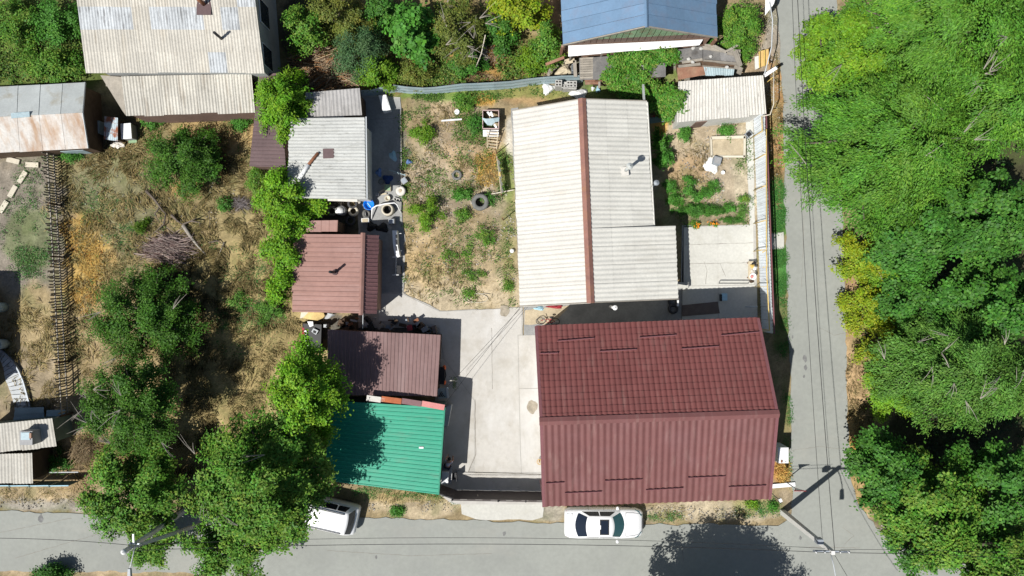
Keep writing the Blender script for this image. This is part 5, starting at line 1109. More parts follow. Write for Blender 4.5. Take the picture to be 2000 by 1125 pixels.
sticks('twig_pile', 'dry brown heap behind the fence at the yellow shrubs', [(968, 104, 24, 22)], 300, 65, (.4, .9), .01, [(.45, .25, .08), (.4, .28, .14), (.3, .25, .22)], 'twig pile', .5, [.3, .9], (968, 104))
# ================================================================ FENCES
# picket fence on the left
pf = empty('picket_fence', 'long weathered picket fence running down the left straw plot', 'fence', P(117, 550))
pa, pb_ = (110, 300), (138, 806); NP = 96
pk = None
for i in range(NP):
    t = i / (NP - 1); px = pa[0] + (pb_[0] - pa[0]) * t + rnd.uniform(-.5, .5); py = pa[1] + (pb_[1] - pa[1]) * t
    b = P(px, py); h = rnd.uniform(1.15, 1.45)
    if pk is None:
        bx, by = ORG[pf.name].x, ORG[pf.name].y
        mb = MB(); mb.box((bx, by, .64), (.028, .085, 1.28)); mb.add([(bx - .014, by - .042, 1.28), (bx - .014, by + .042, 1.28), (bx - .014, by, 1.36), (bx + .014, by - .042, 1.28), (bx + .014, by + .042, 1.28), (bx + .014, by, 1.36)], [(0, 1, 2), (5, 4, 3), (0, 2, 5, 3), (1, 4, 5, 2)])
        pk = mb.build('picket', M['wood_grey'], pf); pk0 = ORG[pf.name]; pk.location = (b.x - pk0.x, b.y - pk0.y, 0)
    elif i in (23, 24, 57, 81): continue
    else:
        c = pk.copy(); C.objects.link(c); c.location = (b.x - pk0.x, b.y - pk0.y, 0); c.scale = (1, 1, h / 1.3); c.rotation_euler = (rnd.gauss(0, .045), rnd.gauss(0, .035), rnd.gauss(0, .10))
for z in (.35, .95):
    MB().beam(P(pa[0], pa[1]) + Vector((.05, 0, z)), P(pb_[0], pb_[1]) + Vector((.05, 0, z)), .05, .08).build('rail', M['wood_grey'], pf)
for k in range(6):
    p = P(pa[0] + (pb_[0] - pa[0]) * k / 5, pa[1] + (pb_[1] - pa[1]) * k / 5); MB().box((p.x + .12, p.y, .6), (.1, .1, 1.2)).build('post', M['wood_dark'], pf)
# street side metal fence
sf = empty('sheet_metal_fence', 'white profiled sheet metal fence between the garden and the street', 'fence', P(1474, 430))
A, B = P(1471, 228), P(1487, 648); nP = 17
for k in range(nP):
    a, b = A.lerp(B, k / nP), A.lerp(B, (k + 1) / nP - .001); rr = random.Random(k); hgt = 2.0 + rr.uniform(-.03, .03)
    vs, fs = sheet_mesh(a + Vector((0, 0, .08)), b + Vector((0, 0, .08)), b + Vector((0, 0, hgt)), a + Vector((0, 0, hgt)), 4, .018, 'rib', (0, 0))
    MB().add(vs, fs).build('fence_sheet', M['fence_white'], sf)
    if k % 2 == 0: MB().box((a.x + .05, a.y, 1.02), (.06, .06, 2.04)).build('post', M['rust'], sf)
for z in (.5, 1.55, 2.02): MB().beam(A + Vector((.06, 0, z)), B + Vector((.06, 0, z)), .07 if z > 2 else .05, .06).build('rail', M['red_trim'], sf)
# back fence of wavy sheets
bf = empty('back_fence', 'low wavy fence of bluish grey sheets along the back of the garden', 'fence', P(920, 175))
pts = [(706, 187), (730, 187), (755, 183), (775, 180), (800, 183), (830, 184.5), (855, 183), (885, 180), (905, 178), (935, 177), (965, 175.5), (1000, 173), (1030, 168.5), (1060, 164.5), (1095, 162), (1137, 162)]
hs = [.75, .9, 1.1, 1.15, 1.1, 1.05, 1.05, 1.15, 1.2, 1.2, 1.2, 1.2, 1.2, 1.1, 1.1, 1.2]
for i in range(len(pts) - 1):
    a, b = P(*pts[i]), P(*pts[i + 1]); tl_ = Vector((0, .12 * (i % 2), 0))
    mb = MB(); nz = 5
    for k in range(nz):
        z0, z1 = k / nz, (k + 1) / nz; o0_, o1_ = (k % 2) * .025, ((k + 1) % 2) * .025
        mb.quad(a + Vector((0, o0_ + .1 * z0, hs[i] * z0)), b + Vector((0, o0_ + .1 * z0, hs[i + 1] * z0)), b + Vector((0, o1_ + .1 * z1, hs[i + 1] * z1)), a + Vector((0, o1_ + .1 * z1, hs[i] * z1)))
    mb.build('fence_sheet', M['fence_blue'], bf)
    MB().box((a.x, a.y + .16, hs[i] / 2), (.06, .06, hs[i])).build('post', M['wood_dark'], bf)
# green fence bottom left
gf = empty('green_fence', 'dull green panel fence along the street at the lower left edge', 'fence', P(75, 942))
for k in range(6):
    a, b = P(-70 + 38 * k, 939), P(-70 + 38 * (k + 1) - 1.5, 938.5)
    MB().beam(a + Vector((0, 0, .62)), b + Vector((0, 0, .62)), .03, 1.0).build('fence_panel', M['wall_teal'], gf); MB().beam(a + Vector((0, 0, 1.14)), b + Vector((0, 0, 1.14)), .06, .05).build('rail', M['cyan'], gf)
    MB().box((a.x, a.y - .04, .6), (.07, .07, 1.2)).build('post', M['wall_teal'], gf)
MB().beam(P(-70, 938) + Vector((0, .5, .25)), P(158, 936) + Vector((0, .5, .25)), .06, .06).build('bottom_rail', M['slab_white'], gf)
# board fence outside the bottom edge whose shadow reaches the street
of = empty('board_fence', 'dark board fence along the bottom edge of the street', 'fence', P(200, 1165))
for k in range(60):
    p = P(-120 + 8.2 * k, 1158 + .02 * k); MB().box((p.x, p.y, .9), (.22, .03, 1.75 + rnd.uniform(-.05, .05))).build('board', M['wood_dark'], of)
for z in (.5, 1.4): MB().beam(P(-124, 1160) + Vector((0, 0, z)), P(366, 1161) + Vector((0, 0, z)), .05, .08).build('rail', M['wood_dark'], of)
# gate
gt = empty('yard_gate', 'dark brown double leaf metal gate closing the concrete yard', 'gate', P(975, 958))
a, b = P(888, 957), P(1060, 960)
for k in range(12):
    t0, t1 = k / 12 + .001, (k + 1) / 12 - .001
    p, q = a.lerp(b, t0), a.lerp(b, t1); MB().beam(p + Vector((-.02, .012 * (k % 2), 1.015)), q + Vector((.02, .012 * (k % 2), 1.015)), .03, 1.87).build('gate_sheet', M['gate'], gt)
for t in (0, .5, .505, .8, 1): p = a.lerp(b, t); MB().box((p.x, p.y - .05, 1.02), (.07, .07, 2.04)).build('gate_post', M['trim_black'], gt)
for z in (.3, 1.1, 1.95): MB().beam(a + Vector((0, -.05, z)), b + Vector((0, -.05, z)), .05, .05).build('gate_rail', M['gate'], gt)
p = a.lerp(b, .27); MB().beam(p + Vector((0, .03, 1.0)), p + Vector((.04, .05, 1.45)), .03, .03).build('gate_handle', M['slab'], gt)
# angled wall and canopy beside the gate
gw_ = empty('gate_side_wall', 'short slanting sheet wall between the green shed and the gate', 'wall', P(870, 952))
a, b = P(856, 944), P(890, 956)
for z0, z1, m_ in ((.05, 1.0, 'gate'), (1.02, 1.85, 'gate')):
    MB().hexa([a + Vector((0, 0, z0)), b + Vector((0, 0, z0)), b + Vector((.01, -.05, z0)), a + Vector((.01, -.05, z0))], [a + Vector((0, 0, z1)), b + Vector((0, 0, z1)), b + Vector((.01, -.05, z1)), a + Vector((.01, -.05, z1))]).build('wall_sheet', M[m_], gw_)
MB().beam(a + Vector((0, -.02, 1.9)), b + Vector((0, -.02, 1.88)), .07, .05).build('coping', M['trim_black'], gw_)

# ================================================================ POLES AND WIRES
up = empty('utility_pole', 'tall concrete utility pole leaning into view at the street corner, with a street lamp', 'utility pole', P(1530, 1000))
b = P(1530, 1000); top_ = P(1628, 1080, 6.85)
mb = MB(); mb.hexa([b + Vector(v) for v in ((-.20, -.15, 0), (.10, -.15, 0), (.10, .15, 0), (-.20, .15, 0))], [top_ + Vector(v) for v in ((-.11, -.10, 0), (.08, -.10, 0), (.08, .10, 0), (-.11, .10, 0))]); mb.build('pole', M['conc_pole'], up)
MB().beam(top_ + Vector((-.95, .02, -.25)), top_ + Vector((.95, -.02, -.25)), .08, .08).build('crossarm', M['steel_grey'], up)
for k in (-.85, -.4, .4, .85): MB().lathe([(.045, 0), (.05, .06), (.03, .1), (.045, .14), (.01, .17)], top_ + Vector((k, 0, -.2)), 8).build('insulator', M['white'], up, True)
MB().box(top_ + Vector((-.33, .28, -1.0)), (.32, .26, .42)).build('junction_box', M['steel_grey'], up)
arm = [top_ + Vector((-.08, -.1, -.15)), top_ + Vector((-.04, -.6, .1)), top_ + Vector((.02, -1.2, .22)), top_ + Vector((.03, -1.5, .2))]
la = MB().tube(arm, .03, 8).build('lamp_arm', M['slab_white'], up, True)
MB().hexa([arm[-1] + Vector(v) for v in ((-.1, .05, -.07), (.1, .05, -.07), (.13, -.55, -.07), (-.13, -.55, -.07))], [arm[-1] + Vector(v) for v in ((-.07, .05, .07), (.07, .05, .07), (.09, -.5, .09), (-.09, -.5, .09))]).build('lamp_head', M['steel_grey'], la)
lp = empty('braced_utility_pole', 'braced concrete utility pole in front of the tree at the lower left, with lamp', 'utility pole', P(361, 997))
b = P(361, 997); top_ = P(243, 1077, 6.85); b2_ = P(410, 1018)
sq = lambda c, s: [c + Vector(v) for v in ((-s, -s, 0), (s, -s, 0), (s, s, 0), (-s, s, 0))]
MB().hexa(sq(b, .12), sq(top_, .085)).build('pole', M['conc_pole'], lp)
MB().hexa(sq(b2_, .11), sq(top_ + Vector((.12, .04, -.45)), .075)).build('brace', M['conc_pole'], lp)
MB().lathe([(.0, 0), (.15, 0), (.15, .1), (.02, .2)], top_, 10).build('pole_cap', M['white'], lp, True)
q = P(264, 1062, 6.4)
MB().beam(q + Vector((-.3, .05, 0)), q + Vector((.35, -.02, 0)), .07, .07).build('crossarm', M['steel_grey'], lp)
MB().beam(q + Vector((-.05, 0, .05)), q + Vector((-.05, .55, .1)), .09, .05).build('bracket', M['white'], lp)
for k in (-.25, .05, .3): MB().lathe([(.045, 0), (.05, .06), (.03, .1), (.01, .17)], q + Vector((k, 0, .04)), 8).build('insulator', M['white'], lp, True)
la = MB().tube([q + Vector((.02, -.05, 0)), q + Vector((0, -.6, .25)), q + Vector((-.08, -1.2, .4))], .03, 8).build('lamp_arm', M['slab_white'], lp, True)
e = q + Vector((-.08, -1.2, .4))
MB().hexa([e + Vector(v) for v in ((-.08, .06, -.06), (.08, .06, -.06), (.13, -.62, -.06), (-.13, -.62, -.06))], [e + Vector(v) for v in ((-.06, .06, .07), (.06, .06, .07), (.1, -.6, .09), (-.1, -.6, .09))]).build('lamp_head', M['slab_white'], la)
WG = 'overhead cables'
def wire(label, a, b, sag, r=.011, n=16, group=WG):
    a, b = Vector(a), Vector(b); pts = []
    for i in range(n + 1):
        t = i / n; p = a.lerp(b, t); p.z -= sag * 4 * t * (1 - t); pts.append(p)
    return solo(MB().tube(pts, r, 5), 'overhead_cable', M['wire'], label, 'cable', a, group, True)
rt = P(1628, 1080, 6.85); lt_ = P(264, 1062, 6.4)
wire('thick dark cable along the vertical street ending at the corner pole', rt + Vector((.1, .1, -.1)), P(1543, -330, 6.5), .5, .017)
wire('thinner dark cable left of the thick one along the vertical street', P(1606, 1052, 6.1), P(1536, -330, 6.3), .5, .012)
wire('upper cable along the horizontal street, nearer the house', lt_ + Vector((.05, 0, .2)), rt + Vector((-.4, .2, -.1)), 1.35, .011)
wire('lower cable along the horizontal street, nearer the frame bottom', lt_ + Vector((.05, -.28, .2)), rt + Vector((-.1, 0, -.05)), 1.1, .015)
wire('cable from the braced pole to the left edge', lt_ + Vector((-.2, 0, .2)), P(-300, 1058, 6.4), .8, .014)
wire('thin cable from the corner pole to the right edge', rt + Vector((.4, .15, -.1)), P(2300, 1100, 6.5), .5, .011)
wire('thick cable from the corner pole to the right edge', rt + Vector((.1, 0, -.05)), P(2300, 1112, 6.5), .5, .015)
wire('service cable from the corner pole towards the lower right', rt + Vector((.05, -.05, -.1)), P(1760, 1290, 6.0), .3, .012)
wire('house cable crossing the white roof, left one', P(1275, 359, 3.0), P(1174, 562, 3.9), .2, .010, group='cables over the white roof')
wire('house cable crossing the white roof, right one', P(1280, 362, 3.0), P(1178, 564, 3.9), .25, .010, group='cables over the white roof')
wire('yard cable from the white house corner to the green shed post', P(1016, 600, 3.0), P(868, 790, 2.9), .25, .010, group='yard cables')
wire('second yard cable from the white house corner to the maroon roof', P(1016, 603, 3.0), P(862, 768, 2.6), .3, .010, group='yard cables')
wire('thin line over the dry garden from the white shed to the crate', P(716, 233, 2.2), P(945, 222, 1.6), .2, .006, group='garden lines')
# gas pipe along the street
gp = empty('gas_pipe', 'raised yellow gas pipe on thin legs along the street fence', 'pipe', P(1500, 400))
zp = 2.25
for pts, m_ in (([(1503, 3, 2.4), (1509, 40, 2.4), (1507, 92, 2.4), (1493, 145, 2.4), (1519, 130, 2.4)], 'slab_white'), ([(1511, 132, 2.4), (1511, 204, 2.4), (1504, 224, 2.4), (1488, 227, 2.3)], 'slab'), ([(1488, 227, zp), (1489, 257, zp), (1497, 252, zp), (1497, 488, zp), (1489, 493, zp)], 'yellow'), ([(1490, 522, zp), (1497, 521, zp), (1501, 600, zp), (1503, 646, zp), (1486, 647, zp)], 'yellow'), ([(1497, 488, zp), (1498, 522, zp)], 'yellow')):
    MB().tube([P(*p) for p in pts], .035, 6).build('pipe_run', M[m_], gp, True)
for (px, py) in ((1511, 150), (1489, 256), (1497, 300), (1497, 362), (1497, 430), (1497, 487), (1499, 560), (1503, 645)):
    q = P(px, py, zp); MB().tube([(q.x, q.y, 0), q], .025, 6).build('leg', M['yellow'], gp, True)
    if py > 260: MB().beam(q + Vector((-.35, 0, -.15)), q, .03, .03).build('bracket', M['slab'], gp)
for k in range(2): MB().beam(P(1492 + k * 2, 146 + k * 3, 2.0), P(1516 + k * 2, 131 + k * 2, 2.6), .10, .08).build('support_beam', M['white'], gp)
# road sign
rs = empty('road_sign', 'triangular road sign on a thin post by the corner of the red house', 'road sign', P(1532, 939))
b = P(1532, 939); MB().tube([b, b + Vector((0, 0, 2.4))], .03, 8).build('post', M['steel_grey'], rs, True)
tri = lambda s, y: [b + Vector((-.36 * s, y, 2.1 + .31 * s)), b + Vector((.36 * s, y, 2.1 + .31 * s)), b + Vector((0, y, 2.1 - .31 * s))]
def tprism(t0, t1): return MB().add(t0 + t1, [(0, 1, 2), (5, 4, 3), (0, 3, 4, 1), (1, 4, 5, 2), (2, 5, 3, 0)])
pl = tprism(tri(1, .04), tri(1, .055)).build('sign_plate', M['red_sign'], rs); tprism(tri(.7, .052), tri(.7, .062)).build('sign_face', M['white'], pl)
# ================================================================ CARS
def ring_pts(x0, x1, hw, bow0, bow1, n=9):
    """closed outline (front x1, rear x0) with bowed ends, ordered counter-clockwise: front right -> front left ..."""
    fr = [(x1 - bow1 * (2 * i / (n - 1) - 1) ** 2, -hw + 2 * hw * i / (n - 1)) for i in range(n)]
    re = [(x0 + bow0 * (2 * i / (n - 1) - 1) ** 2, hw - 2 * hw * i / (n - 1)) for i in range(n)]
    return fr, re
def local(mb, loc, rz):
    cs, sn = math.cos(rz), math.sin(rz)
    mb.v = [(loc.x + x * cs - y * sn, loc.y + x * sn + y * cs, loc.z + z) for x, y, z in mb.v]; return mb
def build_car(name, label, loc, rz, W, secs, gb, gr_, zb, zr, m, rear_glass, front_glass, wx, wr, sunroof=None, rails=False, pillars=(.0,), ladder=None):
    root = empty(name, label, 'car', loc)
    B = lambda mb, nm, mm, sm=False, par=None: local(mb, loc, rz).build(nm, mm, par or root, sm)
    ring = []
    for (x, w, z0, zs, zt, cr) in secs:
        h = W / 2 * w
        half = [(h * .80, z0), (h * .97, z0 + .06), (h * 1.0, z0 + (zs - z0) * .55), (h * .985, zs), (h * .94, zs + (zt - zs) * .6), (h * .80, zt - .005), (h * .42, zt + cr * .8), (0, zt + cr)]
        ring.append([(x, -y, z) for y, z in half] + [(x, y, z) for y, z in reversed(half[:-1])])
    n = len(ring[0]); vs = [p for r_ in ring for p in r_]; fs = []
    for i in range(len(ring) - 1):
        for k in range(n): fs.append((i * n + k, (i + 1) * n + k, (i + 1) * n + (k + 1) % n, i * n + (k + 1) % n))
    fs += [tuple(range(n)), tuple(range((len(ring) - 1) * n, len(ring) * n))[::-1]]
    B(MB().add(vs, fs), 'body', m, True)
    # greenhouse: belt outline gb, roof outline gr_ = (x0, x1, halfwidth, bow0, bow1)
    fb, rb = ring_pts(*gb); fr, rr_ = ring_pts(*gr_)
    k = len(fb)
    v3 = lambda p, z, f=0.0: (p[0], p[1], z)
    # inner shell (body colour pillars) + roof
    low = [v3(p, zb) for p in fb + rb]; mid = [v3((p[0] * 1.0, p[1]), zr - .06) for p in fr + rr_]
    cx = (gr_[0] + gr_[1]) / 2
    tin = [((p[0] - cx) * .93 + cx, p[1] * .90, zr - .01) for p in fr + rr_]; tin2 = [((p[0] - cx) * .6 + cx, p[1] * .5, zr + .025) for p in fr + rr_]
    N = 2 * k; vs = low + mid + tin + tin2 + [(cx, 0, zr + .03)]; fs = []
    for lv in range(3):
        for i in range(N): fs.append((lv * N + i, lv * N + (i + 1) % N, (lv + 1) * N + (i + 1) % N, (lv + 1) * N + i))
    for i in range(N): fs.append((3 * N + i, 3 * N + (i + 1) % N, 4 * N))
    B(MB().add(vs, fs), 'roof', m, True)
    def pane(idx, t0, t1, e0, e1, nm, mm, off=.012):
        """glass over outline indices idx between heights t0,t1 with the ends pulled in by e0,e1"""
        q = []
        for t in (t0, t1):
            row = []
            for i in idx:
                a, b = Vector(low[i % N]), Vector(mid[i % N]); row.append(a.lerp(b, t))
            row[0] = row[0].lerp(row[1], e0); row[-1] = row[-1].lerp(row[-2], e1); q.append(row)
        c = Vector((cx, 0, zb)); vs = []
        nr = (q[0][-1] - q[0][0]).cross(q[1][0] - q[0][0]).normalized()
        if nr.dot(q[0][0] - c) < 0: nr = -nr
        for row in q:
            for p in row: vs.append(p + nr * off)
        m_ = len(idx); mb = MB().add(vs, [(i, i + 1, m_ + i + 1, m_ + i) for i in range(m_ - 1)])
        return B(mb, nm, mm, True)
    pane(list(range(0, k)), .02, .93, .35, .35, 'windscreen', front_glass)
    pane(list(range(k, 2 * k)), .04, .93, .35, .35, 'rear_window', rear_glass)
    # side windows (straight line between outline corners)
    for sgn, (ia, ib) in ((1, (k - 1, k)), (-1, (2 * k - 1, 0))):
        la_, lb_ = Vector(low[ia]), Vector(low[ib]); ma, mb_ = Vector(mid[ia]), Vector(mid[ib])
        cuts = [.07] + [p for p in pillars] + [.95]
        for c0, c1 in zip(cuts[:-1], cuts[1:]):
            g0, g1 = c0 + .012, c1 - .012
            pts = [la_.lerp(lb_, g0).lerp(ma.lerp(mb_, g0), .10), la_.lerp(lb_, g1).lerp(ma.lerp(mb_, g1), .10), la_.lerp(lb_, g1).lerp(ma.lerp(mb_, g1), .93), la_.lerp(lb_, g0).lerp(ma.lerp(mb_, g0), .93)]
            nr = (pts[1] - pts[0]).cross(pts[3] - pts[0]).normalized()
            if nr.y * pts[0].y < 0: nr = -nr
            B(MB().quad(*[p + nr * .012 for p in pts]), 'side_window', M['glass'])
        p = la_.lerp(lb_, .12) if ia == k - 1 else lb_.lerp(la_, .12)
        B(MB().blob((gb[1] - .42, math.copysign(W / 2 + .09, p.y), zb + .05), (.10, .12, .08), 10, 6), 'mirror', m, True)
    if sunroof:
        x0, x1, hw = sunroof; B(MB().box(((x0 + x1) / 2, 0, zr + .022), (x1 - x0 + .06, 2 * hw + .06, .012)), 'sunroof_frame', M['trim_black']); B(MB().box(((x0 + x1) / 2, 0, zr + .027), (x1 - x0 - .06, 2 * hw - .06, .016)), 'sunroof', M['glass'])
    if rails:
        for s in (-1, 1): B(MB().tube([(gr_[0] + .25, s * (gr_[2] - .09), zr + .02), (gr_[0] + .35, s * (gr_[2] - .09), zr + .06), (gr_[1] - .4, s * (gr_[2] - .09), zr + .06), (gr_[1] - .25, s * (gr_[2] - .09), zr + .02)], .022, 6), 'roof_rail', M['trim_black'], True)
    x0, x1 = secs[0][0], secs[-1][0]
    for s in (-1, 1):
        B(MB().hexa([(x1 - .36, s * W * .32, .62), (x1 - .07, s * W * .25, .62), (x1 - .07, s * W * .25, .72), (x1 - .36, s * W * .32, .72)], [(x1 - .5, s * W * .475, .64), (x1 - .3, s * W * .43, .62), (x1 - .3, s * W * .43, .75), (x1 - .5, s * W * .475, .76)]), 'headlight', M['glass_teal'])
        B(MB().hexa([(x0 + .01, s * W * .26, .66), (x0 + .2, s * W * .26, .66), (x0 + .2, s * W * .26, .84), (x0 + .045, s * W * .26, .82)], [(x0 + .07, s * W * .425, .66), (x0 + .3, s * W * .46, .66), (x0 + .3, s * W * .45, .82), (x0 + .11, s * W * .42, .82)]), 'tail_light', M['red_sign'])
        for x in wx:
            mb = MB(); prof = [(wr * .55, -.09), (wr * .97, -.10), (wr, -.06), (wr, .06), (wr * .97, .10), (wr * .55, .09)]
            mb.lathe(prof, (0, 0, 0), 20); mb.v = [(x + a, s * (W / 2 - .12) + c, wr + b) for a, b, c in mb.v]; wl = B(mb, 'wheel', M['rubber'], True)
            mb = MB(); mb.lathe([(.0, .05), (wr * .3, .06), (wr * .58, .08)], (0, 0, 0), 14); mb.v = [(x + a, s * (W / 2 - .13 + c), wr + b) for a, b, c in mb.v]; B(mb, 'rim', M['chrome'], False, wl)
    return root, B
# white saloon with sunroof, nose to the right
p = P(1176.5, 1014.8)
secs = [(-2.37, .72, .32, .60, .72, .0), (-2.31, .86, .24, .70, .90, .02), (-2.05, .965, .20, .74, .99, .02), (-1.55, 1.0, .18, .76, 1.0, .02), (-.6, 1.0, .18, .76, .97, .0), (.4, 1.0, .18, .75, .95, .0), (.95, 1.0, .18, .74, .94, .02), (1.5, .985, .18, .70, .88, .03), (1.95, .955, .20, .64, .80, .03), (2.22, .87, .24, .56, .70, .02), (2.36, .70, .30, .50, .58, .0)]
sal, B = build_car('saloon_car', 'white saloon car with a dark sunroof parked below the red house', p, R(-.4), 1.80, secs, (-1.88, 1.20, .80, .30, .30), (-1.08, .50, .61, .10, .14), .93, 1.43, M['carpaint'], M['glass'], M['glass_teal'], (-1.40, 1.42), .32, sunroof=(-.30, .19, .42), pillars=(.5,))
B(MB().box((-1.83, .12, .985), (.07, .28, .02)), 'brake_light', M['slab_white'])
B(MB().box((2.36, 0, .62), (.05, .6, .12)), 'grille', M['trim_black'])
gap = mat('panel_gap', (.30, .30, .31), .6, .05, 3)
zt_ = lambda x: float(np.interp(x, [q_[0] for q_ in secs], [q_[4] + q_[5] for q_ in secs]))
B(MB().tube([(1.27, -.72, zt_(1.27)), (1.30, 0, zt_(1.30) + .012), (1.27, .72, zt_(1.27))], .012, 4), 'bonnet_gap', gap)
for s_g in (-1, 1): B(MB().tube([(1.3, .70 * s_g, zt_(1.3) + .004), (1.75, .68 * s_g, zt_(1.75) + .004), (2.15, .60 * s_g, zt_(2.15) + .002)], .010, 4), 'bonnet_gap', gap)
B(MB().tube([(-1.93, -.66, zt_(-1.93) + .004), (-1.95, 0, zt_(-1.95) + .012), (-1.93, .66, zt_(-1.93) + .004)], .012, 4), 'boot_gap', gap)
for s_g in (-1, 1):
    B(MB().tube([(-1.9, .68 * s_g, zt_(-1.9) + .003), (-2.25, .64 * s_g, zt_(-2.25) + .002)], .010, 4), 'boot_gap', gap)
    for x_ in (-.95, -.02, .95): B(MB().tube([(x_, .905 * s_g, .45), (x_, .892 * s_g, .78), (x_ - .02, .84 * s_g, .92)], .010, 4), 'door_gap', gap)
# white minivan half under the tree, tail to the right
rz = math.pi - R(13)
p = P(703, 1010); ctr = p + Vector((math.cos(rz), math.sin(rz), 0)) * 2.28
secs = [(-2.28, .86, .34, .62, .74, 0), (-2.22, .95, .26, .80, .96, 0), (-1.9, 1.0, .22, .86, 1.08, 0), (-.8, 1.0, .2, .86, 1.08, 0), (.6, 1.0, .2, .84, 1.06, 0), (1.2, 1.0, .2, .80, 1.02, .02), (1.75, .97, .2, .74, .93, .03), (2.1, .9, .24, .64, .80, .02), (2.28, .76, .3, .54, .64, 0)]
van, B = build_car('minivan', 'white minivan with black roof rails parked half under the large tree', ctr, rz, 1.80, secs, (-2.17, 1.55, .83, .12, .3), (-1.86, .70, .66, .07, .12), 1.06, 1.76, M['carpaint'], M['glass'], M['glass_teal'], (-1.35, 1.38), .34, rails=True, pillars=(.30, .64))
B(MB().box((-2.24, 0, .56), (.12, 1.5, .16)), 'bumper', M['carpaint'])
B(MB().beam((-2.02, .1, 1.42), (-2.1, -.4, 1.2), .03, .02), 'rear_wiper', M['trim_black'])
# ================================================================ YARD THINGS
TG_ = 'tyres lying about the yard'
def tyre_mb(R_, w, hole=.58):
    prof = [(R_ * hole, w * .12), (R_ * hole * 1.03, w * .02), (R_ * .78, -.005), (R_ * .95, w * .06), (R_, w * .2), (R_, w * .8), (R_ * .95, w * .94), (R_ * .78, w), (R_ * hole * 1.03, w * .98), (R_ * hole, w * .88)]
    mb = MB(); mb.lathe(prof, (0, 0, 0), 28, True)
    for k in range(28):                                       # tread blocks
        t = 2 * math.pi * k / 28; mb.box((R_ * 1.0 * math.cos(t), R_ * 1.0 * math.sin(t), w / 2), (.03, R_ * .13, w * .55), t)
    return mb
def tyre(label, px, py, R_, w, m='rubber', z=0.0, tilt=(0, 0), group=TG_, hole=.58):
    p = P(px, py, z); o = solo(tyre_mb(R_, w, hole), 'tyre', M[m], label, 'tyre', (0, 0, 0), group, True)
    o.location = p; o.rotation_euler = (tilt[0], tilt[1], 0); ORG[o.name] = p; return o
tyre('small grey tyre half filled with weeds in the dry garden', 892.5, 342.5, .30, .18, 'rubber_grey')
tyre('large truck tyre topping the pair in the dry garden', 938, 395.5, .50, .28, 'rubber_grey', .29, hole=.54)
tyre('large truck tyre at the bottom of the pair in the dry garden', 938.5, 394, .49, .28, 'rubber', 0, hole=.54)
tyre('tyre with brackets at the left end of the row under the white shed', 649.5, 412.5, .30, .19, 'rubber_grey', .2)
tyre('black tyre leaning on the shed wall behind the pale one', 689, 397, .30, .2, 'rubber', .45, (.25, .1))
tyre('pale dusty tyre right of the lidded barrel', 691, 413, .30, .2, 'slab', .35)
tyre('tyre under the pale dusty one', 691.5, 412, .30, .2, 'rubber', .1)
tyre('tyre half hidden beside the reddish roof corner', 685, 431, .30, .18, 'rubber', .05)
tyre('tyre standing aslant below the blue tub', 714, 418, .25, .18, 'rubber_grey', .15, (0, .7))
tyre('black bicycle tyre in the shade right of the white shed', 745, 355, .17, .05, 'rubber_grey', .1, hole=.85)
tyre('dark tyre in the alley behind the white roof corner', 1314, 589, .30, .18, 'rubber', 0)
tyre('second dark tyre in the alley, nearer the red house', 1314, 603, .30, .18, 'rubber', 0)
tyre('tyre ring leaning on the scrap above the maroon roof', 837, 646, .17, .06, 'grey', .35, (.3, 0), hole=.8)
# blue tub
bt = empty('tub', 'bright blue round tub half full of water at the shed corner', 'tub', P(722, 398))
c = P(723, 401, 0); MB().lathe([(.0, .02), (.27, .02), (.31, .44), (.335, .44), (.335, .47), (.295, .47), (.26, .06), (0, .06)], c, 26).build('tub_shell', M['blue'], bt, True)
MB().lathe([(0, .22), (.262, .22)], c, 26).build('water', M['bluewater'], bt, True)
MB().beam(c + Vector((-.12, .12, .24)), c + Vector((.1, -.16, .26)), .05, .02).build('stick', M['cyan'], bt)
# lidded barrel
lb_ = empty('barrel', 'grey barrel with a round white lid among the tyres', 'barrel', P(671, 413))
c = P(671, 413); MB().lathe([(.0, .0), (.27, .0), (.29, .2), (.29, .6), (.26, .8), (0, .8)], c, 20).build('barrel_body', M['grey'], lb_, True)
MB().lathe([(.24, .80), (.25, .86), (.0, .89)], P(669, 414.5), 20).build('lid', M['white'], lb_, True); MB().lathe([(.2, .80), (.2, .84)], c + Vector((.02, .12, 0)), 14).build('hoop', M['steel_grey'], lb_, True)
# concrete ring (well collar)
wr_ = empty('concrete_ring', 'round pale concrete well ring with a dark opening beside the blue tub', 'well ring', P(758, 413))
c = P(759, 411); MB().lathe([(.25, 0), (.38, 0), (.36, .5), (.27, .55), (.25, .5)], c, 26, True).build('ring', M['slab'], wr_, True); MB().lathe([(0, .03), (.25, .03)], c, 20).build('bottom', M['black'], wr_)
cr = empty('coiled_rope_basket', 'pale pinkish round sack with crumpled top among the junk', 'sack', P(784, 374))
c = P(784, 374); MB().lathe([(.0, 0), (.22, 0), (.3, .15), (.3, .32), (.2, .42), (.1, .33), (0, .3)], c, 18).build('sack_body', M['beige_cloth'], cr, True); MB().blob(c + Vector((0, .03, .34)), (.1, .12, .05), 8, 5, .3).build('contents', M['wood_pale'], cr)
pot = solo(MB().lathe([(0, .0), (.13, 0), (.17, .25), (.185, .27), (.14, .27), (.11, .1), (0, .1)], P(758, 388), 18), 'bucket', M['slab'], 'small pale bucket of soil above the white frame', 'bucket', P(758, 388), smooth=True)
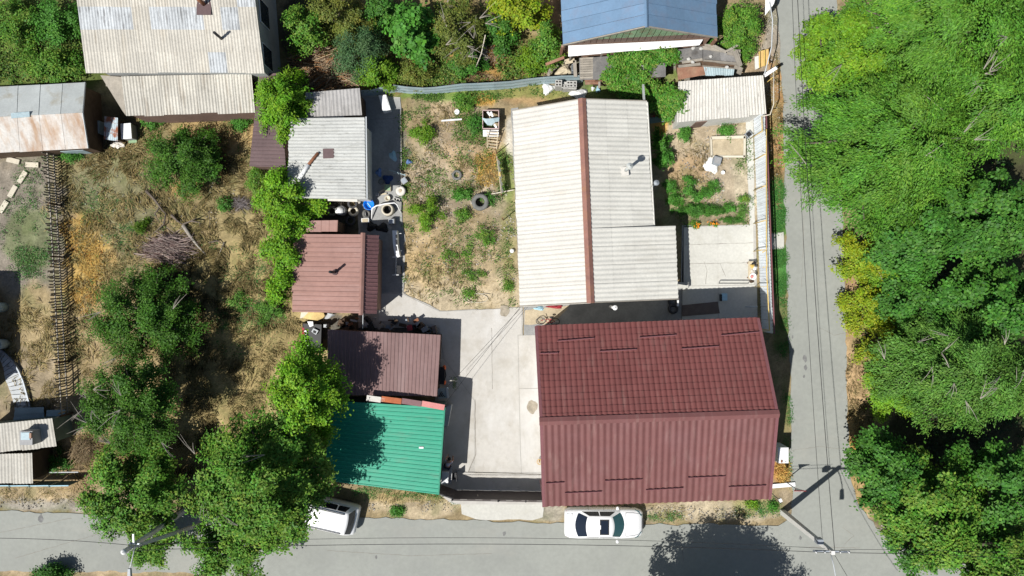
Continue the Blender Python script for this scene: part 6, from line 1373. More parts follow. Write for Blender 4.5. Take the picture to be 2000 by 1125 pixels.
def block(label, px, py, rz, z=.2, s=(.39, .19, .19), group='hollow concrete blocks', up=True):
    o = empty('concrete_block', label, 'block', P(px, py, z - s[2] / 2), group); c = P(px, py, z)
    mb = MB(); W, D, H = s; cs, sn = math.cos(rz), math.sin(rz)
    T = lambda x, y: Vector((c.x + x * cs - y * sn, c.y + x * sn + y * cs, c.z))
    mb.box(T(-W / 2 + .02, 0), (.04, D, H), rz); mb.box(T(W / 2 - .02, 0), (.04, D, H), rz); mb.box(T(0, 0), (.04, D - .08, H), rz)
    mb.box(T(0, -D / 2 + .02), (W - .08, .04, H), rz); mb.box(T(0, D / 2 - .02), (W - .08, .04, H), rz)
    mb.build('block_shell', M['conc_block'], o); mb = MB(); mb.box(T(0, 0) + Vector((0, 0, -H / 2 + .012)), (W - .08, D - .08, .02), rz); mb.build('block_bottom', M['black'], o); return o
block('hollow block beside the pale sack', 775, 390, R(-18), .1)
k = 0
for lb, px, py, z in (('left upper hollow block of the stack by the back fence', 1091, 160, .95), ('left lower hollow block of the stack by the back fence', 1091, 166, .95), ('middle upper hollow block of the stack by the back fence', 1113, 162, .85), ('middle lower hollow block of the stack by the back fence', 1113, 168, .85), ('right hollow block of the stack by the back fence', 1123, 165, .85), ('hollow block filling the gap of the stack', 1103, 169, .8)):
    block(lb, px, py, 0 if k != 4 else R(90), z); k += 1
solo(MB().box(P(1091, 167, .42), (.42, .42, .82)).box(P(1112, 170, .37), (.8, .42, .72)), 'block_base', M['conc_block'], 'solid grey block base of the stack by the back fence', 'blocks', P(1100, 168))
def boxy(name, label, cat, px, py, z, size, rz, m, trim=None, group=None, bev=True):
    o = empty(name, label, cat, P(px, py, z - size[2] / 2), group); c = P(px, py, z)
    MB().box(c, size, rz).build('body', M[m], o)
    if trim: MB().box(c + Vector((0, 0, size[2] / 2 + .008)), (size[0] * .8, size[1] * .8, .02), rz).build('top_panel', M[trim], o)
    return o
# white freezer bottom-left of the lean-to etc.
fz = empty('chest_freezer', 'white topped box on a green stand casting a square shadow below the cream lean-to', 'freezer', P(246, 256))
c = P(246, 256, .8); MB().box(c + Vector((0, 0, -.06)), (.62, .92, .12), R(4)).build('lid', M['white'], fz); MB().box(c + Vector((.02, 0, -.45)), (.56, .86, .6), R(4)).build('cabinet', M['grey'], fz); MB().box(c + Vector((.08, -.5, -.7)), (.5, .16, .2), R(4)).build('stand', M['wall_green'], fz)
kn = empty('kennel', 'kennel with a rusty bluish corrugated sheet roof beside the white topped box', 'kennel', P(217, 252))
slope(kn, P(204, 227, 1.05), P(230, 230, 1.15), P(230, 276, 1.1), P(203, 272, 1.0), M['rusty_blue'], wd=2, ln=3, pitch=.12, amp=.025, seed=81); shed_walls(kn, P(204, 227, 1.0), P(230, 230, 1.1), P(230, 276, 1.05), P(203, 272, .95), M['wood_dark'], .08, .1)
boxy('blue_crate', 'dull blue crate in the shade left of the kennel', 'crate', 192, 250, .3, (.45, .75, .6), 0, 'fence_blue', 'steel_grey')
solo(MB().blob(P(230, 283, .12), (.4, .22, .14), 12, 6, .3), 'sack', M['beige_cloth'], 'crumpled pale sack on the ground below the rusty kennel', 'sack', P(230, 283), smooth=False)
# slabs on the grey ground, left
for i, (px, py, rz, lb) in enumerate(((26, 314, -14, 'pale slab nearest to the barn wall corner'), (63, 322, -2, 'pale slab closest to the picket fence'), (44, 346, 58, 'middle pale slab of the curve'), (25, 374, 60, 'pale slab second from the lower end'), (7, 404, 58, 'lowest pale slab at the left edge'), (1, 304, 30, 'cut off pale slab at the left edge under the barn'))):
    solo(MB().box(P(px, py, .05), (.78, .30, .10), R(rz)), 'stepping_slab', M['slab'], lb, 'slab', P(px, py), 'stepping slabs on the bare ground')
# curved slab path
pth = empty('curved_slab_path', 'curved path of bluish white slabs with a dark kerb at the left edge', 'path', P(30, 740))
oc = [(2, 682), (14, 692), (27, 706), (38, 724), (47, 745), (53, 766), (58, 785), (60, 797)]; ic = [(-14, 690), (4, 704), (10, 720), (12, 738), (18, 752), (24, 768), (29, 786), (31, 800)]
def along(c, t):
    f = t * (len(c) - 1); i = min(int(f), len(c) - 2); f -= i; return P(c[i][0] * (1 - f) + c[i + 1][0] * f, c[i][1] * (1 - f) + c[i + 1][1] * f)
NS = 15
for k in range(NS):
    t0, t1 = k / NS + .004, (k + 1) / NS - .004; q = [along(ic, t0), along(oc, t0), along(oc, t1), along(ic, t1)]; u = Vector((0, 0, .12 + .01 * (k % 2)))
    MB().hexa([v for v in q], [v + u for v in q]).build('slab', M['slab_white'], pth)
for k in range(14):
    a, b = along(oc, k / 14), along(oc, (k + 1) / 14); MB().beam(a + Vector((.06, 0, .1)), b + Vector((.06, 0, .1)), .08, .2).build('kerb_stone', M['steel_grey'], pth)
for px, py, lb in ((8, 600, 'upper grey barrel in the shade at the left edge'), (12, 671, 'lower grey barrel in the shade at the left edge')):
    o = empty('barrel', lb, 'barrel', P(px, py), 'barrels at the left edge'); c = P(px, py)
    MB().lathe([(0, 0), (.3, 0), (.3, .85), (.28, .87), (.27, .8), (0, .4)], c, 20).build('barrel_body', M['fence_blue'], o, True); MB().lathe([(0, .45), (.26, .45)], c, 16).build('inside', M['black'], o)
# scrap crate and ladder by the white house
ct = empty('scrap_crate', 'open pinkish crate holding grey car body scrap at the white house corner', 'crate', P(958, 238))
c = P(959, 238, 0)
for dx, dy, sx, sy in ((-.48, 0, .04, 1.1), (.48, 0, .04, 1.1), (0, .55, 1.0, .04), (0, -.55, 1.0, .04)): MB().box(c + Vector((dx, dy, .62)), (sx, sy, .08)).build('rail', M['pale_pink'], ct); MB().box(c + Vector((dx, dy, .25)), (sx, sy, .5)).build('side_panel', M['wood_dark'], ct)
MB().box(c + Vector((0, -.72, .34)), (.95, .5, .05)).build('lid_board', M['white'], ct)
sh = P(959, 236, .75); MB().add([sh + Vector(v) for v in ((-.55, .18, .05), (-.3, .1, .12), (.1, .12, .14), (.5, .2, .05), (.48, -.05, .05), (.25, -.1, .1), (.05, -.3, .08), (-.2, -.28, .08), (-.4, -.05, .06))], [(0, 8, 7, 1), (1, 7, 6, 2), (2, 6, 5), (2, 5, 4, 3)]).build('fender', M['fence_blue'], ct)
for a, b in (((-.2, .45, .7), (-.02, .2, .7)), ((0, .45, .68), (.12, .15, .66)), ((.2, -.3, .68), (.35, -.5, .62))): MB().beam(c + Vector(a), c + Vector(b), .12, .05).build('scrap_board', M['white'], ct)
ld = empty('ladder', 'pale wooden ladder lying aslant below the scrap crate', 'ladder', P(962, 275))
a0, b0_ = P(951, 255, .75), P(952, 289, .08); a1, b1_ = P(972, 256, .75), P(970, 291, .08)
MB().beam(a0, b0_, .04, .05).build('rail', M['wood_pale'], ld); MB().beam(a1, b1_, .04, .05).build('rail', M['wood_pale'], ld)
for k in range(6): t = (k + .5) / 6; MB().beam(a0.lerp(b0_, t), a1.lerp(b1_, t), .05, .03).build('rung', M['wood_pale'], ld)
# clothes rack: white cloth on a pole
cl = empty('cloth_line', 'white cloth hanging on a pole beside the white house wall', 'cloth line', P(978, 340))
MB().tube([P(970, 305, 1.1), P(979, 378, 1.1)], .025, 6).build('pole', M['wood_pale'], cl); rr = random.Random(3); mb = MB(); prev = None
for k in range(15):
    t = k / 14; a = P(971, 310, 1.12).lerp(P(978.5, 375, 1.12), t); b = a + Vector((.12 + .05 * math.sin(k * 2.1), 0, -.75)); 
    if prev: mb.quad(prev[0], a, b, prev[1])
    prev = (a, b)
mb.build('cloth', M['white'], cl); MB().quad(P(974, 335, 1.125), P(977, 336, 1.10), P(978, 345, 1.10), P(975, 344, 1.125)).build('yellow_cloth', M['yellow'], cl)
for px, py in ((969, 304), (979, 379)): q = P(px, py, 1.1); MB().tube([(q.x, q.y, 0), q], .03, 6).build('post', M['rust'], cl)
solo(MB().beam(P(960, 379, .3), P(1003, 371, .45), .06, .04), 'board', M['slab'], 'thin pale board running from the cloth pole to the white house', 'board', P(980, 375))
solo(MB().beam(P(862, 236, .12), P(902, 233, .12), .09, .06), 'board', M['white'], 'thin white board on the ground left of the scrap crate bush', 'board', P(880, 235))
for k in range(3): tyre('half buried bicycle tyre at the %s of the white board' % ('left end', 'middle', 'right end')[k], 871 + 9 * k, 233, .11, .04, 'rubber', -.02, group='half buried small tyres by the white board', hole=.7)
solo(MB().lathe([(0, .0), (.14, 0), (.16, .22), (.13, .24), (.10, .2), (0, .18)], P(893, 220), 18), 'bucket', M['white'], 'white bucket in the green weeds at the top of the garden', 'bucket', P(893, 220), smooth=True)
# white fridge standing by the shed
fr = empty('refrigerator', 'white refrigerator lying by the left end of the back fence', 'refrigerator', P(752, 200))
q = [P(739, 186, .55), P(754, 185, .55), P(763, 214, .55), P(748, 218, .55)]
MB().hexa([(v.x, v.y, 0) for v in q], q).build('cabinet', M['white'], fr); MB().hexa([q[0].lerp(q[2], .08) + Vector((0, 0, .004)), q[1].lerp(q[3], .08) + Vector((0, 0, .004)), q[1].lerp(q[3], .08) * .2 + q[2].lerp(q[0], .12) * .8 + Vector((0, 0, .004)), q[0].lerp(q[2], .08) * .2 + q[3].lerp(q[1], .12) * .8 + Vector((0, 0, .004))], [v + Vector((0, 0, .03)) for v in (q[0].lerp(q[2], .08), q[1].lerp(q[3], .08), q[1].lerp(q[3], .08) * .2 + q[2].lerp(q[0], .12) * .8, q[0].lerp(q[2], .08) * .2 + q[3].lerp(q[1], .12) * .8)]).build('door', M['white'], fr)
# white sacks by the blocks
def cloth(name, label, px, py, rx, ry, h, m, cat='sack', seed=1, rz=0.):
    r = random.Random(seed); c = P(px, py); n = 14; mb = MB(); vs = []
    for i in range(5):
        f = i / 4
        for k in range(n):
            t = 2 * math.pi * k / n; rad = (1 - f * .95) * (1 + .22 * math.sin(3 * t + seed) + r.uniform(-.12, .12)); x, y = rx * rad * math.cos(t), ry * rad * math.sin(t)
            vs.append((c.x + x * math.cos(rz) - y * math.sin(rz), c.y + x * math.sin(rz) + y * math.cos(rz), .01 + h * (f ** .55) + r.uniform(-.03, .03) * (i > 0)))
    fs = [(i * n + k, i * n + (k + 1) % n, (i + 1) * n + (k + 1) % n, (i + 1) * n + k) for i in range(4) for k in range(n)] + [tuple(range(4 * n, 5 * n))]
    return solo(mb.add(vs, fs), name, m if not isinstance(m, str) else M[m], label, cat, c)
cloth('white_sack', 'white sack by the back fence left of the block stack', 1070, 174, .36, .34, .35, 'white', seed=2, rz=.4)
cloth('white_tarpaulin', 'crumpled white tarpaulin above the ridge of the white house', 1131, 184, .55, .32, .4, 'white', 'tarpaulin', 5)
cloth('white_bag', 'small white bag above the white house roof, right of the tarpaulin', 1158, 173, .13, .12, .25, 'white', 'bag', 7)
cloth('cloth_bundle', 'pale blue cloth bundle beside the small white bag', 1168, 175, .14, .2, .25, 'cyan', 'cloth', 9)
cloth('white_tarpaulin', 'white sheet draped at the corner of the raised soil bed', 1389, 322, .42, .55, .22, 'white', 'tarpaulin', 11, .2)
cloth('grey_sack', 'grey cloth bag in the weeds of the back garden', 887, 128, .2, .28, .35, 'grey', 'sack', 13, .3)
cloth('white_sack', 'pale sack lying behind the brushwood heap', 609, 95, .3, .4, .25, 'slab_white', seed=15, rz=-.5)
cloth('blue_cloth', 'dull blue cloth in the shade right of the white shed', 740, 337, .18, .26, .2, 'blue_cloth', 'cloth', 17)
cloth('blue_tarpaulin', 'dark blue tarpaulin crumpled in the shade right of the blue cloth', 757, 350, .32, .3, .2, mat('dark_blue_tarp', (.02, .05, .16), .7, .2, 5), 'tarpaulin', 19)
cloth('blue_bag', 'small blue bag at the edge of the shade in the garden', 799, 316, .2, .16, .25, 'blue_cloth', 'bag', 21)
cloth('pale_cloth', 'pale cloth in the dark shade above the blue tarpaulin', 768, 305, .22, .34, .2, 'cyan', 'cloth', 25, .5)
cloth('rag_pile', 'blue and white rags at the edge of the white house in the sandy corner', 1053, 602, .3, .14, .2, 'cyan', 'rags', 23)
cloth('rag_pile', 'dark red rags along the white house wall in the alley', 1085, 599, .5, .12, .2, 'crimson', 'rags', 24)
cloth('black_rubbish_bag', 'black bag in the shade below the white bumper stand start', 726, 442, .32, .3, .3, 'black', 'bag', 27)
cloth('black_rubbish_bag', 'larger black heap in the round shade right of the black bag', 747, 445, .38, .3, .25, 'black', 'bag', 29)
boxy('grey_box', 'grey lidded box in the shade above the white bumper', 'box', 765.5, 433, .3, (.36, .3, .5), 0, 'grey', 'steel_grey')
boxy('white_toolbox', 'white and tan box below the blue tub', 'box', 714, 431, .2, (.44, .28, .3), R(4), 'white', 'wood_pale')
boxy('grey_tray', 'tilted grey tray at the garden edge right of the blue tarpaulin', 'tray', 789, 353, .25, (.36, .36, .06), R(35), 'grey', 'steel_grey')
boxy('white_canister', 'small white canister among the sticks near the blue tub', 'canister', 737, 380, .15, (.16, .14, .2), R(-10), 'white', 'grey')
boxy('wooden_tray', 'square of planted boards above the pale bucket', 'planter', 757, 367, .12, (.42, .42, .18), 0, 'wood_pale', 'wall_green')
solo(MB().beam(P(740, 376, .12), P(752, 369, .12), .1, .04).beam(P(742, 380, .1), P(755, 378, .14), .08, .03), 'scrap_planks', M['wood_pale'], 'two short pinkish planks left of the planted square', 'planks', P(746, 375))
hp = solo(MB().tube([P(760, 332, .3), P(778, 337, .35), P(792, 343, .3)], .025, 6).tube([P(768, 338, .25), P(792, 341, .32)], .02, 6), 'metal_rods', M['fence_blue'], 'thin bluish rods leaning out of the shade into the garden', 'rods', P(775, 337))
# white plastic frame around the well ring
solo(MB().tube([P(726, 428, .05), P(727, 407, .5), P(735, 402, .6), P(752, 398, .65), P(770, 396, .6), P(775, 399, .5), P(784, 416, .05)], .045, 8), 'bent_pipe', M['white'], 'bent white plastic pipe arching round the well ring', 'pipe', P(750, 400), smooth=True)
# car bumper on stand
cb = empty('car_bumper', 'white car bumper standing on end in the concrete yard beside the brick pink shed', 'car part', P(775, 477))
prof = [(768, 451, .3), (768.5, 462, .32), (769, 474, .34), (770.5, 486, .34), (773, 498, .3), (774, 502, .25)]
for k in range(len(prof) - 1):
    a, b = P(*prof[k]), P(*prof[k + 1]); s = Vector((.32, 0, 0)); u = Vector((0, 0, .35))
    MB().hexa([a, a + s, b + s, b], [a + u, a + s * .85 + u, b + s * .85 + u, b + u]).build('bumper_section', M['white'], cb)
for py0, py1 in ((459, 465), (468, 478), (481, 490)): MB().hexa([P(772.5, py0, .70), P(775, py0, .70), P(776, py1, .70), P(773.5, py1, .70)], [P(772.5, py0, .715), P(775, py0, .715), P(776, py1, .715), P(773.5, py1, .715)]).build('grille_slot', M['trim_black'], cb)
for py in (456, 490): MB().beam(P(777, py, .45), P(784, py, .45), .03, .03).build('bracket', M['white'], cb)
st = empty('trestle', 'thin white trestle bar with cross feet below the car bumper', 'trestle', P(774, 520))
MB().tube([P(773.5, 503, .6), P(773, 537, .6)], .025, 6).build('bar', M['slab_white'], st)
for py in (502, 537): MB().beam(P(766, py, .6), P(779, py, .6), .04, .04).build('crossbar', M['white'], st); [MB().tube([P(px, py, .6), Vector(P(px, py, 0))], .018, 5).build('leg', M['slab_white'], st) for px in (767, 778)]
MB().box(P(779, 527, .35), (.28, .5, .5)).build('canister', M['black'], st)
# scrap between the pink and maroon sheds
fm = empty('foam_sheets', 'folded yellowed foam sheets lying under the lower edge of the brick pink roof', 'foam', P(612, 618))
for i, v in enumerate(([(588, 610, .8), (605, 609, 1.0), (593, 620, .8), (586, 622, .7)], [(602, 610, 1.0), (614, 609, 1.05), (631, 621, .85), (620, 626, .8), (605, 624, .85), (592, 621, .8)], [(614, 609, 1.05), (632, 611, .95), (634, 617, .9), (631, 621, .85)])):
    q = [P(*p) for p in v]; n = len(q); mb = MB(); mb.add([p - Vector((0, 0, .08)) for p in q] + q, [tuple(range(n))[::-1], tuple(range(n, 2 * n))] + [(k, (k + 1) % n, n + (k + 1) % n, n + k) for k in range(n)]); mb.build('foam_sheet', M['foam'] if i else M['slab'], fm)
cu = empty('curved_panel', 'pale grey curved plastic panel beside the yellowed foam', 'panel', P(644, 622)); prev = None
for k in range(7):
    t = k / 6; a = P(634 + 16 * t, 621 - 10 * (t - .2) ** 2 + 2, .6 + .25 * math.sin(t * 3.1)); b = P(639 + 16 * t, 611 + 4 * t, .6 + .25 * math.sin(t * 3.1))
    if prev: MB().hexa([prev[0], a, b, prev[1]], [p + Vector((0, 0, .02)) for p in (prev[0], a, b, prev[1])]).build('panel_strip', M['slab_white'], cu)
    prev = (a, b)
sq_ = empty('old_car_wreck', 'dark stripped car front with white parts squeezed between the trees and the maroon shed', 'car wreck', P(606, 655))
mb = MB(); mb.hexa([P(590, 630, 0), P(632, 632, 0), P(630, 690, 0), P(594, 690, 0)], [P(592, 632, .75), P(628, 634, .75), P(626, 685, .7), P(598, 685, .7)]); mb.build('body', M['trim_black'], sq_)
for v, m_ in (([(589, 640, .7), (594, 640, .75), (597, 668, .75), (591, 668, .6)], 'crimson'), ([(594, 646, .8), (598, 645, .85), (602, 675, .85), (598, 677, .8)], 'white'), ([(600, 628, .8), (611, 628, .85), (612, 636, .85), (605, 639, .8)], 'white'), ([(612, 641, .9), (622, 646, .9), (617, 654, .9), (608, 648, .9)], 'slab_white')):
    q = [P(*p) for p in v]; MB().hexa([p - Vector((0, 0, .1)) for p in q], q).build('loose_panel', M[m_], sq_)
q = [P(*p) for p in ((612.5, 645, .915), (617.5, 647.5, .915), (616, 651.5, .915), (611, 649, .915))]; MB().hexa(q, [p + Vector((0, 0, .015)) for p in q]).build('panel_opening', M['black'], sq_)
boxy('grey_can', 'small grey box between the curved panel and the maroon roof', 'box', 637.5, 636, .5, (.2, .2, .6), 0, 'grey', 'slab_white')
sp_ = empty('scrap_heap', 'dark heap of boards and metal scrap along the upper edge of the maroon roof', 'scrap heap', P(770, 636)); rr = random.Random(8)
for k in range(26):
    px, py = rr.uniform(655, 850), rr.uniform(622, 646); px2, py2 = px + rr.uniform(-14, 14), py + rr.uniform(-10, 10); z = rr.uniform(.2, .8); MB().beam(P(px, py, z), P(px2, py2, z + rr.uniform(-.2, .2)), rr.uniform(.06, .2), .04).build('board', M[rr.choice(['wood_grey', 'wood_dark', 'rust', 'steel_grey', 'wood_dark'])], sp_)
for k in range(14):
    px, py = rr.uniform(652, 850), rr.uniform(620, 645); MB().box(P(px, py, .25), (rr.uniform(.2, .5), rr.uniform(.2, .4), .5), rr.uniform(0, 3)).build('scrap_box', M[rr.choice(['wood_dark', 'trim_black', 'dark_mat', 'grey', 'black'])], sp_)
MB().box(P(800, 640, .7), (.3, .34, .1), .2).build('red_box', M['crimson'], sp_)
MB().beam(P(739, 643, .8), P(747, 632, .9), .14, .03).build('pale_plank', M['wood_grey'], sp_)
solo(MB().tube([P(709, 612, 2.0), P(708.5, 641, 1.9)], .025, 6), 'hanging_pipe', M['slab_white'], 'thin pale pipe bridging the pink shed and the maroon shed', 'pipe', P(709, 620))
mt = empty('motor_cultivator', 'dark machine with orange ends in the shade at the right end of the maroon roof', 'machine', P(866, 735))
MB().box(P(864, 733, .4), (.3, 1.0, .6)).build('body', M['trim_black'], mt); 
for py in (718, 747): MB().blob(P(868, py, .6), (.1, .16, .1), 10, 6).build('orange_cover', M['orange'], mt, True)
MB().tube([P(869, 722, .7), P(871, 733, .8), P(868, 744, .7)], .03, 6).build('handle', M['trim_black'], mt)
ta = empty('metal_trolley', 'steel trolley table with tools in the shade at the corner of the maroon roof', 'trolley', P(866, 765))
c = P(866, 768, .75); MB().box(c, (.62, .62, .05), .1).build('top', M['fence_blue'], ta); MB().box(c + Vector((.24, .0, .04)), (.1, .56, .05), .1).build('rim', M['slab_white'], ta)
for dx in (-.26, .26):
    for dy in (-.26, .26): MB().box(c + Vector((dx, dy, -.375)), (.05, .05, .75)).build('leg', M['steel_grey'], ta)
for k in range(4): MB().beam(c + Vector((-.25 + .1 * k, -.2, .06)), c + Vector((-.1 + .07 * k, .12 - .1 * k, .1)), .05, .05).build('tool', M['trim_black'], ta)
# table with white box by the gate
tb = empty('work_table', 'glass topped grey table in the shade beside the green shed', 'table', P(874, 927))
c = P(873, 927, .72); MB().box(c, (.62, 1.1, .05), R(-4)).build('top', M['grey'], tb)
for dx in (-.26, .26):
    for dy in (-.5, .5): MB().box(c + Vector((dx, dy, -.37)), (.05, .05, .7)).build('leg', M['steel_grey'], tb)
wb = empty('white_carton', 'bluish white carton on the table near the gate', 'box', P(870, 934, .75)); c = P(869.5, 932.5, .9)
MB().box(c, (.4, .72, .28), R(-4)).build('carton_body', M['slab_white'], wb); MB().box(c + Vector((.1, -.18, .15)), (.14, .2, .012), R(30)).build('flap', M['white'], wb)
ch_ = empty('chair', 'dark chair by the table near the gate', 'chair', P(886, 927)); c = P(886, 930, .45)
MB().box(c, (.4, .4, .05)).build('seat', M['trim_black'], ch_); MB().box(c + Vector((.2, 0, .25)), (.04, .4, .45)).build('backrest', M['trim_black'], ch_)
for dx in (-.17, .17):
    for dy in (-.17, .17): MB().box(c + Vector((dx, dy, -.235)), (.04, .04, .43)).build('leg', M['trim_black'], ch_)
# handwheel of a well beside the red house
hw = empty('handwheel', 'brass coloured spoked handwheel lying against the red house edge', 'handwheel', P(1054, 903)); c = P(1054, 902, .4)
mb = MB(); mb.tube([c + Vector((.16 * math.cos(t * 2 * math.pi / 24), .16 * math.sin(t * 2 * math.pi / 24), 0)) for t in range(25)], .022, 6, False); mb.build('rim', M['yellowboard'], hw, True)
for k in range(6): MB().tube([c, c + Vector((.16 * math.cos(k * 1.047), .16 * math.sin(k * 1.047), 0))], .014, 5).build('spoke', M['yellowboard'], hw)
MB().tube([c + Vector((0, 0, -.4)), c + Vector((0, 0, .03))], .03, 8).build('stem', M['rust'], hw)
# alley: bicycle, mat, boxes
bk = empty('bicycle', 'bicycle lying in the sandy corner between the white and the red house', 'bicycle', P(1064, 629))
for px, py, m_ in ((1056, 627, 'rubber'), (1084, 628, 'rubber')):
    c = P(px, py, .22); w_ = MB().tube([c + Vector((.27 * math.cos(k * .2618), .20 * math.sin(k * .2618), .08 * math.sin(k * .2618))) for k in range(25)], .025, 6, False).build('wheel', M[m_], bk, True); [MB().tube([c, c + Vector((.26 * math.cos(k), .19 * math.sin(k), .075 * math.sin(k)))], .006, 4).build('spoke', M['chrome'], w_) for k in range(6)]
for a, b in (((1056, 627, .25), (1063, 624, .35)), ((1063, 624, .35), (1076, 623, .38)), ((1063, 624, .35), (1070, 631, .3)), ((1076, 623, .38), (1070, 631, .3)), ((1070, 631, .3), (1084, 628, .25)), ((1076, 623, .38), (1084, 628, .25))): MB().tube([P(*a), P(*b)], .02, 6).build('frame_tube', M['crimson'], bk)
MB().beam(P(1060, 618, .45), P(1065, 628, .4), .03, .03).build('handlebar', M['chrome'], bk); MB().blob(P(1077, 620, .42), (.12, .07, .04), 8, 5).build('saddle', M['trim_black'], bk, True)
solo(MB().hexa([P(1332, 596, .03), P(1402, 589, .03), P(1406, 612, .03), P(1332, 618, .03)], [P(1332, 596, .06), P(1402, 589, .06), P(1406, 612, .06), P(1332, 618, .06)]), 'carpet', M['dark_mat'], 'dark reddish carpet laid out in the shade of the red house', 'carpet', P(1370, 605))
so_ = empty('stool', 'pale blue topped stool in the shade on the patio', 'stool', P(1415, 580)); c = P(1415, 580, .45); MB().box(c, (.34, .44, .05)).build('seat', M['cyan'], so_); MB().box(c + Vector((-.2, -.05, -.1)), (.08, .4, .3)).build('side', M['trim_black'], so_)
for dx in (-.13, .13):
    for dy in (-.17, .17): MB().box(c + Vector((dx, dy, -.235)), (.04, .04, .43)).build('leg', M['steel_grey'], so_)
solo(MB().tube([P(1456, 599, .9), P(1479, 599, .9)], .06, 10), 'white_pipe', M['slab_white'], 'short white pipe sticking out of the street fence above the red roof', 'pipe', P(1468, 599), smooth=True)
wl_ = empty('patio_barrier', 'thin low metal frame edging the lit patio', 'barrier', P(1430, 554)); MB().beam(P(1404, 553, .5), P(1462, 553, .5), .05, .05).build('rail', M['trim_black'], wl_)
for px in (1404, 1462): MB().tube([P(px, 553, .5), Vector(P(px, 553, 0))], .02, 5).build('post', M['trim_black'], wl_)
bn = empty('toy_bench', 'wooden bench heaped with toys and a white basin beside the street fence', 'bench', P(1468, 530))
c = P(1467, 528, .35); MB().box(c, (.35, 1.1, .05)).build('seat', M['wood_pale'], bn)
for dy in (-.45, .45): MB().box(c + Vector((0, dy, -.18)), (.3, .06, .34)).build('leg', M['wood_red'], bn)
bs = empty('basin', 'white basin with pale blue rim on the toy bench', 'basin', P(1469, 540, .4)); MB().lathe([(0, .02), (.13, .02), (.19, .14), (.21, .14), (.21, .16), (.17, .16), (.12, .05), (0, .05)], P(1469, 540, .38), 20).build('bowl', M['white'], bs, True); MB().blob(P(1469, 540, .48), (.1, .1, .05), 10, 5).build('contents', M['pink'], bs, True)
for i, (px, py, m_, lb) in enumerate(((1465, 520, 'yellow', 'yellow toy on the bench'), (1470, 524, 'white', 'white toy on the bench'), (1466, 531, 'beige_cloth', 'beige soft toy on the bench'), (1468, 549, 'wood_dark', 'small brown toy on the ground below the basin'), (1469, 515, 'black', 'black bag at the upper end of the toy bench'))):
    cloth('toy', lb, px, py, .14, .13, .16, m_, 'toy', 31 + i).location.z += .38 if i < 3 or i == 4 else 0
# raised bed in the garden
rb_ = empty('raised_bed', 'rectangular pale framed bed of dry sand in the right garden', 'raised bed', P(1420, 288))
MB().prism([(P(*p).x, P(*p).y) for p in ((1388, 274), (1451, 272), (1451, 306), (1389, 306))], 0, .16).build('bed_sand', M['sand'], rb_)
for a, b, wd in (((1387, 271), (1453, 269), .18), ((1387, 307), (1453, 307), .12), ((1386.5, 270), (1388, 308), .1), ((1452, 268), (1451.5, 308), .14)): MB().beam(P(*a) + Vector((0, 0, .13)), P(*b) + Vector((0, 0, .13)), wd, .26).build('kerb', M['slab'], rb_)
boxy('grey_crate', 'grey crate at the corner of the raised bed on the white sheet', 'crate', 1399, 315, .3, (.46, .46, .5), R(-14), 'steel_grey', 'grey')
solo(MB().lathe([(0, 0), (.1, 0), (.12, .2), (.12, .22), (.1, .22), (.09, .1), (0, .1)], P(1410, 338), 16), 'bucket', M['white'], 'small white bucket beside the white draped sheet', 'bucket', P(1410, 338), smooth=True)
boxy('dark_box', 'tilted dark grey box beside the top of the street fence', 'box', 1461, 263, .2, (.34, .34, .3), R(40), 'steel_grey', 'black')
boxy('white_bathtub_end', 'white enamel box in the shade between the white house and the vines', 'box', 1284, 209, .35, (.42, .36, .5), R(12), 'white', 'slab_white')
boxy('blue_box', 'blue box in the shade beside the white enamel box', 'box', 1268, 213, .3, (.4, .36, .5), R(6), 'blue_cloth', 'fence_blue')
boxy('crimson_box', 'dark red crate in the shade below the white enamel box', 'crate', 1282, 229, .2, (.4, .2, .3), R(8), 'crimson')
solo(MB().beam(P(1266, 241, .6), P(1322, 234, .6), .05, .05).beam(P(1262, 236, .55), P(1322, 228, .5), .3, .03), 'fence_rail', M['wall_teal'], 'greenish board and white rail between the white house and the garage', 'board', P(1292, 236))
yb_ = empty('rabbit_hutch', 'open crate lined with varnished yellow board beside the street at the top', 'hutch', P(1493, 113))
for v, m_, nm in (([(1484, 100, .7), (1501, 95, .75), (1502, 125, .75), (1484, 132, .7)], 'yellowboard', 'floor_board'), ([(1474, 111, .5), (1484, 108, .7), (1484, 132, .7), (1475, 136, .5)], 'wall_white', 'side_board'), ([(1482, 101, 1.0), (1484, 100, 1.0), (1484.5, 132, 1.0), (1483, 133, 1.0)], 'yellow', 'frame_left'), ([(1492, 98, 1.0), (1494, 97, 1.0), (1494.5, 128, 1.0), (1493, 129, 1.0)], 'yellow', 'frame_middle')):
    q = [P(*p) for p in v]; MB().hexa([p - Vector((0, 0, .06)) for p in q], q).build(nm, M[m_], yb_)
for px, py in ((1485, 101), (1500, 97), (1501, 124), (1485, 131)): MB().box(P(px, py, .33), (.06, .06, .64)).build('leg', M['wood_dark'], yb_)
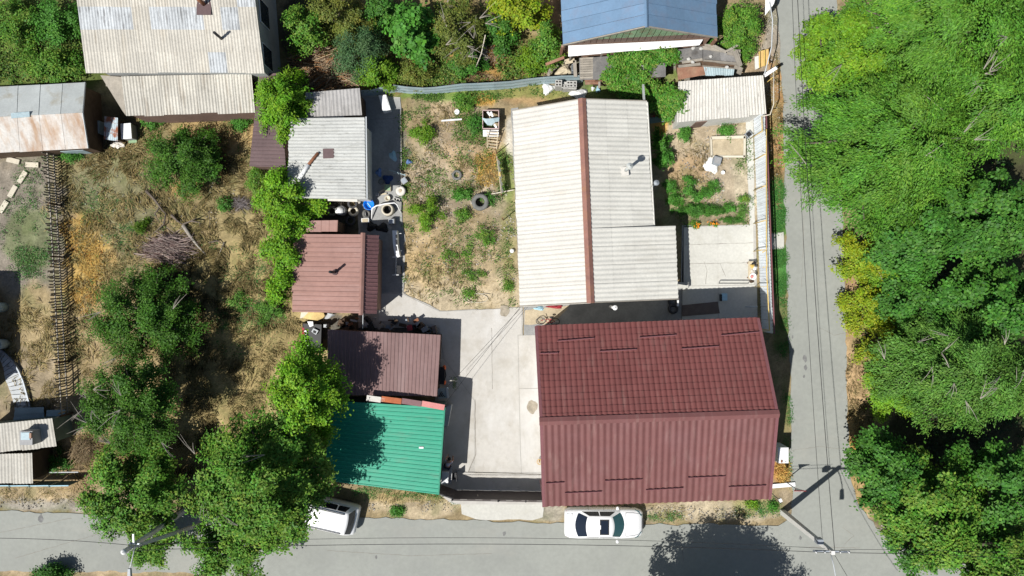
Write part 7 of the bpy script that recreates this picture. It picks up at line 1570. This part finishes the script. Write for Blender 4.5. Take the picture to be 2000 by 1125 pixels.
# things on the corner side
gb = empty('meter_cabinet', 'white metal cabinet standing against the street wall of the red house', 'cabinet', P(1515, 884)); c = P(1521, 884, .75)
MB().box(c, (.62, .92, 1.45)).build('body', M['white'], gb); MB().box(c + Vector((-.12, .12, .735)), (.3, .6, .02)).build('top_panel', M['white'], gb); MB().blob(c + Vector((-.1, -.34, .75)), (.06, .1, .04), 8, 5).build('rust_patch', M['rust'], gb); MB().lathe([(0, .02), (.04, 0)], c + Vector((.14, -.37, .735)), 10).build('vent_cap', M['steel_grey'], gb)
solo(MB().hexa([P(1507, 946, 0), P(1553, 942, 0), P(1554, 950, 0), P(1507, 954, 0)], [P(1507, 946, .12), P(1553, 942, .12), P(1554, 950, .12), P(1507, 954, .12)]), 'culvert_slab', M['white'], 'long white concrete slab at the corner of the red house beside the street', 'slab', P(1530, 948))
cm = empty('wall_lamp', 'small white lamp on a thin bracket off the corner of the red house', 'lamp', P(1506, 962, 3.2)); MB().tube([P(1503, 960, 3.2), P(1522, 976, 3.2)], .025, 6).build('bracket', M['trim_black'], cm); MB().box(P(1524, 977, 3.2), (.16, .2, .12), .5).build('lamp_head', M['white'], cm); MB().box(P(1524.5, 980, 3.1), (.14, .1, .1), .5).build('sensor', M['trim_black'], cm)
# loose sticks/stakes in the garden
for px, py, lb in ((970, 300, 'rusty stake at the ladder foot throwing a long shadow'), (983, 430, 'rusty stake in the lower garden beside the white house')):
    q = P(px, py); solo(MB().tube([q, q + Vector((-.03, .0, 1.5))], .03, 6), 'stake', M['rust'], lb, 'stake', q)
hs_ = solo(MB().tube([P(917 + 14 * math.cos(k * .55) * (1 + .05 * k) + 1.2 * k, 582 + 9 * math.sin(k * .55), .04 + .01 * (k % 3)) for k in range(22)], .02, 5), 'garden_hose', M['slab'], 'pale garden hose coiled at the lower edge of the garden', 'hose', P(930, 582), smooth=True)
for px, py, lb in ((1000, 490, 'white ball by the white house wall in the lower garden'),): solo(MB().blob(P(px, py, .14), (.14, .14, .14), 12, 8), 'ball', M['white'], lb, 'ball', P(px, py), smooth=True)
solo(MB().tube([P(948, 68, 2.6), P(940, 105, 2.2), P(929, 132, 1.2)], .03, 6), 'bare_pole', M['slab'], 'thin pale pole slanting through the shrubs behind the back fence', 'pole', P(940, 100))
solo(MB().beam(P(944, 75, .3), P(950, 130, .3), .3, .05), 'plank', M['wood_grey'], 'grey plank standing beside the pale pole', 'plank', P(947, 105))
for k, (a, b) in enumerate((((1066, 126, 1.6), (1102, 112, 2.1)), ((1070, 150, .6), (1078, 126, .9)), ((1072, 142, .9), (1090, 128, .7)))):
    solo(MB().beam(P(*a), P(*b), .16, .05), 'broken_plank', M['wood_red' if k == 0 else 'wood_grey'], ('long brown beam end below the blue house corner', 'grey upright plank under the brown beam end', 'slanting plank behind the block stack')[k], 'plank', P(*a))
boxy('scrap_bin', 'dark grey bin among the scrap beside the grey slatted pallet roof', 'bin', 1121, 135, .5, (.3, .4, .7), 0, 'steel_grey', 'black')
cloth('rubble_heap', 'pale tan rubble heap left of the dark bin', 1101, 138, .5, .4, .5, 'wood_pale', 'rubble', 41)
# ================================================================ PERSON
import bmesh
pn = empty('person', 'person in a pale lilac top and dark shorts bending forward beside the work table', 'person', P(876, 904))
g0 = P(876, 904); f_ = Vector((.30, .95, 0)).normalized(); s_ = Vector((f_.y, -f_.x, 0))    # facing direction, right-hand side
W3 = lambda a, b, z: g0 + f_ * a + s_ * b + Vector((0, 0, z))
vb = [(W3(0, 0, .86), .13), (W3(.14, 0, .99), .125), (W3(.29, 0, 1.10), (.15, .12)), (W3(.40, 0, 1.17), (.13, .10)), (W3(.48, 0, 1.20), .055), (W3(.57, 0, 1.21), .098),
      (W3(.38, .17, 1.12), .06), (W3(.46, .22, .90), .043), (W3(.56, .16, .70), .032), (W3(.60, .15, .64), .035),
      (W3(.38, -.17, 1.12), .06), (W3(.44, -.22, .90), .043), (W3(.54, -.14, .70), .032), (W3(.58, -.13, .64), .035),
      (W3(-.02, .10, .80), .10), (W3(.05, .11, .46), .062), (W3(-.03, .11, .10), .042), (W3(.10, .12, .04), .04),
      (W3(-.02, -.10, .80), .10), (W3(.03, -.11, .46), .062), (W3(-.06, -.11, .10), .042), (W3(.07, -.12, .04), .04)]
eb = [(0, 1), (1, 2), (2, 3), (3, 4), (4, 5), (3, 6), (6, 7), (7, 8), (8, 9), (3, 10), (10, 11), (11, 12), (12, 13), (0, 14), (14, 15), (15, 16), (16, 17), (0, 18), (18, 19), (19, 20), (20, 21)]
def with_skin(name, vb, eb, m):
    me = bpy.data.meshes.new(name); bmv = [tuple(v[0] - ORG[pn.name]) for v in vb]
    bm = bmesh.new(); L_ = bm.verts.layers.skin.verify(); vs = [bm.verts.new(c) for c in bmv]
    for i, (a, r_) in enumerate(vb):
        vs[i][L_].radius = r_ if isinstance(r_, tuple) else (r_, r_); vs[i][L_].use_root = (i == 0)
    for e in eb: bm.edges.new((vs[e[0]], vs[e[1]]))
    bm.to_mesh(me); bm.free(); me.materials.append(m)
    o = bpy.data.objects.new(name, me); C.objects.link(o); o.parent = pn; ORG[o.name] = ORG[pn.name]
    k = o.modifiers.new('skin', 'SKIN'); k.use_smooth_shade = True; q = o.modifiers.new('subd', 'SUBSURF'); q.levels = 1; q.render_levels = 1
    return o
with_skin('body', vb, eb, M['skin'])
with_skin('shirt', [(W3(.06, 0, .93), .145), (W3(.16, 0, 1.01), .142), (W3(.30, 0, 1.11), (.17, .135)), (W3(.41, 0, 1.175), (.145, .115)), (W3(.38, .17, 1.115), .075), (W3(.41, .20, 1.02), .062), (W3(.38, -.17, 1.115), .075), (W3(.41, -.20, 1.02), .062)], [(0, 1), (1, 2), (2, 3), (3, 4), (4, 5), (3, 6), (6, 7)], M['lilac'])
with_skin('shorts', [(W3(.02, 0, .87), .15), (W3(-.01, .10, .79), .118), (W3(.04, .11, .55), .095), (W3(-.01, -.10, .79), .118), (W3(.02, -.11, .55), .095)], [(0, 1), (1, 2), (0, 3), (3, 4)], M['navy'])
hd = W3(.58, 0, 1.225); MB().blob(hd + Vector((-.02, -.01, .025)), (.108, .112, .10), 14, 9, .03).build('hair', M['hair'], pn, True)
for sg in (-1, 1):
    MB().blob(W3(.665, .035 * sg, 1.19), (.012, .012, .012), 6, 4).build('eye', M['white'], pn); MB().blob(W3(.57, .10 * sg, 1.19), (.02, .012, .03), 6, 4).build('ear', M['skin'], pn)
    for q in range(5):
        a = W3(.60 + .004 * q, .15 * sg + .018 * (q - 2), .63); e = a + f_ * (.02 if q else .04) + s_ * (0 if q else -.04 * sg) + Vector((0, 0, -.075 + .01 * abs(q - 2)))
        MB().tube([a, a.lerp(e, .5) + f_ * .012, e], [.010, .009, .006], 6).build('finger', M['skin'], pn, True)
    MB().hexa([W3(-.08, (.11 if sg > 0 else -.11) - .045, 0), W3(-.08, (.11 if sg > 0 else -.11) + .045, 0), W3(.17, (.12 if sg > 0 else -.12) + .05, 0), W3(.17, (.12 if sg > 0 else -.12) - .05, 0)], [W3(-.08, (.11 if sg > 0 else -.11) - .04, .07), W3(-.08, (.11 if sg > 0 else -.11) + .04, .07), W3(.16, (.12 if sg > 0 else -.12) + .04, .05), W3(.16, (.12 if sg > 0 else -.12) - .04, .05)]).build('shoe', M['white'], pn)
MB().blob(W3(.675, 0, 1.165), (.018, .022, .02), 6, 5).build('nose', M['skin'], pn, True)
